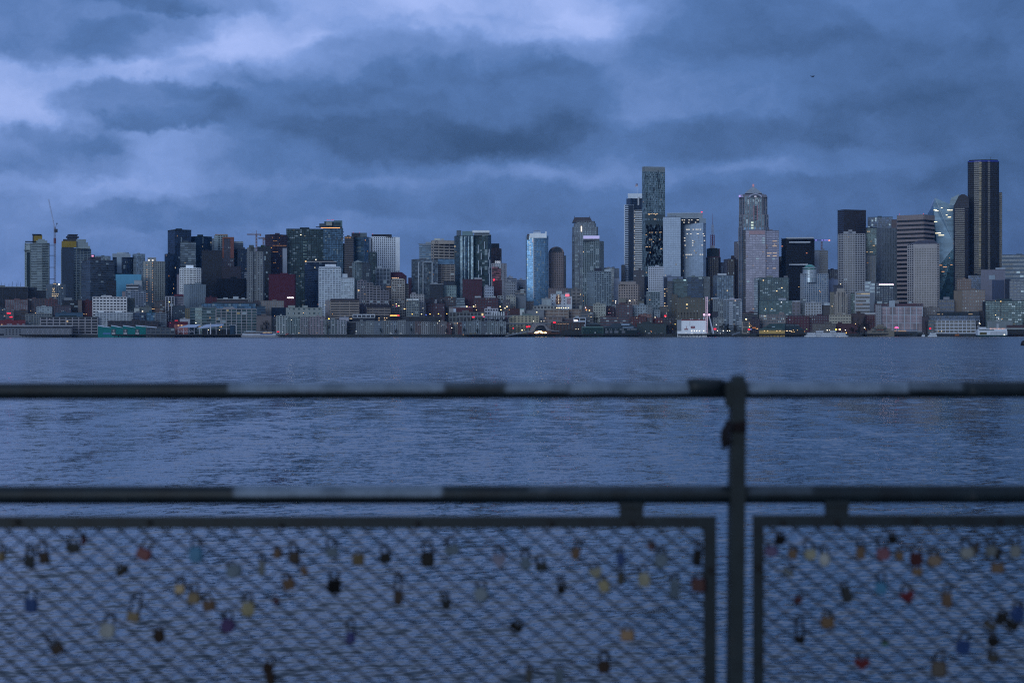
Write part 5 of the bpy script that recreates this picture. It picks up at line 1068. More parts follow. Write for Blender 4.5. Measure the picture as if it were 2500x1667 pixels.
for i in range(6):
    za, zb_ = -i*3.4*s_*1.2, -(i+1)*3.4*s_*1.2
    for j in range(4):
        xa, xb = -(j)*4.6*s_, -(j+1)*4.6*s_; dz = j*.35*s_*4
        if i % 2 == 0 and not (i < 3 and j < 2): (mb).box(xb, xa, -.12+.15*(j%2), .12+.15*(j%2), zb_-dz, za-dz)
        elif not (i < 3 and j < 2): (mc).box(xb, xa, -.12+.15*(j%2), .12+.15*(j%2), zb_-dz, za-dz)
mb.build('red_stripes', paint((.40,.03,.06), .8), fl); mc.build('white_stripes', paint((.6,.6,.62), .8), fl); MB().box(-9.2*s_, 0, -.1, .2, -12.2*s_, 0).build('blue_canton', paint((.02,.03,.15), .8), fl)
# tallest dark patterned tower
B = b('S5', 586, 780, 102, 3300, 'very tall dark tower with a mottled scaly glass skin and pale crown', 'punch', (.20,.27,.31), 'g', s=.13, dep=28, fh=4.0, bw=3.0, sp=.35, pf=.35, t=.25, name='skyscraper', cat='skyscraper', pale=.10, gvar=.8, parapet=False, pent=[(0,.01,1,None)], lit=8)
fm = MB(); P_ = B.P; facade(fm, P_, B.H, B.zz(58), .0, .35, 2.4, .35, 14); fm.prism([(x*.985, y+.4) for x, y in P_], B.H, B.zz(62)); fm.build('crown_screen', paint((.30,.33,.34), .6), B.T)
es = list(edges(B.P)); rnd = random.Random(9)
mb = MB(); md = MB()
for i, p, q, L in es:
    for _ in range(int(L*7)):
        a = rnd.uniform(0, L-2); z = rnd.uniform(B.zz(1100), B.H-3)
        (mb if rnd.random() < .55 else md).strip(p, q, a, a+rnd.uniform(.8,1.8), z, z+rnd.uniform(3,8), .5)
mb.build('pale_scales', paint((.25,.34,.40), .5), B.T); md.build('dark_scales', paint((.05,.07,.09), .35), B.T)
md = MB(); p_, q_, L_ = [(e[1], e[2], e[3]) for e in es if e[3] > 20][0]
for _ in range(230):
    a = rnd.uniform(0, L_-2); z = rnd.uniform(B.zz(905), B.zz(572)); md.strip(p_, q_, a, a+rnd.uniform(1.5,3.5), z, z+rnd.uniform(2.5,7), .62)
md.build('dark_lower_panels', paint((.012,.014,.02), .35), B.T)
md = MB(); md.strip(p_, q_, 0, L_, B.zz(500), B.zz(462), .58); md.strip(p_, q_, 0, L_, B.zz(562), B.zz(515), .56); md.build('plain_belts', paint((.10,.13,.14), .4), B.T)
for y, xs in ((462,(640,650,662,680,690,705,715)),(470,(645,700)),(508,(690,700)),(620,(650,670,700,735)),(640,(620,)),(680,(650,665,735)),(742,(620,630,650)),(760,(745,750)),(618,(745,)),(700,(680,)),(790,(655,)),(960,(622,))): rowlights(B, y, xs, (1,.6,.3), 2, 2.6, 1.1)
B = b('S5', 638, 770, 915, 3170, 'white gridded block of small square windows below the tall dark tower', 'punch', (.52,.54,.60), 'k', s=.0, dep=16, fh=3.7, bw=3.5, sp=.5, pf=.42, name='office_block', pale=0)
B = b('S5', 770, 800, 1010, 3100, 'narrow dark slot block with a column of amber lamps', 'blank', (.05,.06,.09), dep=8)
for y in (1102,1140,1160,1222,1245): rowlights(B, y, (777,), (1,.7,.4), 4, 2.4, 1.2)
for y in (1098,1120,1245): rowlights(B, y, (797,), (1,.7,.4), 3, 1.6, 1)
B = b('S5', 622, 736, 1128, 3020, 'grey-green stepped hotel with framed windows, left of the amber lamp column', 'grid', (.26,.30,.32), 'g', s=.15, fh=3.6, bw=4.4, name='hotel', lit=2, pale=.15, roofcol=(.40,.44,.45))
# big reflective twin-slab tower
B = b('S5', 764, 912, 492, 3270, 'left slab of the pale reflective glass office tower', 'glass', (.30,.34,.41), ((.22,.28,.38),.5,.3), dep=26, fh=3.9, bw=3, name='office_tower', cat='skyscraper', pale=0, gvar=.06, lit=16, litcol=(1,.8,.6), lit_e=1.2)
B = b('S5', 932, 1128, 540, 3272, 'right slab of the pale reflective office tower, brightest glass on the skyline', 'glass', (.32,.38,.47), ((.32,.41,.54),.55,.25), s=-.12, dep=26, fh=3.9, bw=3, name='office_tower', cat='skyscraper', pale=0, gvar=.08, lit=26, litcol=(1,.82,.6), lit_e=1.3, parapet=False, pent=[(0,.01,1,None)])
for y, xs in ((515,(928,945,985,1008,1055,1062)),(535,(942,982,1040)),(595,(965,975,985,1020,1045,1060,1080)),(632,(970,1000,1055,1062,1105)),(650,(1112,)),(690,(948,1016,1115)),(710,(1016,)),(730,(952,1015,1095)),(808,(960,975,990,1005,1080,1098)),(668,(948,))): rowlights(B, y, xs, (1,.88,.7), 3.0, 2.8, 1.3)
crown(B,'S5',[(912,934,500,1000,2,20,(.025,.035,.05),'dark_recess'),(912,1075,500,542,6,20,(.03,.04,.06),'dark_attic'),(800,1100,455,500,5,22,(.30,.34,.38),'screen_wall'),(1072,1128,500,542,4,20,(.28,.34,.40),'screen_wall')])
B2 = B
for k in range(14): crown(B,'S5',[(802+k*21,804+k*21,448,456,5,6,(.35,.38,.42),'screen_post')])
MB().box(B.xx(800), B.xx(1101), 4.6, 5.4, B.zz(456)-.2, B.zz(452)).build('screen_rail', paint((.42,.46,.50), .6), B.T); rowlights(B, 448, (1092,), REDL, 8, 3.4, 1.4)
B = b('S5', 764, 930, 1000, 3140, 'blue-grey podium block in front of the reflective tower', 'blank', (.22,.26,.36), dep=14)
# big dark low office group, S5
B = b('S5', 845, 968, 1020, 3060, 'teal-grey banded office wing, left part of the broad complex', 'band', (.15,.19,.20), 'g', dep=18, fh=3.9, sp=.4, name='office_block', lit=2, litcol=(.6,.9,.95), pale=.05)
B = b('S5', 968, 1100, 1002, 3058, 'dark banded centre of the broad teal office complex', 'band', (.11,.14,.16), 'n', dep=18, fh=3.9, sp=.35, name='office_block', pale=.03, roofcol=(.20,.24,.24), lit=1)
b('S5', 1100, 1160, 1000, 3062, 'right wing of the broad teal office complex with small balconies', 'grid', (.18,.20,.21), 'd', dep=16, fh=3.9, name='office_block')
B = b('S5', 880, 1120, 1180, 3010, 'wide khaki brown stone block with faint green windows and dark base arches', 'punch', (.17,.15,.12), 'g', dep=22, fh=4.0, bw=5.4, sp=.6, pf=.66, name='office_block', pale=.03)
block(B, 895, 1070, 1300, 1322, .3, .4, 'dark_base', (.03,.03,.04)); block(B, 895, 1070, 1328, 1350, .3, .4, 'dark_base', (.03,.03,.04)); rowlights(B, 1232, (966,), (1,.75,.35), 6, 3, 1.6); rowlights(B, 1264, (966,), (1,.65,.3), 2.5, 2.4, 1.4)
b('S5', 838, 884, 1150, 3016, 'narrow brown wing with amber windows left of the khaki block', 'punch', (.16,.14,.11), 'd', dep=14, lit=3)
b('S5', 800, 842, 1040, 3030, 'dim olive slab with lit edge left of the khaki block', 'band', (.14,.14,.14), 'd', dep=14, lit=5)
# red-topped dark tower with the antenna
B = b('S5', 1132, 1250, 832, 3330, 'dark brown tower with a reddish glass top and a tall antenna', 'fin', (.05,.045,.06), 'k', poly=lambda W: chamf(W, 26, W*.12), fh=3.8, bw=3.4, pf=.4, name='office_tower', cat='tower', pale=.02, parapet=False, pent=[(0,.01,1,None)])
crown(B,'S5',[(1134,1244,758,832,1,24,(.035,.05,.06),'top_block'),(1240,1246,758,832,0,20,(.16,.05,.07),'red_edge'),(1136,1244,825,836,0,24,(.14,.05,.06),'red_belt'),(1150,1225,752,759,6,18,(.02,.03,.04),'roof_plant')])
at = thing('antenna_mast', (wx(PX('S5',1184),B.D+12), B.D+12, B.zg+B.zz(754)), 'tall red and white lattice antenna on the red-edged dark tower', 'antenna')
def az2(y): return wz(PY('S5',y),B.D+12)-at.location[2]
lattice(MB(), (0,0,0), (0,0,az2(640)), 5, 7, .5).build('red_lattice', paint((.30,.06,.10), .6), at); lattice(MB(), (0,0,az2(640)), (0,0,az2(555)), 2.6, 6, .35).build('white_lattice', paint((.46,.48,.55), .6), at)
MB().tube((0,0,az2(555)),(0,0,az2(455)),.45,6,.15).build('spire', paint((.3,.2,.28), .6), at); MB().box(-4,4,-4,4,-.2,az2(733)).build('base', paint((.42,.40,.44), .7), at)
b('S5', 1252, 1340, 880, 3400, 'distant pale mauve stepped block between dark towers', 'punch', (.24,.23,.28), 'd', dep=18, pent=[(.3,.8,8,(.2,.2,.24))])
b('S5', 1256, 1275, 905, 3380, 'small white slab in the gap right of the antenna tower', 'blank', (.40,.42,.46), dep=6)
b('S5', 1312, 1370, 850, 3330, 'dark brown stepped tower at the left foot of the pyramid tower', 'fin', (.085,.065,.07), 'k', dep=18, bw=3.4, pent=[(.5,.95,8,(.07,.05,.06))])
B = b('S5', 1192, 1362, 988, 3120, 'blue-grey apartment tower with a bright glazed centre and pale roof', 'grid', (.20,.23,.27), 's', s=.16, fh=3.4, bw=4.6, sp=.2, pf=.22, name='apartment_tower', cat='tower', lit=5, pale=.25, pent=[(.2,.65,4,(.5,.52,.55))])
b('S5', 1190, 1275, 1190, 3030, 'pale grey ribbed block with a domed drum behind the big wheel', 'fin', (.27,.30,.33), 'd', dep=16, pent=[(-.2,.6,3,(.36,.40,.45))])
B = b('Z8', 160, 575, 405, 3015, 'blue-grey apartment block with white striped balcony ends', 'grid', (.24,.28,.33), 'd', s=.0, dep=18, fh=3.4, bw=5, name='apartment_tower', cat='tower', pale=.05, lit=1, roofcol=(.42,.43,.47))
for k in range(12):
    block(B, 285, 368, 455+k*44.5, 470+k*44.5, 1.4, 1.2, 'white_balcony', (.60,.63,.70)); block(B, 515 if k > 7 else 538, 578, 455+k*44.5, 470+k*44.5, 1.4, 1.2, 'white_balcony', (.60,.63,.70))
    if k in (4,5,6,10,11): block(B, 458, 505, 455+k*44.5, 470+k*44.5, 1.4, 1.2, 'white_balcony', (.55,.58,.65))
block(B, 285, 560, 378, 400, 2, 10, 'roof_canopy', (.44,.42,.48)); rowlights(B, 415, (425,), (1,.7,.5), 4, 2.6, 1)
# low rises between S5 170-880
for args in (('S5',168,275,1232,2950,'cream five storey corner block with small square windows','punch',(.38,.38,.33)),('S5',280,348,1255,2975,'plum small block with two pink lit windows','punch',(.11,.06,.08)),
  ('S5',335,400,1240,2990,'small grey-white cube house block left of the brick flats','punch',(.34,.37,.39)),('S5',362,500,1238,2965,'brown brick flats with grey-white balconies above the green shed','grid',(.17,.10,.11)),
  ('S5',500,632,1242,2985,'pale blue-grey block with an upper row of dark windows','punch',(.32,.37,.41)),('S5',545,600,1205,3015,'olive roof storey with white plant boxes','blank',(.17,.16,.14)),
  ('S5',632,672,1250,2980,'grey narrow flats right of the pale blue-grey block','punch',(.24,.26,.28)),('S5',560,662,1320,2925,'salmon brick small block above the dark brick pair','punch',(.30,.16,.13)),
  ('S5',690,736,1285,2960,'light grey small block with one column of windows','grid',(.30,.34,.37)),('S5',228,470,1342,2915,'low red-roofed flats row behind the dark green pier sheds','band',(.16,.10,.11)),
  ('S5',488,620,1340,2880,'dark rust brick warehouse with two columns of windows','punch',(.15,.055,.05)),('S5',618,672,1350,2885,'grey-brown brick annex right of the rust warehouse','punch',(.15,.12,.12)),
  ('S5',664,764,1350,2890,'deep red brick building with white framed windows','punch',(.17,.045,.055)),('S5',764,858,1350,2895,'shadowy brown building in the street gap','punch',(.08,.07,.075)),
  ('S5',735,800,1255,2990,'tan brown block with an arched top near the red light','punch',(.16,.14,.12)),('S5',85,170,1255,2975,'low terracotta arcade with lit signs','band',(.20,.13,.12)),('S5',60,170,1300,2935,'pale low building with bright strip lamps by the alley','band',(.22,.20,.19)),
  ('S5',540,790,1398,2862,'low grey-green shed line at the quay left of the white wall','blank',(.07,.09,.09)),('S5',1190,1280,1350,2900,'pale arched pavilion right of the big wheel','punch',(.30,.31,.30)),('S5',1180,1230,1300,2920,'low dark building behind the arched pavilion','blank',(.07,.07,.09))):
    b(*args[:5], args[5], args[6], args[7], 'k' if args[7][0] > .3 else 'd', dep=14, fh=4.0, bw=4.4, name='low_rise', lit=2 if args[2]-args[1] > 90 and args[6] != 'blank' else 0, pale=.08)
for y, x in ((1258,95),(1268,118),(1275,128),(1282,105)):
    pass

# ================================================================ right third (S6, S7)
# pyramid-topped tower
B = b('S6', 206, 486, 480, 3280, 'great stone and glass tower with a stepped pyramid roof and lit arches', 'fin', (.30,.27,.29), 'b', poly=lambda W: chamf(W, 36, W*.16), fh=3.9, bw=4.6, pf=.34, sp=.10, name='skyscraper', cat='skyscraper', pale=.08, parapet=False, pent=[(0,.01,1,None)])
def tier(B, xa, xb, ya, yb, d0, d1, ch, glz, wallm, sp=.1, pf=.34, bw=4.6, name='upper_tier'):
    X0, X1 = B.xx(xa), B.xx(xb); P_ = [(X0+ch,d0),(X1-ch,d0),(X1,d0+ch),(X1,d1-ch),(X1-ch,d1),(X0+ch,d1),(X0,d1-ch),(X0,d0+ch)]
    MB().prism(P_, B.zz(yb), B.zz(ya)-.02).build(name+'_glass', glz, B.T); mb = MB(); facade(mb, P_, B.zz(yb), B.zz(ya), sp, pf, bw, .5, 3.9); mb.prism(P_, B.zz(ya)-.05, B.zz(ya)+.8); mb.build(name, wallm, B.T); return P_
gb = glass((.055,.10,.14), .35, .16, 3.9, 4.6, .4, .06)
tier(B, 210, 480, 365, 482, 1, 35, 7, gb, B.wm); tier(B, 213, 470, 190, 366, 2, 34, 9, gb, B.wm)
zb_, zt_ = B.zz(160), B.zz(92); xa, xb = B.xx(262), B.xx(422); cx = B.xx(342)
MB().box(B.xx(240), B.xx(440), 4, 32, B.zz(192), B.zz(168)).build('roof_drum', paint((.22,.21,.25), .7), B.T)
mb = MB(); n_ = 7
for k in range(n_):
    f0, f1 = k/n_, (k+.55)/n_; w0, w1 = (xb-xa)/2*(1-k/n_), (xb-xa)/2*(1-(k+.5)/n_); z0_, z1_ = zb_+(zt_-zb_)*k/n_, zb_+(zt_-zb_)*(k+1)/n_
    mb.prism([(cx-w0,18-w0*.75),(cx+w0,18-w0*.75),(cx+w0,18+w0*.75),(cx-w0,18+w0*.75)], z0_, z1_, [(cx-w1,18-w1*.75),(cx+w1,18-w1*.75),(cx+w1,18+w1*.75),(cx-w1,18+w1*.75)])
mb.build('pyramid_roof', paint((.30,.33,.38), .5, .15, .1), B.T)
MB().box(cx-1.6, cx+1.6, 16.5, 19.5, zt_-.5, B.zz(70)).build('lit_finial', glow((.75,.35,.5), .35), B.T)
arch_roof(B, 300, 424, 200, 165, -.6, 10, paint((.40,.40,.50), .5), 'arched_gable'); arch_roof(B, 314, 410, 200, 175, -1.0, -.6, paint((.05,.07,.12), .3), 'arch_glass'); arch_roof(B, 208, 252, 200, 172, 2, 10, paint((.38,.36,.52), .5), 'arched_gable'); arch_roof(B, 432, 470, 200, 174, 3, 10, paint((.20,.20,.26), .5), 'arched_gable')
rowlights(B, 192, (358,366), (.75,.75,1), 6, 3.2, 2.0); rowlights(B, 188, (216,), (.55,.4,1), 2.2, 4, 4)
for xa in (342, 375): block(B, xa, xa+9, 275, 412, .2, 3, 'pink_pier', (.42,.24,.27))
for k in range(9): block(B, 356, 372, 285+k*15, 292+k*15, .1, 3, 'dark_window', (.05,.05,.07))
for y in (436, 460, 486): rowlights(B, y, (332,), (.8,1,.75), 1.8, 5.2, 3.4)
B = b('S6', 272, 455, 512, 3170, 'mauve-grey banded glass office with a pink attic, left face', 'grid', (.33,.31,.37), ((.17,.17,.23),.45,.2), dep=26, fh=3.9, bw=5.2, sp=.42, pf=.08, t=.35, name='office_tower', cat='skyscraper', pale=.02, gvar=.2, lit=34, litcol=(1,.65,.45), lit_e=.9)
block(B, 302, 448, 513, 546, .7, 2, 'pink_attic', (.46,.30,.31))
b('S6', 246, 274, 515, 3180, 'dark side slab of the mauve-grey banded office', 'band', (.09,.09,.12), 'k', dep=14)
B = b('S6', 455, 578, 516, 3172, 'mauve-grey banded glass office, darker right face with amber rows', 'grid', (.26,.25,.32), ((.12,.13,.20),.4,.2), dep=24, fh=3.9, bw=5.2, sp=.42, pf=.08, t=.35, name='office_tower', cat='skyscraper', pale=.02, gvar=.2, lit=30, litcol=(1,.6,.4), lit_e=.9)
for y, xs in ((610,(528,540,553)),(656,(528,540,553)),(722,(476,490,505,530,540,552)),(748,(476,490,530,540,552)),(863,(476,530,545)),(640,(540,))): rowlights(B, y, xs, (1,.65,.4), 1.8, 3.4, 1.0)
b('S6', 164, 208, 620, 3420, 'distant mauve tower left of the pyramid tower', 'punch', (.22,.20,.24), 'd', dep=16)
b('S6', 126, 212, 785, 3330, 'dark brown brick tower, left shoulder of the pyramid tower', 'punch', (.08,.065,.08), 'k', dep=18, pale=0)
# black tower
B = b('S6', 606, 912, 585, 3260, 'big black banded office tower with two thin white lines', 'band', (.035,.035,.04), 'k', s=.13, fh=3.9, sp=.4, t=.7, name='skyscraper', cat='skyscraper', pale=.01, gvar=.2, th=34, lit=7, litcol=(.6,.2,.1), parapet=False, pent=[(0,.01,1,None)])
ymn = min(v for u, v in B.P)
MB().box(B.xx(648), B.xx(904), ymn+1, ymn+26, B.zz(586), B.zz(573)).build('pale_roof_rim', paint((.46,.47,.50), .6), B.T)
for y, xa, xb in ((620,676,872),(828,676,850),(1168,672,778)): MB().box(B.xx(xa), B.xx(xb), ymn-.8, ymn+3, B.zz(y)-.9, B.zz(y)+.9).build('white_line', paint((.60,.62,.66), .5), B.T)
b('S6', 576, 610, 760, 3320, 'dark gabled sliver between mauve office and black tower', 'fin', (.07,.06,.08), 'k', dep=12)
B = b('S6', 912, 962, 700, 3360, 'pale blank half of the slab below the small crane', 'blank', (.32,.34,.38), dep=16)
b('S6', 960, 1036, 702, 3358, 'striped balcony half of the slab below the small crane', 'band', (.30,.31,.34), 'k', dep=16, fh=4, bw=5, sp=.45, pale=0, pf=.1)
T = thing('tower_crane', (wx(PX('S6',980),3440), 3440, 20), 'small hammerhead crane with violet lights beside the black tower', 'crane')
def q_(x, y): return ((x-980)/3.824/F*3440, 0, wz(PY('S6',y),3440)-20)
lattice(MB(), (0,0,20), q_(980,612), 2.2, 26, .3).build('mast', paint((.30,.18,.2), .6), T); lattice(MB(), q_(905,600), q_(1062,600), 1.6, 18, .2).build('jib', paint((.14,.12,.40), .6), T)
for x in (925, 985, 1010, 1030): o = bpy.data.objects.new('lamp', unit_box(glow((.35,.3,1), 1.6))); COL.objects.link(o); o.parent = T; o.location = (q_(x,0)[0], -1.2, q_(x,602)[2]); o.scale = (3,.5,.8)
o = bpy.data.objects.new('lamp', unit_box(glow((1,.35,.3), 1.5))); COL.objects.link(o); o.parent = T; o.location = (q_(1050,0)[0], -1.2, q_(0,603)[2]); o.scale = (3,.5,2)
# domed building
B = b('S6', 782, 1040, 915, 3110, 'pale gridded office with a green-glass dome on a round drum', 'grid', (.40,.42,.46), 'b', s=.13, fh=3.7, bw=4.2, sp=.36, pf=.34, name='office_tower', cat='tower', pale=.06, lit=3, pent=[(0,.01,1,None)], th=30)
ymn = min(v for u, v in B.P); cx = B.xx(868); r_ = (B.xx(930)-B.xx(806))/2
MB().lathe([(r_*1.05, B.H-14), (r_*1.05, B.zz(880))], 24, (cx, ymn+r_+1, 0)).build('drum', glass((.30,.36,.42), .4, .2, 3.7, 3, .3, .1), B.T)
for k in range(5): MB().lathe([(r_*1.07, B.zz(945)+k*3.8), (r_*1.07, B.zz(945)+k*3.8+1.4)], 24, (cx, ymn+r_+1, 0)).build('drum_band', paint((.42,.44,.47), .7), B.T)
dm = [(r_*math.cos(a)*.98, B.zz(878)+(B.zz(824)-B.zz(878))*math.sin(a)) for a in [i*math.pi/2/9 for i in range(9)]]+[(.1, B.zz(823))]
MB().lathe(dm, 24, (cx, ymn+r_+1, 0)).build('dome', glass((.07,.22,.19), .4, .25, 4, 4, .5, .05), B.T, True)
b('S6', 826, 978, 1190, 3030, 'lower white wing of the domed building, bold square windows', 'punch', (.42,.43,.46), 'k', dep=16, fh=4.2, bw=4.6, sp=.4, pf=.36, pale=0)
b('S6', 782, 828, 1150, 3060, 'banded dark corner wing left of the domed building wing', 'band', (.18,.20,.22), 'd', dep=12, fh=4)
B = b('S6', 978, 1056, 1215, 3035, 'low block carrying a curved white wall, right of the domed building', 'blank', (.13,.12,.12), dep=10, pent=[(.0,.01,1,None)])
MB().prism([(B.xx(1000), 1), (B.xx(1030), .2), (B.xx(1056), 1), (B.xx(1056), 3), (B.xx(1000), 3)], B.H, B.zz(1186)).build('curved_white_wall', paint((.44,.50,.56), .5), B.T)
# teal apartment pair
B = b('S6', 350, 382, 960, 3110, 'thin grey-blue slab at the left of the teal windowed apartments', 'band', (.22,.25,.30), 'm', dep=10)
B = b('S6', 378, 668, 955, 3115, 'broad dark teal apartment block with scattered aqua lit windows', 'grid', (.11,.15,.17), 'g', dep=22, fh=3.4, bw=4.2, sp=.34, pf=.26, name='apartment_tower', cat='tower', lit=18, litcol=(.5,.95,.9), lit_e=.4, pale=.1, pent=[(.3,.5,5,(.24,.24,.22)),(.85,.98,4,(.2,.2,.22))])
for y, x in ((975,436),(1045,607),(1075,560),(1180,603)): rowlights(B, y, (x,), (1,.7,.35), 6, 2.4, 1.4)
B = b('S6', 405, 700, 1170, 3050, 'lower teal apartment block with brighter aqua balconies', 'balc', (.13,.20,.21), 'g', dep=18, fh=3.4, bw=5, sp=.3, pf=.24, name='apartment_block', lit=16, litcol=(.45,.9,.85), lit_e=.45, pale=.1, pent=[(.58,.82,6,(.34,.36,.40))])
for y, x in ((1242,516),(1240,460)): rowlights(B, y, (x,), (1,.75,.35), 6, 2.8, 1.4)
rowlights(B, 1180, (604,), (.9,.95,1), 6, 2.6, 1.4)
b('S6', 700, 780, 1178, 3045, 'grey block with two columns of deep windows and a white roof rim', 'punch', (.22,.20,.22), 'k', dep=14, fh=6, bw=8, sp=.5, pf=.6, roofcol=(.44,.46,.50), cap=.7, pale=0)
B = b('S6', 398, 640, 1298, 2960, 'tan stone block with gridded window groups behind the yellow shed', 'grid', (.27,.23,.22), 'd', dep=18, fh=4.6, bw=4.6, name='office_block', pale=.12, lit=0, pent=[(.75,.95,5,(.27,.23,.22))]); rowlights(B, 1310, (450,), (1,.85,.6), 3, 3, 1)
b('S6', 640, 862, 1312, 2962, 'oxblood brick warehouse right of the tan stone block', 'punch', (.12,.045,.06), 'k', dep=18, fh=4, bw=5, name='warehouse', pale=.02, pent=[(.2,.4,3,(.14,.16,.18)),(.5,.7,4,(.14,.16,.18))])
b('S6', 860, 1055, 1310, 2965, 'purple-brown brick warehouse pair left of the cream slotted block', 'punch', (.13,.075,.09), 'd', dep=18, fh=4, name='warehouse', pale=.03)
b('S6', 236, 305, 1360, 2890, 'cream portal frame structure near the red street lights', 'grid', (.36,.32,.28), 'k', dep=5, fh=12, bw=9, pf=.2, sp=.15, pale=0, cap=.3)
b('S6', 240, 380, 1280, 2990, 'dark navy low block with a brown canopy at the street end', 'band', (.05,.05,.07), 'k', dep=14, roofcol=(.14,.08,.09))
b('S6', 305, 400, 1340, 2935, 'dim purple-brown low building over the street lights', 'punch', (.08,.06,.08), 'k', dep=12, pale=0)
# beige arched-top tower and slotted podium
B = b('S6', 1095, 1222, 1130, 3010, 'cream stone residential tower with a rounded stepped top', 'punch', (.37,.33,.29), 'k', poly=lambda W: chamf(W, 20, W*.12), fh=3.4, bw=3.4, sp=.5, pf=.5, name='apartment_tower', cat='tower', pale=.03, parapet=False, pent=[(0,.01,1,None)], lit=1)
crown(B,'S6',[(1100,1216,1105,1131,1,17,(.34,.30,.27),'stepped_top'),(1112,1205,1078,1106,2,16,(.34,.30,.27),'stepped_top'),(1122,1192,1050,1080,3,15,(.34,.31,.28),'stepped_top')])
for xa in (1136, 1168, 1186): block(B, xa, xa+6, 1085, 1275, .5, .4, 'window_column', (.06,.07,.09))
b('S6', 1058, 1098, 1090, 3030, 'tan rear wing behind the cream stepped-top tower', 'punch', (.26,.24,.20), 'k', dep=14)
b('S6', 1090, 1180, 1030, 3075, 'dark slate roofed block above the cream stepped-top tower', 'blank', (.09,.09,.11), dep=14, cap=2)
b('S6', 1052, 1252, 1302, 2945, 'cream parking podium with three rows of dark slots', 'punch', (.42,.38,.30), 'k', dep=18, fh=5, bw=4.4, sp=.55, pf=.3, name='parking_garage', pale=0, roofcol=(.3,.26,.22))
b('S6', 896, 1110, 1385, 2890, 'low tan block with square openings behind the white boats', 'grid', (.17,.15,.14), 'k', dep=12, fh=5, bw=7, pale=0)
B = b('S6', 1085, 1310, 1385, 2895, 'maroon gabled pier building behind the orange lamps', 'blank', (.11,.05,.055), dep=14, name='pier_shed', cat='shed')
B = b('S6', 1292, 1428, 1092, 3030, 'white banded office with one amber lit top storey', 'band', (.40,.41,.44), 'k', dep=18, fh=6.0, sp=.5, t=.6, name='office_block', pale=.03, parapet=True)
block(B, 1290, 1300, 1092, 1270, .7, 1, 'corner_pier', (.40,.41,.44)); block(B, 1424, 1465, 1092, 1270, .2, 6, 'blank_side', (.20,.22,.26))
for x in range(1312, 1424, 10): rowlights(B, 1100, (x,), (1,.75,.45), .9 if x < 1345 else 1.8, 2.2, 1.0)
for x in (1310,1330,1345,1355): rowlights(B, 1200, (x,), (1,.6,.4), .8, 3, .8)
b('S6', 1250, 1300, 1100, 3050, 'dark green-black slab left of the white banded office', 'glass', (.04,.05,.05), 'g', dep=12, lit=4)
b('S6', 1428, 1475, 1005, 3085, 'pale blue banded block with white parapets above the banded office', 'band', (.36,.40,.46), 'm', dep=14, fh=6)
b('S6', 1385, 1440, 990, 3090, 'small pale banded block right of the rounded white tower foot', 'band', (.36,.39,.44), 'm', dep=12, fh=6)
b('S6', 1255, 1380, 1290, 2955, 'brown brick low building with a tree in front, right of the cream podium', 'blank', (.11,.08,.08), dep=16)
b('S7', 35, 128, 1330, 2955, 'dark red brick building with white arched top windows', 'punch', (.13,.045,.055), 'k', dep=14, cap=1, pale=.0, pent=[(0,.98,5,(.42,.43,.45))])
# dark brown tower and rounded white grid tower
B = b('S6', 1130, 1392, 318, 3380, 'tall flat-topped dark brown tower behind the rounded white grid tower', 'band', (.055,.042,.05), 'k', s=.22, fh=3.9, sp=.45, t=.25, name='skyscraper', cat='skyscraper', pale=0, gvar=.2, lit=6, litcol=(.7,.35,.2), cap=.8, pent=[(0,.01,1,None)], th=30)
B = b('S6', 1135, 1385, 545, 3250, 'rounded pale tower with a strong white window grid', 'grid', (.40,.39,.41), 'k', poly=lambda W: [(-W*.5,12),(-W*.48,7),(-W*.42,3.5),(-W*.3,1),(-W*.15,0),(W*.12,0),(W*.3,1),(W*.48,3),(W*.5,5),(W*.5,34),(-W*.5,34)], fh=3.9, bw=4.1, sp=.42, pf=.22, t=.5, name='skyscraper', cat='skyscraper', pale=.01, gvar=.2, parapet=True, pent=[(.2,.65,6,(.34,.34,.36)),(.38,.52,10,(.34,.34,.36))], lit=1)
b('S6', 1036, 1130, 880, 3390, 'low dim skyline blocks between crane slab and brown tower', 'punch', (.10,.10,.13), 'd', dep=14, lit=2)
b('S6', 1040, 1130, 970, 3160, 'plain blue-grey wall left of the rounded white grid tower', 'blank', (.17,.20,.30), dep=12)
# glass tower pair behind
B = b('S6', 1390, 1496, 490, 3420, 'dark teal glass tower with amber windows right of the brown tower', 'glass', (.04,.06,.07), 'g', dep=20, fh=3.8, name='office_tower', cat='tower', lit=22, litcol=(1,.6,.3), lit_e=1.0, pale=.03)
for y, xs in ((520,(1410,1425)),(652,(1462,1470)),(712,(1405,1435,1450)),(825,(1415,1425)),(845,(1420,)),(910,(1450,)),(935,(1455,)),(965,(1455,))): rowlights(B, y, xs, (1,.65,.35), 2.2, 2.8, 1.2)
b('S7', 66, 268, 518, 3480, 'pale blue translucent looking glass crown block far behind', 'glass', (.10,.15,.20), 'n', dep=24, fh=4, name='office_tower', cat='tower', lit=2)
b('S7', 262, 306, 540, 3440, 'plain brown shaft left of the pink banded tower', 'blank', (.17,.13,.13), dep=14)
B = b('S7', 140, 310, 608, 3370, 'grey-blue tower with a dotted top storey left of the pink banded tower', 'fin', (.20,.22,.26), 'm', s=.22, fh=3.9, bw=3.2, pf=.5, name='office_tower', cat='tower', pale=.03, lit=3, roofcol=(.2,.22,.25))
b('S7', 52, 130, 835, 3290, 'dark portal-shaped block with amber windows', 'grid', (.22,.24,.27), 'k', dep=16, fh=3.8, bw=5, lit=7, pale=0)
B = b('S7', 130, 278, 1062, 3060, 'dark slate hotel under a glowing white-pink roof line', 'grid', (.07,.085,.12), 'd', dep=20, fh=3.6, name='hotel', lit=4, cap=2.5, pale=.07)
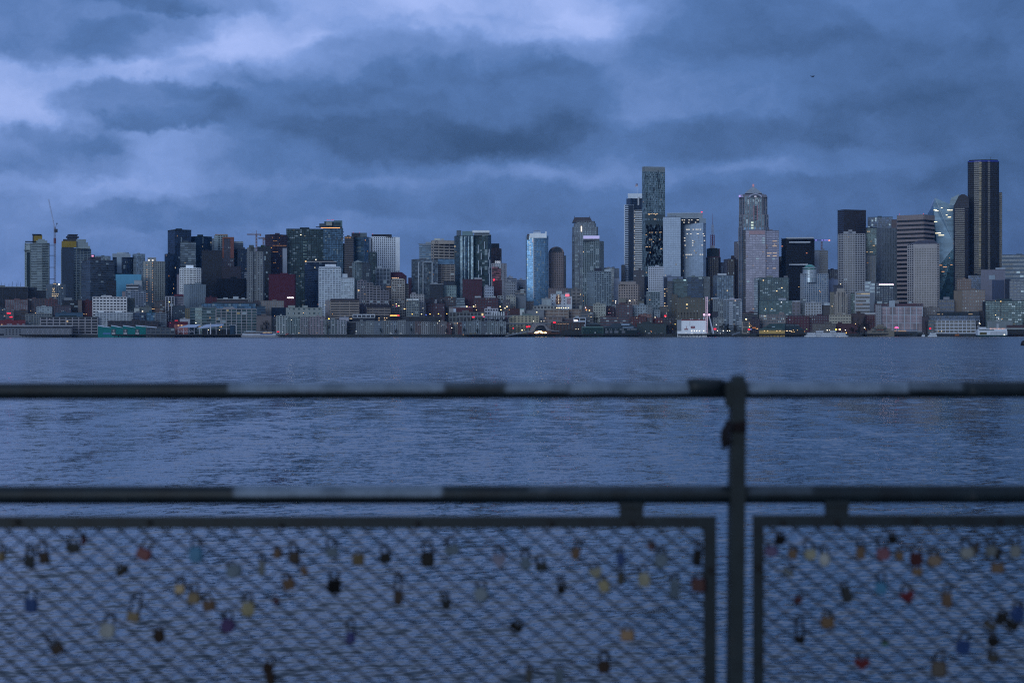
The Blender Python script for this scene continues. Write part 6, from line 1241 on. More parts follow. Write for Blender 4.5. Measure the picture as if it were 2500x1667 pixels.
MB().box(B.xx(158), B.xx(276), -.9, -.4, B.zz(1079), B.zz(1072)).build('lit_roof_line', glow((1,.72,.85), 3.2), B.T)
# pink banded tower
B = b('S7', 310, 614, 500, 3310, 'broad pinkish banded office tower with deep dark window strips', 'band', (.33,.26,.25), 'k', s=-.28, fh=7.6, bw=6, sp=.52, t=.9, name='skyscraper', cat='skyscraper', pale=0, gvar=.2, th=26, parapet=False, pent=[(0,.01,1,None)])
mb = MB(); facade(mb, B.P, B.zz(536), B.zz(495), 1, 0, 6, 1.2, 50); mb.prism(B.P, B.zz(500), B.zz(494)); mb.build('blank_attic', paint((.31,.25,.24), .7), B.T); rowlights(B, 490, (330,525), REDL, 3, 1.6, 1)
# beige octagonal tower with hipped roof
B = b('S7', 396, 655, 740, 3160, 'pale beige tower with small square windows under a low dark hipped roof', 'punch', (.43,.39,.38), 'k', poly=lambda W: [(-W*.5,9),(-W*.3,0),(W*.42,0),(W*.5,3),(W*.5,32),(-W*.5,32)], fh=3.9, bw=4.3, sp=.52, pf=.32, t=.3, name='office_tower', cat='tower', pale=0, gvar=.2, parapet=False, pent=[(0,.01,1,None)])
z_a, z_b = B.zz(742), B.zz(706); mb = MB(); w_ = B.W/2
mb.add([(-w_-.6,8,z_a),(-w_*.6,-.6,z_a),(w_*.84,-.6,z_a),(w_+.6,3,z_a),(w_+.6,33,z_a),(-w_-.6,33,z_a),(-w_*.3,12,z_b),(w_*.68,12,z_b),(w_*.68,24,z_b),(-w_*.3,24,z_b)],
 [(0,1,6),(1,2,7,6),(2,3,7),(3,4,8,7),(4,5,9,8),(5,0,6,9),(6,7,8,9)]); mb.build('hipped_roof', paint((.09,.085,.11), .7), B.T)
block(B, 446, 640, 741, 770, .5, .6, 'blank_attic', (.42,.38,.37)); MB().box(-w_*.6, -w_*.52, -.7, 2, 0, B.zz(742)).build('corner_pier', B.wm, B.T)
# crystal tower
B = b('S7', 612, 788, 420, 3400, 'faceted blue-white crystal glass tower with a bright diagonal crease', 'blank', (.1,.1,.1), dep=30, name='skyscraper', cat='skyscraper', parapet=False, pent=[(0,.01,1,None)])
bpy.data.objects.remove(B.wall)
def gx(x): return B.xx(x)
A_ = dict(tl=(gx(612),4,B.zz(410)), tp=(gx(625),6,B.zz(352)), t2=(gx(745),12,B.zz(402)), t3=(gx(778),9,B.zz(422)), rr=(gx(789),0,B.zz(750)), bl=(gx(655),2,B.zz(925)), r0=(gx(789),2,-5), l0=(gx(614),6,-5), fl=(gx(566),16,B.zz(480)), f0=(gx(566),22,-5), ft=(gx(608),16,B.zz(372)), b1=(gx(788),32,B.zz(422)), b0=(gx(788),32,-5), lb=(gx(612),32,B.zz(405)), l00=(gx(612),32,-5))
def poly3(pts, mat, name):
    mb = MB(); mb.add([A_[k] for k in pts], [tuple(range(len(pts)))]); return mb.build(name, mat, B.T)
gl1 = glass((.13,.21,.29), .3, .3, 3.9, 60, .22, 0); gl2 = glass((.09,.16,.24), .3, .3, 3.9, 60, .18, 0); gl3 = glass((.03,.08,.12), .4, .12, 3.9, 6, .4, 0); gl4 = glass((.10,.17,.26), .5, .14, 3.9, 60, .2, 0)
poly3(('tl','bl','rr','tp'), gl2, 'glass_facet'); poly3(('tp','rr','t3','t2'), gl1, 'glass_facet'); poly3(('l0','r0','rr','bl','tl'), gl3, 'glass_facet'); poly3(('f0','l0','tl','fl'), gl4, 'glass_facet'); poly3(('fl','tl','tp','ft'), gl4, 'glass_facet')
poly3(('r0','b0','b1','t3','rr'), gl3, 'glass_facet'); poly3(('l00','f0','fl','ft','lb'), gl3, 'glass_facet'); poly3(('b0','l00','lb','b1'), gl3, 'glass_facet'); poly3(('tp','t2','t3','b1','lb','ft'), gl4, 'roof_facet')
for a, c in (('tp','rr'),('rr','bl')): MB().tube(A_[a], A_[c], .55, 5).build('crease', paint((.36,.42,.48), .3, .1, .1, .3), B.T)
rnd = random.Random(4)
for (x, y, w_) in ((680,437,3),(748,458,9),(735,455,4),(628,455,6),(742,516,6),(720,498,3),(628,552,7),(650,648,10),(672,665,8),(640,462,6),(690,665,4),(660,645,5)):
    o = bpy.data.objects.new('lit_window', unit_box(glow((1,.85,.55), 2.2))); COL.objects.link(o); o.parent = B.T; o.location = (gx(x), 1.0, B.zz(y)); o.scale = (w_, .3, .9)
for (x, y, w_) in ((762,852,10),(705,930,7),(690,968,5),(672,915,5),(762,912,5)):
    o = bpy.data.objects.new('lit_window', unit_box(glow((1,.45,.18), .9))); COL.objects.link(o); o.parent = B.T; o.location = (gx(x), 1.2, B.zz(y)); o.scale = (w_, .3, .9)
# curved-top dark tower
B = b('S7', 780, 908, 440, 3350, 'dark tower with a curved shell top beside the crystal tower', 'band', (.045,.035,.05), 'k', poly=lambda W: [(-W*.5,3),(-W*.42,0),(W*.2,0),(W*.42,3),(W*.5,9),(W*.5,30),(-W*.5,30)], fh=3.9, sp=.4, t=.3, name='skyscraper', cat='skyscraper', pale=0, gvar=.2, parapet=False, pent=[(0,.01,1,None)], lit=3, litcol=(.7,.35,.2))
pts = [(782,440),(782,410),(800,375),(820,340),(845,325),(870,327),(890,340),(902,360),(906,440)]
mb = MB(); n_ = len(pts); V1 = [(B.xx(x), .6, B.zz(y)) for x, y in pts]; V2 = [(B.xx(x), 26, B.zz(y)) for x, y in pts]; mb.add(V1+V2, [tuple(range(n_-1,-1,-1)), tuple(range(n_, 2*n_))]+[(i, i+1, n_+i+1, n_+i) for i in range(n_-1)]+[(n_-1, 0, n_, 2*n_-1)]); mb.build('curved_top', paint((.035,.035,.05), .5), B.T)
mb = MB(); pts = [(745,410),(760,355),(782,345),(830,320),(812,360),(795,395),(782,418)]; n_ = len(pts)
mb.add([(B.xx(x), -1.0, B.zz(y)) for x, y in pts]+[(B.xx(x), 8, B.zz(y)) for x, y in pts], [tuple(range(n_)), tuple(range(2*n_-1, n_-1, -1))]+[(i, n_+i, n_+(i+1) % n_, (i+1) % n_) for i in range(n_)]); mb.build('glass_shell', glass((.06,.10,.14), .3, .25, 4, 60, .2, 0), B.T)
for k in range(4): MB().box(B.xx(800+k*4 if k else 812), B.xx(900), .2, .6, B.zz(385+k*24)-.3, B.zz(385+k*24)+.3).build('storey_line', paint((.13,.13,.17), .6), B.T)
# tallest black tower
B = b('S7', 900, 1152, 50, 3330, 'tallest black tower on the skyline with a blue lit crown line', 'glass', (.018,.016,.022), 'k', poly=lambda W: [(-W*.5,7),(-W*.47,4),(-W*.30,1.2),(-W*.08,0),(W*.06,1.4),(W*.14,3.2),(W*.22,3.4),(W*.46,9),(W*.5,12),(W*.5,40),(-W*.5,40)], fh=3.9, bw=3.2, sp=.3, t=.15, name='skyscraper', cat='skyscraper', pale=0, gvar=.3, parapet=False, pent=[(0,.01,1,None)], lit=0)
B3 = B
MB().prism([(x*.93, y+1.5) for x, y in B.P], B.H, B.zz(36)).build('crown', paint((.02,.02,.03), .5), B.T)
mb = MB(); P_ = [(x*.96, y-.2) for x, y in B.P if y < 13]
for p_, q_2 in zip(P_, P_[1:]): mb.strip(p_, q_2, 0, math.hypot(q_2[0]-p_[0], q_2[1]-p_[1]), B.zz(53), B.zz(46.5), .9)
mb.build('blue_lit_line', glow((.01,.06,1), .2), B.T)
MB().tube((B.xx(1085),14,B.zz(38)),(B.xx(1085),14,B.zz(8)),.5,5,.2).build('roof_mast', paint((.1,.1,.12),.6), B.T)
for k in range(62):
    y = 62+k*14.2; o = bpy.data.objects.new('lit_window', unit_box(glow((1,.82,.5), (.035 if k % 3 else .09)))); COL.objects.link(o); o.parent = B.T; o.location = (B.xx(1003-(k*.08)), .05, B.zz(y)); o.scale = (3.8, .5, 1.9)
b('S7', 1098, 1180, 312, 3372, 'black right shoulder of the tallest tower with a faint blue edge', 'glass', (.015,.02,.03), 'k', dep=30, fh=3.9, pale=0, gvar=.2, name='skyscraper', cat='skyscraper', roofcol=(.01,.03,.10), cap=.6, pent=[(0,.01,1,None)])
b('S7', 900, 1010, 1000, 3325, 'dark lower wing at the foot of the tallest tower', 'glass', (.02,.03,.045), 'n', dep=10, pale=0)
b('S7', 1184, 1420, 832, 3300, 'wide banded blue-grey office at the right edge behind', 'band', (.16,.20,.25), 'd', dep=24, fh=7, sp=.5, pale=.04, name='office_tower', cat='tower')
B = b('S7', 1008, 1205, 955, 3140, 'grey-mauve federal style block with a dark ribbed panel and pale square', 'blank', (.23,.22,.27), dep=26, name='office_tower', cat='tower', pent=[(.6,.98,4,(.36,.40,.46))])
block(B, 1098, 1196, 1038, 1200, .4, .3, 'ribbed_panel', (.08,.10,.17)); block(B, 1072, 1122, 998, 1035, .5, .3, 'pale_square', (.30,.36,.42))
b('S7', 1205, 1250, 1035, 3110, 'dark gap slab right of the grey-mauve block', 'blank', (.04,.05,.08), dep=14)
b('S7', 1248, 1420, 1050, 3100, 'blue-grey gridded office at the right edge with dark window rows', 'grid', (.23,.25,.29), 'd', dep=22, fh=5, bw=6, pale=.05)
B = b('S7', 808, 922, 1035, 3105, 'brown stone tower top, centre of the ziggurat-like building', 'punch', (.25,.18,.15), 'd', dep=20, fh=4.4, bw=4, sp=.6, pf=.6, name='stone_tower', cat='tower', pale=.05, roofcol=(.3,.22,.18))
b('S7', 780, 850, 1128, 3070, 'left stepped wing of the brown ziggurat-like building', 'blank', (.24,.19,.15), dep=18)
B = b('S7', 848, 1036, 1125, 3065, 'right wing of the brown ziggurat-like building, arcaded top storeys', 'punch', (.29,.23,.20), 'd', dep=22, fh=5.4, bw=4, sp=.6, pf=.55, name='stone_block', pale=.04)
b('S7', 656, 780, 1205, 3060, 'slate-blue low building below the crystal tower', 'grid', (.18,.20,.25), 'k', dep=14, fh=7, pale=0, pent=[(.3,.7,6,(.26,.27,.30))])
b('S7', 515, 660, 1270, 3020, 'tan domed small buildings at the foot of the beige tower', 'punch', (.22,.19,.18), 'd', dep=12, fh=4)
B = b('S7', 1050, 1420, 1215, 3010, 'wide dark green glass apartment block at the right edge', 'grid', (.085,.12,.13), 'g', dep=22, fh=3.5, bw=5, sp=.34, pf=.1, name='apartment_block', lit=9, litcol=(1,.75,.4), lit_e=.8, pale=.07)
b('S7', 1018, 1055, 1222, 3008, 'narrow near-black slab left of the dark green glass apartments', 'blank', (.03,.035,.05), dep=14)
# waterfront right
b('S7', 130, 175, 1252, 2965, 'grey concrete stair end of the white ribbed building', 'punch', (.30,.30,.33), 'k', dep=18, fh=4, bw=4, pf=.6, pale=0)
B = b('S7', 175, 515, 1262, 2968, 'lavender ribbed loft building with white frames and open ground arches', 'grid', (.40,.43,.48), ((.15,.12,.15),.2,.3), dep=20, fh=13, bw=9.2, sp=.06, pf=.13, t=.7, name='loft_building', pale=0, lit=0, pent=[(.02,.12,5,(.14,.08,.09)),(.2,.34,14,(.36,.40,.44)),(.4,.85,6,(.14,.07,.08))])
for k in range(13): MB().box(-B.W/2+.3, B.W/2-.3, -.35, .1, B.zz(1285+k*11)-.3, B.zz(1285+k*11)+.3).build('storey_line', paint((.24,.22,.26), .7), B.T)
b('S7', 125, 520, 1240, 2995, 'brick red rooftop row behind the lavender ribbed loft building', 'punch', (.15,.075,.085), 'd', dep=12, fh=4, pale=.1, pent=[(.05,.15,6,(.36,.42,.44)),(.35,.5,8,(.28,.27,.27)),(.7,.76,5,(.36,.42,.44))])
B = b('S7', 610, 986, 1375, 2905, 'white gridded three storey office on the quay', 'grid', (.50,.52,.58), 'k', dep=18, fh=5.1, bw=6.2, sp=.28, pf=.16, t=.6, name='office_block', pale=0, parapet=True, cap=.6, pent=[(0,.01,1,None)])
b('S7', 560, 990, 1335, 2935, 'dark glass attic storey behind the white gridded quay office', 'glass', (.04,.06,.08), 'n', dep=14, fh=4, pale=0)
B = b('S7', 640, 985, 1308, 2960, 'flat dark roof deck with dim warm lamps over the white quay office', 'blank', (.05,.06,.07), dep=12, pent=[(.0,.01,1,None)]); rowlights(B, 1322, (652,662,690,702,715,905,915,925), (1,.7,.4), 1.6, 3, .9)
b('S7', 565, 612, 1372, 2900, 'dim striped side wing left of the white gridded quay office', 'band', (.16,.20,.22), 'k', dep=12, fh=5, pale=0)
b('S7', 515, 570, 1345, 2915, 'brown shed in the gap right of the ribbed loft building', 'blank', (.10,.08,.09), dep=10)
b('S7', 985, 1030, 1300, 2960, 'dark brown sliver building left of the ferry landing', 'blank', (.06,.055,.06), dep=10)
B = b('Z10', 1480, 2040, 880, 2875, 'pale ferry terminal roof line above the docked ferry', 'blank', (.22,.25,.26), dep=12, name='ferry_terminal', roofcol=(.36,.38,.36), cap=.5)
B = b('Z10', 1925, 2700, 965, 2838, 'low brown ferry slip shed with a pale deck stripe at the right edge', 'blank', (.10,.06,.065), dep=12, name='ferry_slip', base=4.5, parapet=False); block(B, 1925, 2700, 1030, 1060, .8, 1, 'deck_stripe', (.34,.37,.36)); block(B, 1925, 2700, 1062, 1150, .3, 1, 'dark_opening', (.04,.045,.05))
# dark green double shed
B = b('Z6', 1605, 2095, 1030, 2826, 'dark green boxy pier shed with a pale green rim', 'blank', (.025,.06,.06), dep=20, name='pier_shed', cat='shed', base=4.5, parapet=False)
X0, X1 = B.xx(1605), B.xx(2095)
for (xa, xb, za, zb2) in ((X0, X1, B.zz(1030)-.3, B.zz(1016)), (X0-.1, X0+.6, 0, B.zz(1030)), (X1-.6, X1+.1, 0, B.zz(1030))): MB().box(xa, xb, -.6, 20, za, zb2).build('rim', paint((.16,.28,.26), .6), B.T)
for k in range(6): rowlights(B, 1105, (1640+k*80,), (.3,.6,.55), .25, 1, .8)
block(B, 1898, 1920, 1135, 1165, .6, .3, 'door', (.5,.5,.52))
B = b('Z6', 2095, 2870, 1040, 2828, 'long black-green pier shed with white painted lettering', 'blank', (.02,.035,.04), dep=20, name='pier_shed', cat='shed', base=4.5, parapet=False, roofcol=(.05,.07,.08))
mb = MB(); w_ = B.W/2; zt = B.zz(935); mb.add([(-w_,0,B.H),(w_,0,B.H),(w_,20,B.H),(-w_,20,B.H),(-w_*.3,9,zt),(w_*.62,9,zt),(w_*.62,12,zt),(-w_*.3,12,zt)],[(0,1,5,4),(1,2,6,5),(2,3,7,6),(3,0,4,7),(4,5,6,7)]); mb.build('roof', paint((.05,.065,.075), .6), B.T)
for (xa, xb, y0, y1) in ((2510,2700,950,985),(2540,2790,1020,1040)): MB().box(B.xx(xa), B.xx(xb), 2.5 if y0 < 1000 else -.2, 5 if y0 < 1000 else .3, B.zz(y1), B.zz(y0)).build('skylight', paint((.28,.36,.48), .4), B.T)
mb = MB()
for (x, w1) in ((2145,50),(2240,18),(2275,22),(2365,26),(2405,20),(2475,100),(2650,60),(2725,140)):
    n_ = max(1, int(w1/20))
    for j in range(n_): mb.box(B.xx(x+j*20), B.xx(x+j*20+13), -.35, -.1, B.zz(1085), B.zz(1065))
mb.build('white_lettering', paint((.36,.38,.42), .8), B.T)
for (x, w1) in ((2140,75),(2245,60),(2350,95),(2520,80)): block(B, x, x+w1, 1105, 1160, .25, .3, 'pale_door', (.16,.17,.20))
B = b('Z6', 1690, 2030, 960, 2862, 'dark hipped roof building rising behind the green boxy shed', 'blank', (.04,.055,.06), dep=14, parapet=False, name='pier_shed', cat='shed')
mb = MB(); w_ = B.W/2; zt = B.zz(925); mb.add([(-w_-2,-1,B.H),(w_+2,-1,B.H),(w_+2,15,B.H),(-w_-2,15,B.H),(-w_*.3,6,zt),(w_*.3,6,zt),(w_*.3,8,zt),(-w_*.3,8,zt)],[(0,1,5,4),(1,2,6,5),(2,3,7,6),(3,0,4,7),(4,5,6,7)]); mb.build('roof', paint((.06,.08,.09), .6), B.T)
# white wall building
B = b('Z8', -905, -235, 870, 2829, 'big plain white wall building with a dark red roof edge by the wheel', 'blank', (.72,.72,.74), dep=20, name='white_hall', cat='hall', base=4.5, parapet=False)
MB().box(B.xx(-815), B.xx(-240), -.5, 20, B.zz(872), B.zz(855)).build('red_roof_edge', paint((.32,.03,.06), .6), B.T); block(B, -910, -815, 858, 1110, .6, .4, 'grey_end', (.28,.30,.34))
# arrow-like marks and the dark red square logo on the wall
block(B, -598, -505, 1000, 1050, .3, .2, 'red_sign', (.28,.03,.06)); block(B, -585, -520, 1020, 1028, .45, .2, 'sign_writing', (.55,.42,.45))
for (x, y) in ((-630,910),(-640,935),(-628,955),(-636,985)):
    mb = MB(); mb.tube((B.xx(x),-.35,B.zz(y+8)),(B.xx(x+18),-.35,B.zz(y-8)),.14,4); mb.build('painted_mark', paint((.10,.05,.07), .7), B.T)
mb = MB(); mb.box(B.xx(-745), B.xx(-655), -.4, -.1, B.zz(1085), B.zz(1062)); mb.box(B.xx(-700), B.xx(-692), -.4, -.1, B.zz(1062), B.zz(1000)); mb.build('red_ship_drawing', paint((.30,.05,.08), .7), B.T)
for x in (-780, -735, -580, -440): block(B, x+160, x+190, 828, 852, -2, 8, 'roof_unit', (.45,.46,.48))
for x in (-575,-515,-460,-400,-300): rowlights(B, 1110, (x,), (1,.88,.7), 7, 1.5, 1.2)
rowlights(B, 1168, (-570,), (.9,.95,1), 5, 1.4, 1)
# yellow lit shed
B = b('Z8', 975, 1560, 1095, 2824, 'green roofed pier shed with a warm yellow lit front wall', 'blank', (.55,.36,.12), dep=18, name='pier_shed', cat='shed', base=4.5, parapet=False)
rnd = random.Random(2)
for x in (1095,1170,1380,1450): rowlights(B, 1112, (x,), (1,.65,.3), 4, 1.8, 1.2)
mb = MB(); x0_, x1_, x2_ = B.xx(985), B.xx(1230), B.xx(1560); zb_, zt_, ym = B.H, B.zz(945), 9
mb.add([(x0_,-1,zb_),(x2_,-1,zb_),(x2_,19,zb_),(x0_,19,zb_),(x1_,9,zt_),(x2_,9,zt_)],[(0,1,5,4),(1,2,5),(2,3,4,5),(3,0,4),(3,2,1,0)]); mb.build('roof', paint((.05,.09,.085), .6), B.T)
block(B, 1150, 1335, 1010, 1040, -2, 3, 'dormer', (.05,.07,.08)); block(B, 1262, 1335, 1012, 1032, -1.6, 2, 'dormer_window', (.34,.42,.45))
block(B, 985, 1500, 1060, 1094, .7, 3, 'pale_fascia', (.10,.15,.14))
B = b('Z8', 1560, 2010, 1095, 2827, 'dark back half of the yellow fronted pier shed with a row of lamps', 'blank', (.05,.05,.05), dep=16, name='pier_shed', cat='shed', base=4.5, parapet=False)
mb = MB(); mb.add([(-B.W/2,-1,B.H),(B.W/2,-1,B.H),(B.W/2,17,B.H),(-B.W/2,17,B.H),(-B.W/2,8,B.zz(945)),(B.W*.1,8,B.zz(955))],[(0,1,5,4),(1,2,5),(2,3,4,5),(3,0,4),(3,2,1,0)]); mb.build('roof', paint((.035,.05,.055), .6), B.T)
for x0_ in (1590, 1690, 1800): block(B, x0_, x0_+80, 982, 994, -4, 5, 'roof_light', (.26,.30,.34))
for x in (1535,1580,1600,1650,1680): rowlights(B, 1112, (x+25,), (1,.7,.4), 4, 1.8, 1.2)
for x, y in ((1715,1134),(1750,1134),(1780,1134),(1760,1095),(1850,1097)): rowlights(B, y, (x,), (1,.6,.25), 3, 1.4, 1)
B = b('Z9', 1110, 1720, 1110, 2824, 'tan pier restaurant with a stepped gable and faint red lettering', 'blank', (.23,.20,.16), dep=16, name='restaurant', base=4.5, parapet=False)
for (xa, xb, y0) in ((1200,1640,1060),(1270,1540,1010),(1330,1470,970)): block(B, xa, xb, y0, 1112, .2, 3, 'gable_step', (.23,.20,.16))
for x in (1220,1340,1480): block(B, x, x+95, 1118, 1140, .35, .3, 'window', (.06,.08,.09))
for x in (1225,1480): block(B, x, x+80, 1045, 1068, .4, .3, 'window', (.07,.09,.10))
mb = MB()
for k in range(9): mb.box(B.xx(1325+k*18), B.xx(1337+k*18), -.6, -.35, B.zz(1098), B.zz(1084))
mb.build('red_lettering', paint((.35,.08,.07), .8), B.T)
B = b('Z9', 1722, 2250, 1130, 2824, 'low dark pier end with amber string lamps and a pale awning', 'blank', (.05,.06,.07), dep=12, name='low_building', base=4.5, parapet=False); block(B, 1990, 2250, 1090, 1110, 1, 8, 'awning', (.15,.20,.28))
for x in list(range(1725,1785,20))+list(range(1830,1995,18)): rowlights(B, 1122, (x,), (1,.5,.15), 1.6, 1.4, .9)

# ================================================================ landmarks on the quay
def at(fr, x, y, D): return (wx(PX(fr, x), D), D, wz(PY(fr, y), D))
# observation wheel seen nearly edge-on
D_ = 2836; c = at('Z7', 2120, 745, D_)
T = thing('observation_wheel', (c[0], D_, 4.5), 'tall pink lit observation wheel seen edge-on, standing on white legs', 'big wheel')
zc = c[2]-4.5; Rw = zc-1.2; Rw = min(Rw, wz(PY('Z7', 335), D_)-c[2]+.2); tw = R(84)
whm = glow((.70,.52,.66), .45)
def wp(a, r, off):   # point on the rim in the wheel's own plane, off along the axle
    return (math.cos(tw)*r*math.cos(a)+math.sin(tw)*off, math.sin(tw)*r*math.cos(a)-math.cos(tw)*off, zc+r*math.sin(a))
for off in (-1.35, 1.35):
    MB().path([wp(2*math.pi*k/48, Rw, off) for k in range(48)], .32, 6, True).build('rim', whm, T)
    MB().path([wp(2*math.pi*k/48, Rw*.93, off) for k in range(48)], .18, 5, True).build('inner_rim', whm, T)
for k in range(21):
    a = 2*math.pi*k/21
    mb = MB(); mb.tube(wp(a, .8, -.6), wp(a, Rw, -1.35), .10, 4); mb.tube(wp(a, .8, .6), wp(a, Rw, 1.35), .10, 4); mb.build('spoke', whm, T)
for k in range(42):
    a = 2*math.pi*k/42; MB().tube(wp(a, Rw, -1.35), wp(a, Rw, 1.35), .16, 5).build('cross_tie', whm, T)
for k in range(42):
    a = 2*math.pi*(k+.5)/42; q = wp(a, Rw*1.0, 0); MB().box(q[0]-.6, q[0]+.6, q[1]-.6, q[1]+.6, q[2]-.7, q[2]+.7).build('gondola', paint((.30,.30,.36), .3), T)
MB().tube((-3.6,-.4,zc), (3.6,.4,zc), .7, 12).build('axle', whm, T)
for s_ in (-1, 1):
    MB().lathe([(.2,-1.6),(1.2,-1.2),(1.5,0),(1.2,1.2),(.2,1.6)], 12, (s_*3.9, 0, zc+.3)).build('hub_lamp', glow((1,.45,.72), 1.8), T)
    for yy in (-9, 9): MB().tube((s_*3.4, 0, zc), (s_*(9.5 if s_ < 0 else 10), yy, 0), .55, 8, .7).build('leg', paint((.60,.62,.68), .5), T)
MB().box(-3.2, 3.2, -9, 9, 0, 1.2).build('boarding_platform', paint((.35,.34,.36), .6), T)
# arched concrete stair with the lit plaza
D_ = 2846
T = thing('arched_stair', (wx(PX('Z6',650),D_), D_, 4.5), 'sweeping concrete stair bridge with an arched opening above glittering lamps', 'stair')
def ar(x, y): return ((PX('Z6',x)-PX('Z6',650))/F*D_, wz(PY('Z6',y),D_)-4.5)
outer = [ar(x,y) for x,y in ((350,1165),(400,1110),(440,1040),(470,960),(490,910),(520,915),(560,945),(720,950),(780,985),(830,1050),(900,1085),(1080,1105),(1080,1125),(880,1112),(800,1095),(760,1030),(730,985),(590,985),(545,1020),(500,1100),(440,1165))]
mb = MB(); n_ = len(outer); mb.add([(x,-3,z) for x,z in outer]+[(x,5,z) for x,z in outer], [tuple(range(n_)), tuple(range(2*n_-1,n_-1,-1))]+[(i, n_+i, n_+(i+1)%n_, (i+1)%n_) for i in range(n_)])
mb.build('stair_shell', paint((.24,.23,.25), .8, .15, .2), T)
ins = [ar(x,y) for x,y in ((560,1030),(600,990),(725,990),(755,1030),(800,1095),(520,1095))]
mb = MB(); n_ = len(ins); mb.add([(x,2,z) for x,z in ins]+[(x,2.4,z) for x,z in ins], [tuple(range(n_-1,-1,-1)), tuple(range(n_,2*n_))]+[(i,(i+1)%n_,n_+(i+1)%n_,n_+i) for i in range(n_)]); mb.build('recess_wall', paint((.02,.03,.05), .6), T)
x0_, z0_ = ar(360, 1180); x1_, z1_ = ar(1090, 1110)
MB().box(ar(360,0)[0], ar(1090,0)[0], -4, -3.2, 0, ar(0,1150)[1]).build('rust_wall', paint((.15,.07,.045), .8, .3, .3), T)
MB().box(ar(540,0)[0], ar(900,0)[0], -3.1, -2.0, 0, ar(0,1105)[1]).build('terrace', paint((.16,.08,.05), .8, .3, .3), T)
mb = MB(); mb.tube((ar(350,0)[0],-3.4,ar(0,1150)[1]), (ar(440,0)[0],-3.4,ar(0,1000)[1]), .3, 5); mb.tube((ar(440,0)[0],-3.4,ar(0,1000)[1]), (ar(480,0)[0],-3.4,ar(0,905)[1]), .3, 5); mb.build('handrail', paint((.03,.035,.04), .6), T)
rnd = random.Random(12)
for k in range(46):
    x = rnd.uniform(525, 785); y = 1158-rnd.random()**.8*(58-abs(x-650)*.36)
    o = bpy.data.objects.new('string_lamp', unit_box(glow((1,.72,.38), 7))); COL.objects.link(o); o.parent = T; q = ar(x, y); o.location = (q[0], -4.5-rnd.random(), q[1]); o.scale = (.9,.5,.9)
b('Z6', 900, 1640, 925, 2860, 'rust coloured curved pavilion with glowing eaves behind the arched stair', 'fin', (.11,.055,.045), 'k', dep=12, fh=30, bw=5, sp=0, pf=.3, name='pavilion', pale=0, roofcol=(.10,.12,.13), cap=1)
B = b('Z6', 1150, 1620, 1110, 2848, 'low dim quay building with small lamps between pavilion and green shed', 'blank', (.05,.055,.06), dep=5, name='low_building', base=4.5)
for x in (1470,1525): rowlights(B, 1068, (x,), (1,.8,.55), 4, 1.6, 1.2)
rnd = random.Random(31)
for (x, y, c_) in [(1040+k*26+rnd.uniform(-8,8), 945+rnd.uniform(-6,8), AMBER) for k in range(11)]: rowlights(B, y, (x,), (1,.6,.35), 1.6, 2.0, .6)
for fr, x0_, x1_, y0_, y1_, lab in (('Z5',1100,2350,770,790,'grey upper deck of the elevated road in the middle distance'),('Z6',-150,1000,935,965,'curving lower deck of the elevated road left of the arched stair')):
    D_ = 2905 if fr == 'Z5' else 2898
    T = thing('elevated_road', (wx(PX(fr,(x0_+x1_)/2),D_), D_, ground(0,D_)), lab, 'elevated road', 'elevated road decks')
    w_ = (x1_-x0_)/9.408/F*D_; zt = wz(PY(fr,y0_),D_)-T.location[2]; zb_ = wz(PY(fr,y1_),D_)-T.location[2]
    MB().box(-w_/2, w_/2, 0, 9, zb_, zt).build('deck', paint((.17,.18,.20), .85), T); mb = MB(); mb.box(-w_/2, w_/2, -.3, 0, zt-.4, zt+.8); mb.build('parapet', paint((.25,.26,.28), .85), T)
    for k in range(8): MB().box(-w_/2+w_*(k+.5)/8-.8, -w_/2+w_*(k+.5)/8+.8, 3, 5, -2, zb_).build('pillar', paint((.16,.16,.17), .9), T)
# gangway ramps
for fr, xa, ya, xb, yb, lab in (('Z6',-150,1235,390,1120,'pale sloping gangway left of the arched stair'),('Z8',345,1215,535,1150,'small pale gangway sloping down to the water right of the wheel')):
    D_ = 2812; a = at(fr, xa, ya, D_); c = at(fr, xb, yb, D_+8)
    T = thing('gangway', a, lab, 'gangway'); d_ = Vector(c)-Vector(a)
    mb = MB(); mb.add([(0,-1.5,0),(d_.x,d_.y-1.5,d_.z),(d_.x,d_.y+1.5,d_.z),(0,1.5,0),(0,-1.5,1),(d_.x,d_.y-1.5,d_.z+1),(d_.x,d_.y+1.5,d_.z+1),(0,1.5,1)],[(3,2,1,0),(4,5,6,7),(0,1,5,4),(1,2,6,5),(2,3,7,6),(3,0,4,7)]); mb.build('ramp', paint((.28,.32,.38), .6), T)
    mb = MB(); mb.tube((0,-1.4,1.9),(d_.x,d_.y-1.4,d_.z+1.9),.12,5); mb.build('handrail', paint((.3,.32,.36), .6), T)

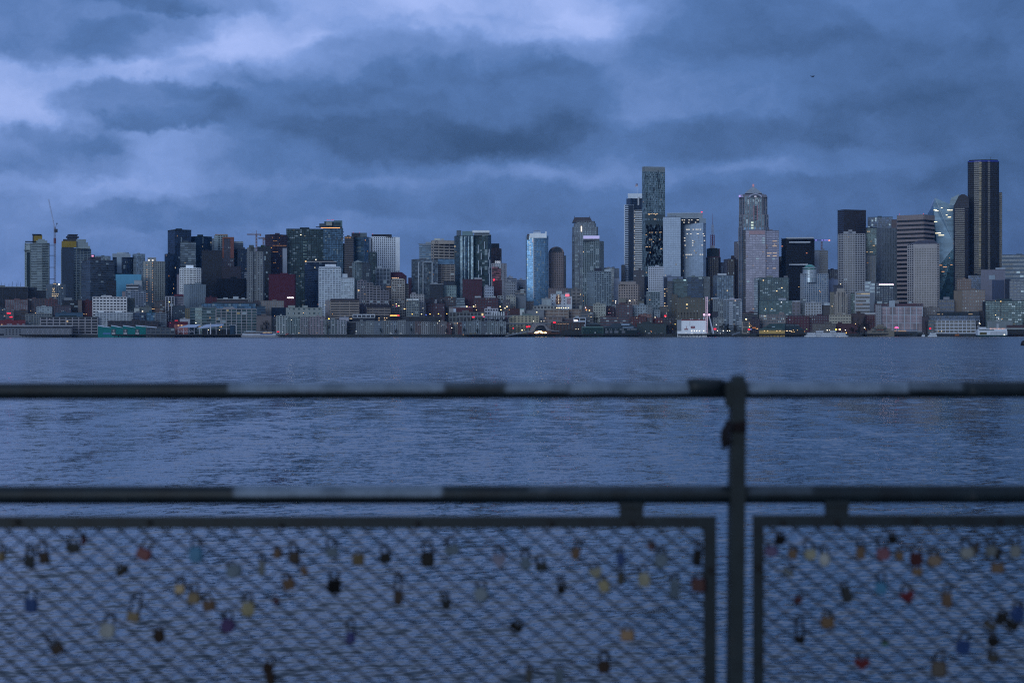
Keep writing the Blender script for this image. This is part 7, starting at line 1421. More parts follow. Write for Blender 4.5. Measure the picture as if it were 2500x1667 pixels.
# ================================================================ boats
def hull(mb, L, Wd, z0, z1, bow=.22, flare=1.08):
    n = 8; P_ = [(-L/2, -Wd/2), (L*(.5-bow), -Wd/2), (L*(.5-bow/2.4), -Wd/3), (L/2, 0), (L*(.5-bow/2.4), Wd/3), (L*(.5-bow), Wd/2), (-L/2, Wd/2)]
    mb.prism([(x*.94, y*.85) for x, y in P_], z0, z1, [(x, y*flare) for x, y in P_]); return mb
def boat(px, D, L, decks, label, name='tour_boat', cat='boat', flip=1, col=(.62,.64,.68), hullcol=None, rise=2.2, cabin=.72, sh=-.02):
    T = thing(name, (wx(px, D), D, 0), label, cat); T.scale = (flip, 1, 1)
    Wd = L*.26
    hull(MB(), L, Wd, -.6, 1.7).build('hull', paint(hullcol or col, .4, .12, .3), T)
    z = 1.7
    for k in range(decks):
        f = cabin-.14*k; xa, xb = -L*f*.58+L*sh*k, L*f*.42+L*sh*k
        MB().box(xa, xb, -Wd*.38, Wd*.38, z, z+rise).build('cabin' if k < decks-1 or decks == 1 else 'wheelhouse', paint(col, .4, .12, .3), T)
        MB().box(xa+.5, xb-.3, -Wd*.38-.06, Wd*.38+.06, z+rise*.38, z+rise*.78).build('window_strip', paint((.02,.03,.05), .2), T)
        MB().box(xa-L*.04, xb+L*.05, -Wd*.43, Wd*.43, z+rise, z+rise+.22).build('deck', paint(col, .4), T)
        z += rise+.22
    MB().tube((-L*.05, 0, z), (-L*.08, 0, z+3.4), .12, 5).build('mast', paint((.5,.5,.5), .5), T)
    mb = MB(); mb.path([(-L*.46,-Wd*.4,2.7),(L*.25,-Wd*.4,2.7),(L*.46,0,2.9)], .06, 5)
    for k in range(7): mb.tube((-L*.46+L*.12*k, -Wd*.4, 1.7), (-L*.46+L*.12*k, -Wd*.4, 2.7), .05, 4)
    mb.build('railing', paint((.5,.5,.52), .5), T)
    return T
boat(1978, 2806, 18, 2, 'small white tour boat, leftmost of the moored group', flip=-1)
boat(1998, 2812, 24, 3, 'white three deck tour boat, second from left of the moored group', flip=-1)
boat(2021, 2803, 22, 2, 'long white tour boat in the middle of the moored group', flip=1)
boat(2036, 2814, 20, 3, 'white tour boat behind, under the two orange lamps', flip=1)
boat(2056, 2806, 19, 2, 'white tour boat at the right end of the moored group', flip=1)
boat(2276, 2800, 14, 2, 'white cabin cruiser heading left before the white quay office', flip=-1, name='cabin_cruiser')
boat(2254, 2808, 5, 1, 'tiny white motor boat left of the cabin cruiser', flip=-1, name='motor_boat', rise=1.2)
boat(2398, 2815, 4, 1, 'tiny dark launch just left of the docked ferry', col=(.2,.2,.24), rise=1., name='motor_boat')
# excursion boat with blue stripe
D_ = 2806; T = thing('excursion_boat', (wx(636,D_), D_, 0), 'long white excursion boat with a blue stripe moored at the pier', 'boat')
L_ = 95/F*D_*1.0; hull(MB(), L_, 9, -.5, 3.2, .1).build('hull', paint((.34,.34,.38), .5), T)
MB().box(-L_*.46, L_*.40, -3.8, 3.8, 3.2, 6.2).build('lower_cabin', paint((.42,.44,.50), .5), T); MB().box(-L_*.40, L_*.34, -3.9, 3.9, 5.6, 7.4).build('window_strip', paint((.06,.045,.05), .3), T)
MB().box(0, L_*.32, -4.0, 4.0, 4.4, 5.4).build('blue_stripe', paint((.02,.07,.30), .5), T)
hull(MB(), L_*.86, 9, 7.4, 8.6, .14).build('upper_deck', paint((.44,.50,.56), .5), T)
MB().prism([(x, y*.5) for x, y in round_poly(L_*.25, 7, 14)], 8.6, 9.6).build('deckhouse', paint((.34,.38,.44), .5), T).location = (-L_*.25, -1, 0)
for k in range(7): 
    o = bpy.data.objects.new('deck_lamp', unit_box(glow(WARM, .9))); COL.objects.link(o); o.parent = T; o.location = (L_*.08+k*1.8*1.1, -4.1, 7.0); o.scale = (1.1,.2,.6)
# ferry
D_ = 2815; T = thing('ferry', (wx(2421,D_), D_, 0), 'large white car ferry docked at the right, green hull line and open car deck', 'ferry')
L_ = 74/F*D_; fm_ = paint((.58,.60,.64), .5, .12, .2)
hull(MB(), L_, 14, -.5, 2.4, .06, 1.02).build('hull', paint((.02,.07,.07), .5), T)
MB().box(-L_*.49, L_*.48, -6.6, 6.6, 2.4, 8.6).build('car_deck_side', fm_, T)
MB().box(-L_*.43, -L_*.20, -6.8, -6.5, 3.0, 6.6).build('car_deck_opening', paint((.14,.12,.05), .6), T)
for k in range(3): MB().box(-L_*.08, L_*.44, -6.75, -6.6, 4.0+k*1.4, 4.35+k*1.4).build('side_slot', paint((.22,.22,.25), .6), T)
MB().box(-L_*.47, L_*.47, -6.2, 6.2, 8.6, 11.4).build('passenger_deck', fm_, T); MB().box(-L_*.45, L_*.05, -6.3, -6.2, 9.3, 10.5).build('window_strip', paint((.06,.09,.09), .3), T)
MB().box(-L_*.42, L_*.46, -5.5, 5.5, 11.4, 12.6).build('sun_deck', paint((.45,.44,.46), .5), T); MB().box(-L_*.42, -L_*.20, -3.5, 3.5, 12.6, 14.4).build('wheelhouse', fm_, T)
MB().box(L_*.16, L_*.22, -1.6, 1.6, 12.6, 19.5).build('funnel', paint((.40,.42,.44), .5), T); MB().tube((-L_*.1,0,12.6), (-L_*.1,0,22), .2, 6).build('mast', paint((.4,.4,.42), .5), T)
for k in range(12):
    o = bpy.data.objects.new('deck_lamp', unit_box(glow((1,.5,.32), 1.1 if k % 3 else 2))); COL.objects.link(o); o.parent = T; o.location = (-L_*.08+k*L_*.044, -5.7, 12.2); o.scale = (1.2,.2,.5)
o = bpy.data.objects.new('deck_lamp', unit_box(glow((1,.9,.6), 4))); COL.objects.link(o); o.parent = T; o.location = (L_*.38, -6.8, 2.9); o.scale = (1.6,.3,.8)
# barge with orange machinery
D_ = 2812; T = thing('work_barge', (wx(2336,D_), D_, 0), 'dark work barge with orange machinery in front of the white quay office', 'barge')
MB().box(-9,9,-3,3,-.5,1.4).build('hull', paint((.05,.03,.03), .8), T); mb = MB(); mb.box(-3,3,-1.5,1.5,1.4,3.2); mb.tube((-2,0,3),(1,0,5.6),.25,5); mb.tube((1,0,5.6),(3.5,0,3),.25,5); mb.build('machinery', paint((.42,.14,.04), .6), T)
# mooring buoy at the right edge
D_ = 860; T = thing('mooring_buoy', (wx(2499,D_), D_, 0), 'dark round mooring buoy floating at the right edge of the frame', 'buoy')
MB().lathe([(.1,-.6),(.8,-.4),(1.15,.2),(1.25,.9),(1.05,1.7),(.6,2.2),(.15,2.4)], 18).build('float', paint((.02,.02,.03), .5), T, True); MB().lathe([(1.2,-.3),(1.75,-.1),(1.75,.15),(1.2,.3)], 18).build('fender_ring', paint((.015,.015,.02), .6), T, True)
# seaplane
D_ = 3900; T = thing('seaplane', (wx(1984,D_), D_, wz(187.5,D_)), 'tiny dark seaplane flying under the clouds at upper right', 'aeroplane', rz=R(25)); dk = paint((.02,.02,.03), .7)
MB().path([(-4.2,0,.2),(-2,0,.1),(1.5,0,0),(3.2,0,-.1),(4,0,-.2)], .62, 8).build('fuselage', dk, T); MB().box(.2,1.9,-6,6,.7,.95).build('wing', dk, T); MB().box(-4.3,-3.4,-2,2,.2,.35).build('tailplane', dk, T); MB().box(-4.4,-3.5,-.1,.1,.2,1.7).build('tail_fin', dk, T)
for s_ in (-1,1): MB().tube((-2.4,s_*1.3,-1.5),(3,s_*1.3,-1.5),.35,6).build('float', dk, T)
# glowing red / pink domes, signs and boats' orange lamps, street lamps -------------------------------------------------
LAMPS = [ # frame, x, y, distance, size m, colour, strength
('S1',28,1220,2890,1.6,WARM,2),('S1',48,1278,2880,1.8,(1,.25,.1),2.5),('S1',20,1367,2856,2.2,WARM,3),('S1',360,1252,2885,2,WARM,2),('S1',310,1228,2895,1.8,WARM,1.4),('S1',503,1316,2862,2.2,(.85,.8,1),2.5),
('Z2',1540,437,2962,2.6,(1,.8,.25),7),('Z2',1550,530,2965,1.2,AMBER,1.6),('Z2',1612,235,3100,1.6,AMBER,2),('Z2',925,652,2898,3.4,(1,.85,.65),4),('Z2',2150,918,2868,2.4,(1,1,.75),6),('Z2',1690,685,2940,1.6,(.5,.8,1),1),
('Z2',1568,915,2856,1.4,(1,.1,.1),2),('Z3',85,1078,2828,1.9,(1,.85,.5),6),('Z3',340,1078,2828,1.8,(1,.85,.5),5),('Z3',380,1005,2834,2.4,AMBER,3),('Z3',350,1018,2834,1.8,WARM,2),('Z3',1605,757,2900,1.5,WARM,3),('Z3',1992,852,2870,1.5,(1,.9,.7),5),('Z3',2265,690,2900,1.6,WARM,5),('Z3',1790,1132,2856,1.4,COOL,3),
('Z3',1865,1185,2822,1.4,(1,.3,.3),2),('Z4',500,825,2866,3.2,(1,.62,.12),9),('Z4',580,720,2910,1.4,AMBER,2.5),('Z4',1970,515,2985,1.6,AMBER,4),('Z4',2048,490,2985,2.3,(1,.7,.35),8),('Z4',2105,530,2975,2.8,(1,.7,.3),8),('Z4',2235,602,2960,2.8,(1,.65,.25),8),('Z4',2265,598,2960,1.5,AMBER,4),('Z4',1125,1115,2856,1.9,COOL,5),
('Z4',2150,1165,2850,2.6,(.8,.85,.9),.8),('Z4',1912,1145,2852,3.6,(.75,.8,.85),.35),('Z5',60,722,2910,2.1,(1,.65,.12),8),('Z5',275,720,2910,2.3,(1,.7,.35),8),('Z5',470,720,2910,2.3,(1,.65,.15),8),('Z5',665,715,2910,2.4,(1,.65,.12),8),('Z5',855,713,2910,2.0,(1,.65,.15),8),
('Z5',685,875,2870,1.9,(1,.95,.6),6),('Z5',970,1035,2860,2.0,(1,.9,.7),7),('Z5',1040,935,2862,1.5,WARM,3),('Z5',1095,933,2862,2.0,WARM,5),('Z5',640,933,2862,1.8,(1,.9,.7),3),('Z5',725,985,2862,1.2,(1,.8,.6),3),('Z5',1315,548,3000,3.0,(1,.75,.4),10),('Z5',1472,545,3000,3.0,(1,.75,.35),10),('Z5',1520,550,2998,1.6,WARM,5),('Z5',1518,508,3000,1.5,(1,.9,.8),5),
('Z5',2080,548,3000,2.6,(1,.8,.45),9),('Z5',2238,550,3000,2.8,(1,.8,.45),9),('Z5',2192,588,2990,2.4,(1,.85,.5),7),('Z5',2098,625,2985,2.8,(1,.75,.4),8),('Z5',2290,622,2980,1.8,AMBER,4),('Z5',1535,628,2960,1.9,(1,.65,.3),5),('Z5',970,340,3040,1.5,WARM,3),('Z5',308,588,2995,1.6,(1,.95,.8),5),('Z5',1230,1190,2835,1.5,AMBER,3),
('Z5',120,595,2985,.1,WARM,1),('Z6',497,888,2880,2.0,(1,.95,.75),7),('Z6',670,888,2880,1.9,(1,.9,.7),6),('Z6',735,883,2880,1.6,(1,.9,.7),5),('Z6',232,1092,2848,3.2,(1,.8,.4),6),('Z6',285,1080,2848,1.2,WARM,4),('Z6',765,817,2930,1.4,(1,.7,.45),3),('Z6',1575,272,3060,1.8,(1,.75,.35),5),('Z6',1637,298,3060,1.5,AMBER,3),('Z6',1640,418,3050,1.5,AMBER,2.5),
('Z6',1690,575,2975,2.6,(1,.8,.85),5),('Z6',1708,625,2970,3.0,(1,.35,.08),5),('Z6',1778,640,2970,3.0,(1,.7,.35),8),('Z6',1715,658,2960,1.6,(1,.8,.75),4),('Z6',1765,740,2940,2.0,(1,.75,.4),5),('Z6',1815,788,2930,1.8,(1,.75,.4),5),('Z6',1632,768,2940,1.4,WARM,3),('Z6',2230,617,2965,1.8,WARM,1.5),('Z6',2320,415,3060,1.8,AMBER,3),('Z6',2218,695,2960,1.8,(1,.4,.5),1.6),('Z6',2252,695,2960,1.8,(1,.4,.5),1.6),
('Z7',28,430,3000,2.6,(1,.92,.8),8),('Z7',25,472,2995,2.0,(1,.92,.8),6),('Z7',352,418,3000,3.4,(1,.85,.55),8),('Z7',468,408,3000,1.6,(1,.85,.6),5),('Z7',815,395,3010,1.9,AMBER,4),('Z7',402,608,2980,1.7,AMBER,4),('Z7',935,800,2870,2.2,(1,.92,.7),7),('Z7',1395,957,2860,2.6,(1,.7,.2),3),('Z7',760,148,3150,1.8,(1,.9,.6),3),('Z7',1197,712,2950,1.4,(1,.9,.8),3),('Z7',1175,792,2920,1.4,(1,.9,.7),3),
('Z7',712,1120,2850,1.8,(.9,.95,.8),2),('Z7',840,1115,2850,1.5,(1,.3,.1),3),('Z7',848,1132,2848,1.4,AMBER,3),('Z7',1645,1153,2820,1.6,(1,.95,.75),3),('Z7',2240,385,3050,1.7,WARM,3),('Z7',2180,410,3050,1.4,AMBER,2),('Z7',2340,968,2868,2.2,(.9,.95,.9),5),('Z7',1290,920,2890,1.8,(1,.35,.12),1.6),
('Z8',672,845,2885,3.4,(1,.75,.4),10),('Z8',672,826,2885,1.5,(.4,.6,1),3),('Z8',750,943,2870,1.6,AMBER,4),('Z8',752,1015,2860,2.6,(1,.7,.3),8),('Z8',780,980,2862,1.3,AMBER,3),('Z8',905,1062,2856,1.7,AMBER,5),('Z8',938,1062,2856,1.8,WARM,6),('Z8',800,1000,2858,1.2,AMBER,2),('Z8',15,1108,2828,2.0,(1,.9,.7),8),('Z8',148,1108,2828,2.2,(1,.9,.7),8),('Z8',243,1110,2828,2.0,(1,.9,.7),8),('Z8',295,1108,2828,2.0,(1,.9,.7),8),
('Z8',712,1130,2850,1.6,(1,.75,.6),4),('Z8',78,1168,2822,1.6,(.9,.95,1),4),('Z8',395,962,2870,1.3,(1,.85,.7),3),('Z8',2065,1075,2850,2.2,(.5,.9,.4),1.6),('Z8',1540,845,2890,1.2,(1,.95,.8),3),('Z8',1545,898,2890,1.2,(1,.95,.8),3),('Z8',1885,103,3230,1.7,WARM,4),
('Z9',490,42,3080,2.2,(1,.8,.5),5),('Z9',295,550,3000,1.9,(1,.7,.35),5),('Z9',10,195,3080,1.8,AMBER,4),('Z9',183,1097,2838,2.6,(1,.85,.55),8),('Z9',238,1097,2838,1.9,(1,.8,.55),6),('Z9',385,1082,2838,3.6,(1,.5,.08),14),('Z9',468,1082,2838,4.0,(1,.55,.25),14),('Z9',600,1095,2838,2.2,(1,.95,.7),7),('Z9',620,1155,2820,2.4,(1,.55,.1),7),('Z9',78,1125,2822,2.0,(1,.6,.2),4),
('Z9',832,950,2868,2.0,(1,.7,.3),5),('Z9',1038,1043,2858,2.6,(1,.95,.8),8),('Z9',1062,1078,2852,1.5,AMBER,3),('Z9',628,592,3010,1.5,(1,.95,.7),4),('Z10',1300,920,2862,2.4,(1,.85,.75),6),('Z10',1315,938,2862,1.8,(1,.8,.4),5),('Z10',1730,820,2920,1.8,(1,.9,.9),6),('Z10',1810,828,2920,1.8,AMBER,3),('Z10',1665,738,3002,2.4,(1,.75,.35),5),('Z10',1780,432,3008,3.4,(1,.65,.25),3),('Z10',1660,428,3008,1.6,(1,.65,.25),2),('Z10',450,1103,2838,1.8,(1,.75,.35),4),('Z10',370,1103,2838,1.6,(1,.65,.3),3)]
ppaint = paint((.05,.05,.055), .6)
names_ = {}
def colour_word(c):
    if c[0] >= .95 and c[1] > .85 and c[2] > .65: return 'white'
    if c[0] < .9 and c[1] > .85: return 'cool white'
    if c[0] < .7: return 'blue'
    if c[1] > .72: return 'pale yellow'
    if c[1] > .58: return 'warm yellow'
    if c[1] > .4: return 'orange'
    return 'red'
lit_ = []
for (fr, x, y, D, s_, c_, e_) in LAMPS:
    if s_ < .5: continue
    lit_.append((PX(fr,x), PY(fr,y), D, s_, c_, e_, colour_word(c_)))
for i, (px, py, D, s_, c_, e_, w_) in enumerate(lit_):
    X = wx(px, D); z = wz(py, D); g0 = ground(X, D)
    if D < 2856: g0 = min(4.5, z-1) if z > 5.6 else max(1.5, z-3)
    g0 = min(g0, z-2)
    T = thing('street_lamp', (X, D, g0), None, 'street lamp', 'lit lamps along the streets and quay')
    MB().tube((0,0,-3), (0,0,z-g0-s_*.3), .16, 5, .1).build('post', ppaint, T)
    MB().tube((0,0,z-g0-s_*.25), (0,-s_*.35,z-g0-s_*.05), .12, 5).build('arm', ppaint, T)
    k = s_*.36
    o = MB().lathe([(k*.3,-k*.7),(k*.85,-k*.4),(k,0),(k*.85,k*.4),(k*.3,k*.7)], 10, (0,-k*.9,z-g0)).build('lamp_head', glow(c_, round(e_*.33, 2)), T)
    T['label'] = 'x'; T['_s'] = i
groups = {}
for o in [o for o in COL.objects if o.name.startswith('street_lamp')]:
    i = o['_s']; q = lit_[i]; zone = min(7, int(q[0]//312.5)); groups.setdefault((q[6], zone), []).append((q[0], i, o))
zn = ['at the far left of the shore','below the navy twin towers','below the white terraced condominium','below the white-crowned glass pair','below the blue curved tower','near the big wheel','below the domed office','at the far right of the shore']
for (cw, z_), lst in groups.items():
    lst.sort(key=lambda v: v[0])
    for k, (_, i, o) in enumerate(lst):
        big = 'large' if lit_[i][3] > 2.4 else 'small'
        o['label'] = (f'{ordinal(k)} {cw} street lamp from left {zn[z_]}' if len(lst) > 1 and k < 14 else f'the {cw} street lamp {zn[z_]}')
        del o['_s']
# red signs / signals, each its own thing
for (fr, x, y, D, w_, h_, c_, e_, lab, nm_) in (('S1',90,1253,2885,6.2,1.6,REDL,7,'wide glowing red sign at the far left','red_sign'),('S1',112,1291,2878,4.2,1.6,REDL,7,'small glowing red sign below the wide one at far left','red_sign'),
  ('Z2',1700,864,2856,5,1.1,REDL,2,'thin tilted red sign over the salmon pink lodge','red_sign'),('Z3',1683,1122,2820,3.8,1.3,REDL,4,'red lit sign beside the excursion boat stern','red_sign'),('Z5',1465,790,2892,3.6,1.9,REDL,6,'red signal light under the elevated road, larger one','signal_light'),
  ('Z5',1705,783,2892,2.4,1.5,(1,.1,.3),2.5,'pinkish red signal light under the elevated road, smaller one','signal_light'),('Z6',342,1014,2862,2.6,2.4,REDL,5,'left red signal left of the arched stair','signal_light'),('Z6',398,1008,2862,2.6,2.4,REDL,5,'right red signal touching the arched stair','signal_light'),('Z6',28,1046,2862,1.8,1.8,REDL,4,'lone small red signal left of the gangway','signal_light'),
  ('Z6',973,917,2858,3.8,2.2,REDL,6,'red light on the rust pavilion roof','signal_light'),('Z7',1168,768,2922,3,2.4,REDL,7,'red traffic light in the street gap left of the khaki block','signal_light'),('Z7',2310,1068,2826,3.6,2.2,REDL,7,'red light on the quay right of the big wheel','signal_light'),
  ('Z8',740,1080,2852,3.6,1.8,REDL,5,'red flashing light at the foot of the street lamps','signal_light'),('Z8',782,1077,2852,2.6,1.1,(.15,.4,1),2.5,'blue flashing light right beside the red one','signal_light'),('Z8',855,1040,2856,5.4,1.8,(1,.3,.06),1.2,'orange lit kiosk sign on the quay','kiosk_sign'),
  ('Z8',1982,1126,2832,5.6,1.4,(1,.45,.15),2.5,'orange lit strip sign left of the white boats','kiosk_sign'),('Z10',192,1042,2845,2.6,2.2,REDL,6,'red light left of the white gridded quay office','signal_light'),('Z4',2008,752,2902,.1,.1,AMBER,3,'x','x'),
  ('Z4',2052,537,2974,1.7,1.5,(1,.15,.3),3,'pink-red signal among the street lamps left of the plum row','signal_light'),('Z5',1378,566,2998,2,1.6,(1,.1,.3),3,'pink-red signal between two big lamps over the red hall','signal_light'),('Z5',380,738,2908,1.6,1.4,(.1,.2,1),3,'tiny blue light on the elevated road','signal_light'),('Z5',2322,640,2978,2,2,(1,.15,.2),2,'faint red signal at the right of the lamp cluster','signal_light'),
  ('Z2',1290,1290,2900,.1,.1,WARM,1,'x','x'),('S5',780,1330,2905,.1,.1,REDL,1,'x','x')):
    if lab == 'x': continue
    p_ = at(fr, x, y, D); g0 = min(ground(p_[0], D) if D > 2856 else 4.5, p_[2]-2)
    T = thing(nm_, (p_[0], D, g0), lab, 'light' if 'signal' in nm_ else 'sign')
    MB().tube((0,0,-2), (0,0,p_[2]-g0), .2, 5).build('post', ppaint, T)
    MB().box(-w_/2, w_/2, -.5, -.2, p_[2]-g0-h_/2, p_[2]-g0+h_/2).build('lit_face', glow(c_, round(e_*.26, 2)), T); MB().box(-w_/2-.15, w_/2+.15, -.2, .2, p_[2]-g0-h_/2-.15, p_[2]-g0+h_/2+.15).build('housing', ppaint, T)
# glowing letters over the dark booth
D_ = 2895; q0 = at('Z4', 1905, 752, D_); T = thing('letter_sign', (q0[0], D_, ground(q0[0], D_)), 'row of glowing orange market letters, red towards the right end', 'sign')
zz_ = q0[2]-T.location[2]; MB().box(0, 14.5, .1, .3, zz_-1.4, zz_-1.0).build('rail', ppaint, T)
for k in range(13):
    w_ = 215/9.408/F*D_/13; hh = (1.5,1.2,1.7,1.3,1.6,1.2,1.5,1.3,1.7,1.4,1.6,1.5,1.4)[k]; mb = MB(); x0_ = k*w_
    mb.box(x0_, x0_+.32, -.1, .1, zz_-hh/2, zz_+hh/2); mb.box(x0_+.34, x0_+w_*.72, -.1, .1, zz_+(hh/2-.35 if k % 2 else -.15), zz_+(hh/2 if k % 2 else .2)); mb.box(x0_+.34, x0_+w_*.72, -.1, .1, zz_-hh/2, zz_-hh/2+.3)
    mb.build('letter', glow((1,.45,.10) if k < 10 else (1,.06,.05), 5), T)
# pink glowing dome
D_ = 2838; q0 = at('Z9', 1778, 1052, D_); T = thing('glowing_canopy', (q0[0], D_, 4.5), 'glowing pink-red dome canopy on a stalk right of the stepped gable restaurant', 'canopy'); r_ = 45/9.408/F*D_
MB().lathe([(r_*math.cos(a), r_*.75*math.sin(a)) for a in [i*math.pi/2/6 for i in range(6)]]+[(.1, r_*.75)], 16, (0,0,q0[2]-4.5)).build('dome', glow((1,.07,.22), 3), T, True); MB().tube((0,0,0),(0,0,q0[2]-4.5),.4,8).build('stalk', paint((.4,.42,.45), .6), T)

# ================================================================ trees
def tree(px, D, top, w, label, col, dens=1., leaf=1.0, name='tree', crown_f=.78):
    X = wx(px, D); g0 = ground(X, D); H = wz(top, D)-g0; Wc = w/F*D
    T = thing(name, (X, D, g0), label, 'tree', 'trees along the waterfront and slopes'); rnd = random.Random(int(px*7+top))
    mb = MB(); mb.tube((0,0,-1), (0,0,H*.45), H*.028+.12, 6, H*.018+.06)
    for k in range(7):
        a = rnd.uniform(0, 6.28); r = Wc*.34*rnd.uniform(.5,1); z = H*rnd.uniform(.5,.92); mb.tube((0,0,H*rnd.uniform(.25,.45)), (r*math.cos(a), r*math.sin(a), z), H*.012+.06, 5, .05)
    mb.build('trunk', paint((.035,.03,.028), .9), T)
    mb = MB(); n = int(420*dens); cl = [(rnd.gauss(0,.30), rnd.gauss(0,.30), rnd.uniform(.2,.95)) for _ in range(13)]
    for k in range(n):
        c_ = rnd.choice(cl); sc = .16
        if name == 'conifer':
            z = rnd.random()**.8; rr = (1-z)*.5; a = rnd.uniform(0,6.28); x, y, z = rr*math.cos(a)*rnd.uniform(.4,1), rr*math.sin(a)*rnd.uniform(.4,1), .12+.88*z
        else: x, y, z = c_[0]*(1.25-abs(c_[2]-.5)*.8)+rnd.gauss(0,sc*.7), c_[1]+rnd.gauss(0,sc*.7), min(1, max(.05, c_[2]+rnd.gauss(0,sc*.55)))
        p_ = Vector((x*Wc*.72, y*Wc*.72, H*(1-crown_f)+z*H*crown_f)); u = Vector((rnd.gauss(0,1), rnd.gauss(0,1), rnd.gauss(0,1))).normalized(); v = u.orthogonal().normalized(); s = leaf*rnd.uniform(.25,.65)
        w_ = u.cross(v); mb.add([tuple(p_-v*s), tuple(p_+w_*s*.7), tuple(p_+v*s), tuple(p_-w_*s*.7)], [(0,1,2,3)])
    mb.build('crown', col, T); return T
dk1, dk2, dk3 = paint((.020,.024,.022), .9, .5, .8), paint((.045,.035,.030), .9, .5, .8), paint((.022,.040,.028), .9, .5, .8)
TR = [(356,2868,763,10,'round dark tree left of the white cube house',dk1),(406,2910,752,22,'dark bare tree at the foot of the slim navy tower',dk2),(602,2960,732,26,'large dark tree on the slope over the glass office',dk1),(585,2955,738,14,'smaller dark tree left of the large one over the glass office',dk2),(652,2864,783,16,'dark tree at the left end of the stepped condominiums',dk1),(640,2866,790,10,'low dark tree beside the larger one by the condominiums',dk3),
 (586,2905,744,8,'small green roof-level tree above the glass office',dk3),(878,2950,748,9,'dark green tree between the two tan offices',dk3),(800,2868,782,10,'dark tree behind the orange street lamp',dk1),(1548,2895,762,6,'small dark tree beside the terracotta arcade',dk3),(1456,2905,776,16,'dark tree in front of the cream corner block',dk1),(1628,2868,792,16,'dark tree in the street gap before the white wall',dk1),(1640,2880,778,12,'taller dark tree behind the one in the street gap',dk2),
 (1648,2860,790,8,'bare tree left of the white wall hall',dk2),(1762,2850,788,14,'low dark tree right of the big wheel',dk1),(1776,2850,792,16,'dark tree before the striped balcony apartments',dk1),(1795,2852,794,14,'dark tree left of the red street lights',dk2),(1548,2866,806,.1,'x',dk1),(2110,2862,772,26,'big dark leafless tree in front of the red brick building',dk1),(2122,2858,782,20,'second dark tree overlapping the big leafless one',dk2),(2098,2862,788,14,'dark tree left of the big leafless one',dk2),
 (2082,2856,800,18,'low dark reddish tree right of the moored boats',dk2),(2095,2854,806,14,'low dark bush tree at the quay right of the boats',dk1),(2395,2880,766,14,'dark tree left of the docked ferry',dk1),(2384,2884,770,12,'dark tree at the right end of the white quay office',dk2),(2262,2890,782,12,'dark tree left of the white quay office',dk1),(2500,2860,768,10,'black tree at the extreme right edge',dk1),(1860,2935,778,12,'dark tree left of the tan stone block',dk1),
 (930,2860,801,6,'small quay tree before the grey flats, first from left',dk3),(966,2860,802,6,'small quay tree before the grey flats, second from left',dk2),(1003,2860,800,6,'small quay tree before the grey flats, third from left',dk3),(1090,2860,802,7,'small quay tree before the red brick flats',dk2),(1133,2860,800,6,'small quay tree right of the red brick flats',dk3),(1222,2860,796,6,'narrow dark quay tree before the pale flats',dk1),(1165,2860,802,6,'small quay tree before the blue-grey flats',dk3),
 (848,2858,800,8,'quay tree before the lavender condominium',dk3),(1238,2858,802,6,'small dark tree at the right end of the pale flats',dk1)]
for (px, D, top, w, lab, c_) in TR:
    if lab != 'x': tree(px, D, top, w, lab, c_, dens=1.2 if w > 15 else .8, leaf=1.1 if w > 12 else .7)
for k, (px, top, w) in enumerate(((3,687,8),(12,690,6),(22,692,7),(30,686,7),(40,690,6),(44,684,6),(50,688,6))):
    tree(px, 3130, top, w, f'{ordinal(k)} from left of the dark conifers over the near-black building', dk1, name='conifer', dens=1.1, leaf=.8)
# houses and trees on the far hill in the gap left of the blue tower
rnd = random.Random(77)
for k in range(20):
    px = rnd.uniform(1232, 1290); D = rnd.uniform(4000, 4700); X = wx(px, D); g0 = hill(X, D)
    T = thing('hill_house', (X, D, g0-2), f'{["small pale","small grey","tiny brown","tiny white"][k % 4]} distant house on the hill left of the blue tower', 'house', 'distant hillside houses')
    w_ = rnd.uniform(9, 20); h_ = rnd.uniform(8, 15); c_ = rnd.choice([(.3,.3,.32),(.2,.18,.18),(.16,.12,.12),(.4,.4,.42)])
    MB().box(-w_/2, w_/2, 0, 10, -6, h_).build('wall', paint(c_, .8), T); mb = MB(); mb.add([(-w_/2-.5,-.5,h_),(w_/2+.5,-.5,h_),(w_/2+.5,10.5,h_),(-w_/2-.5,10.5,h_),(-w_/2,5,h_+3),(w_/2,5,h_+3)],[(0,1,5,4),(1,2,5),(2,3,4,5),(3,0,4)]); mb.build('roof', paint((.12,.11,.13), .8), T)
for k in range(16):
    tree(rnd.uniform(1234, 1288), rnd.uniform(3900, 4300), rnd.uniform(700, 716), rnd.uniform(8, 14), 'dark tree among the distant hillside houses left of the blue tower', dk2 if k % 2 else dk1, dens=.7, leaf=2.2)
# hillside pale blocks that show along the skyline gaps
for k, (a, c, top, D) in enumerate(((1236,1262,679,4300),(1262,1284,683,4350),(1238,1252,676,4500),(1455,1490,676,4400),(1498,1530,690,4400))):
    X = wx((a+c)/2, D); g0 = hill(X, D)-4; T = thing('hill_block', (X, D, g0), f'{ordinal(k)} from left of the pale distant blocks on the hill skyline', 'building'); w_ = (c-a)/F*D
    MB().box(-w_/2, w_/2, 0, 20, -4, wz(top, D)-g0).build('wall', paint((.26,.27,.31), .8), T); MB().box(-w_*.2, w_*.1, 4, 12, wz(top, D)-g0, wz(top, D)-g0+4).build('penthouse', paint((.3,.3,.33), .8), T)
    for j in range(5): MB().box(-w_/2+1, w_/2-1, -.1, .1, wz(top,D)-g0-3-j*4.5, wz(top,D)-g0-1.4-j*4.5).build('window_strip', paint((.05,.06,.09), .5), T)
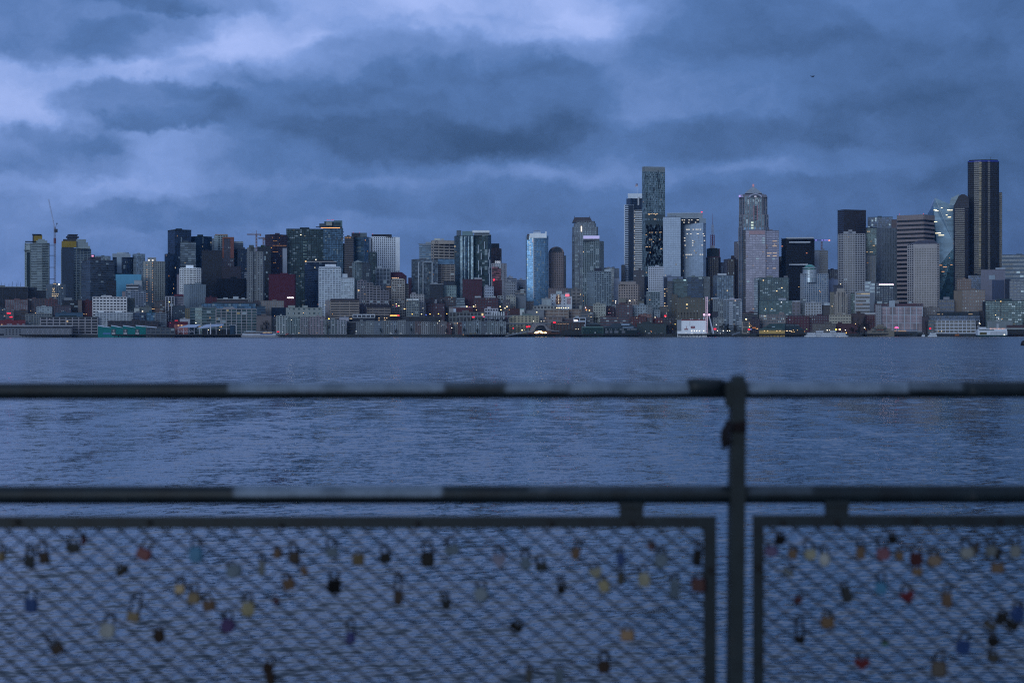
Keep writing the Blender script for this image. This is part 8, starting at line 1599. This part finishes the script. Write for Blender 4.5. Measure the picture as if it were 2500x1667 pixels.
# parked cars along the quay and on the elevated road
rnd = random.Random(6)
def car(px, D, z, col, lab, kind='parked_car'):
    T = thing(kind, (wx(px, D), D, z), lab, 'car', 'cars parked along the quay and road'); L_ = 4.6
    mb = MB(); mb.prism([(-L_/2,-.9),(L_/2,-.9),(L_/2,.9),(-L_/2,.9)], .35, .95, [(-L_/2+.1,-.88),(L_/2-.1,-.88),(L_/2-.1,.88),(-L_/2+.1,.88)]); mb.prism([(-1.7,-.82),(1.3,-.82),(1.3,.82),(-1.7,.82)], .95, 1.5, [(-1.2,-.7),(.6,-.7),(.6,.7),(-1.2,.7)]); mb.build('body', paint(col, .4), T)
    for x in (-1.4, 1.4):
        for y in (-.92, .75): MB().tube((x,y,.35),(x,y+.18,.35),.35,10).build('wheel', paint((.01,.01,.01), .8), T)
cars = [(1240,(.5,.5,.5)),(1253,(.45,.47,.5)),(1262,(.6,.6,.62)),(1271,(.3,.3,.33)),(1188,(.55,.57,.6)),(1199,(.7,.7,.72)),(1150,(.3,.22,.08)),(1160,(.3,.22,.08)),(870,(.5,.5,.5)),(955,(.75,.75,.76)),(979,(.8,.8,.8)),(1018,(.4,.4,.42)),(1560,(.25,.05,.05)),(1572,(.05,.05,.06)),(1585,(.5,.5,.5)),(1600,(.2,.2,.22)),(1615,(.3,.3,.3)),(702,(.45,.06,.07)),(716,(.5,.5,.52)),(742,(.3,.3,.33))]
for k, (px, c_) in enumerate(sorted(cars)): car(px, 2857.5 if k % 2 else 2860.5, 4.5, c_, f'car number {k+1}' if False else f'{ordinal(k) if k < 14 else ["fifteenth","sixteenth","seventeenth","eighteenth","nineteenth","twentieth"][k-14]} from left of the cars parked on the quay')
# ================================================================ air
mb = MB(); mb.box(-7000, 7000, -60, 7500, -15.5, 640)
hz = mb.build('haze', None); tag(hz, kind='stuff')
m = bpy.data.materials.new('haze'); m.use_nodes = True; nt = m.node_tree; nt.nodes.clear(); o_ = nt.nodes.new('ShaderNodeOutputMaterial'); v_ = nt.nodes.new('ShaderNodeVolumePrincipled')
v_.inputs['Color'].default_value = (.20,.50,1,1); v_.inputs['Density'].default_value = .000016; v_.inputs['Anisotropy'].default_value = .2
nt.links.new(v_.outputs[0], o_.inputs['Volume']); hz.data.materials.append(m)
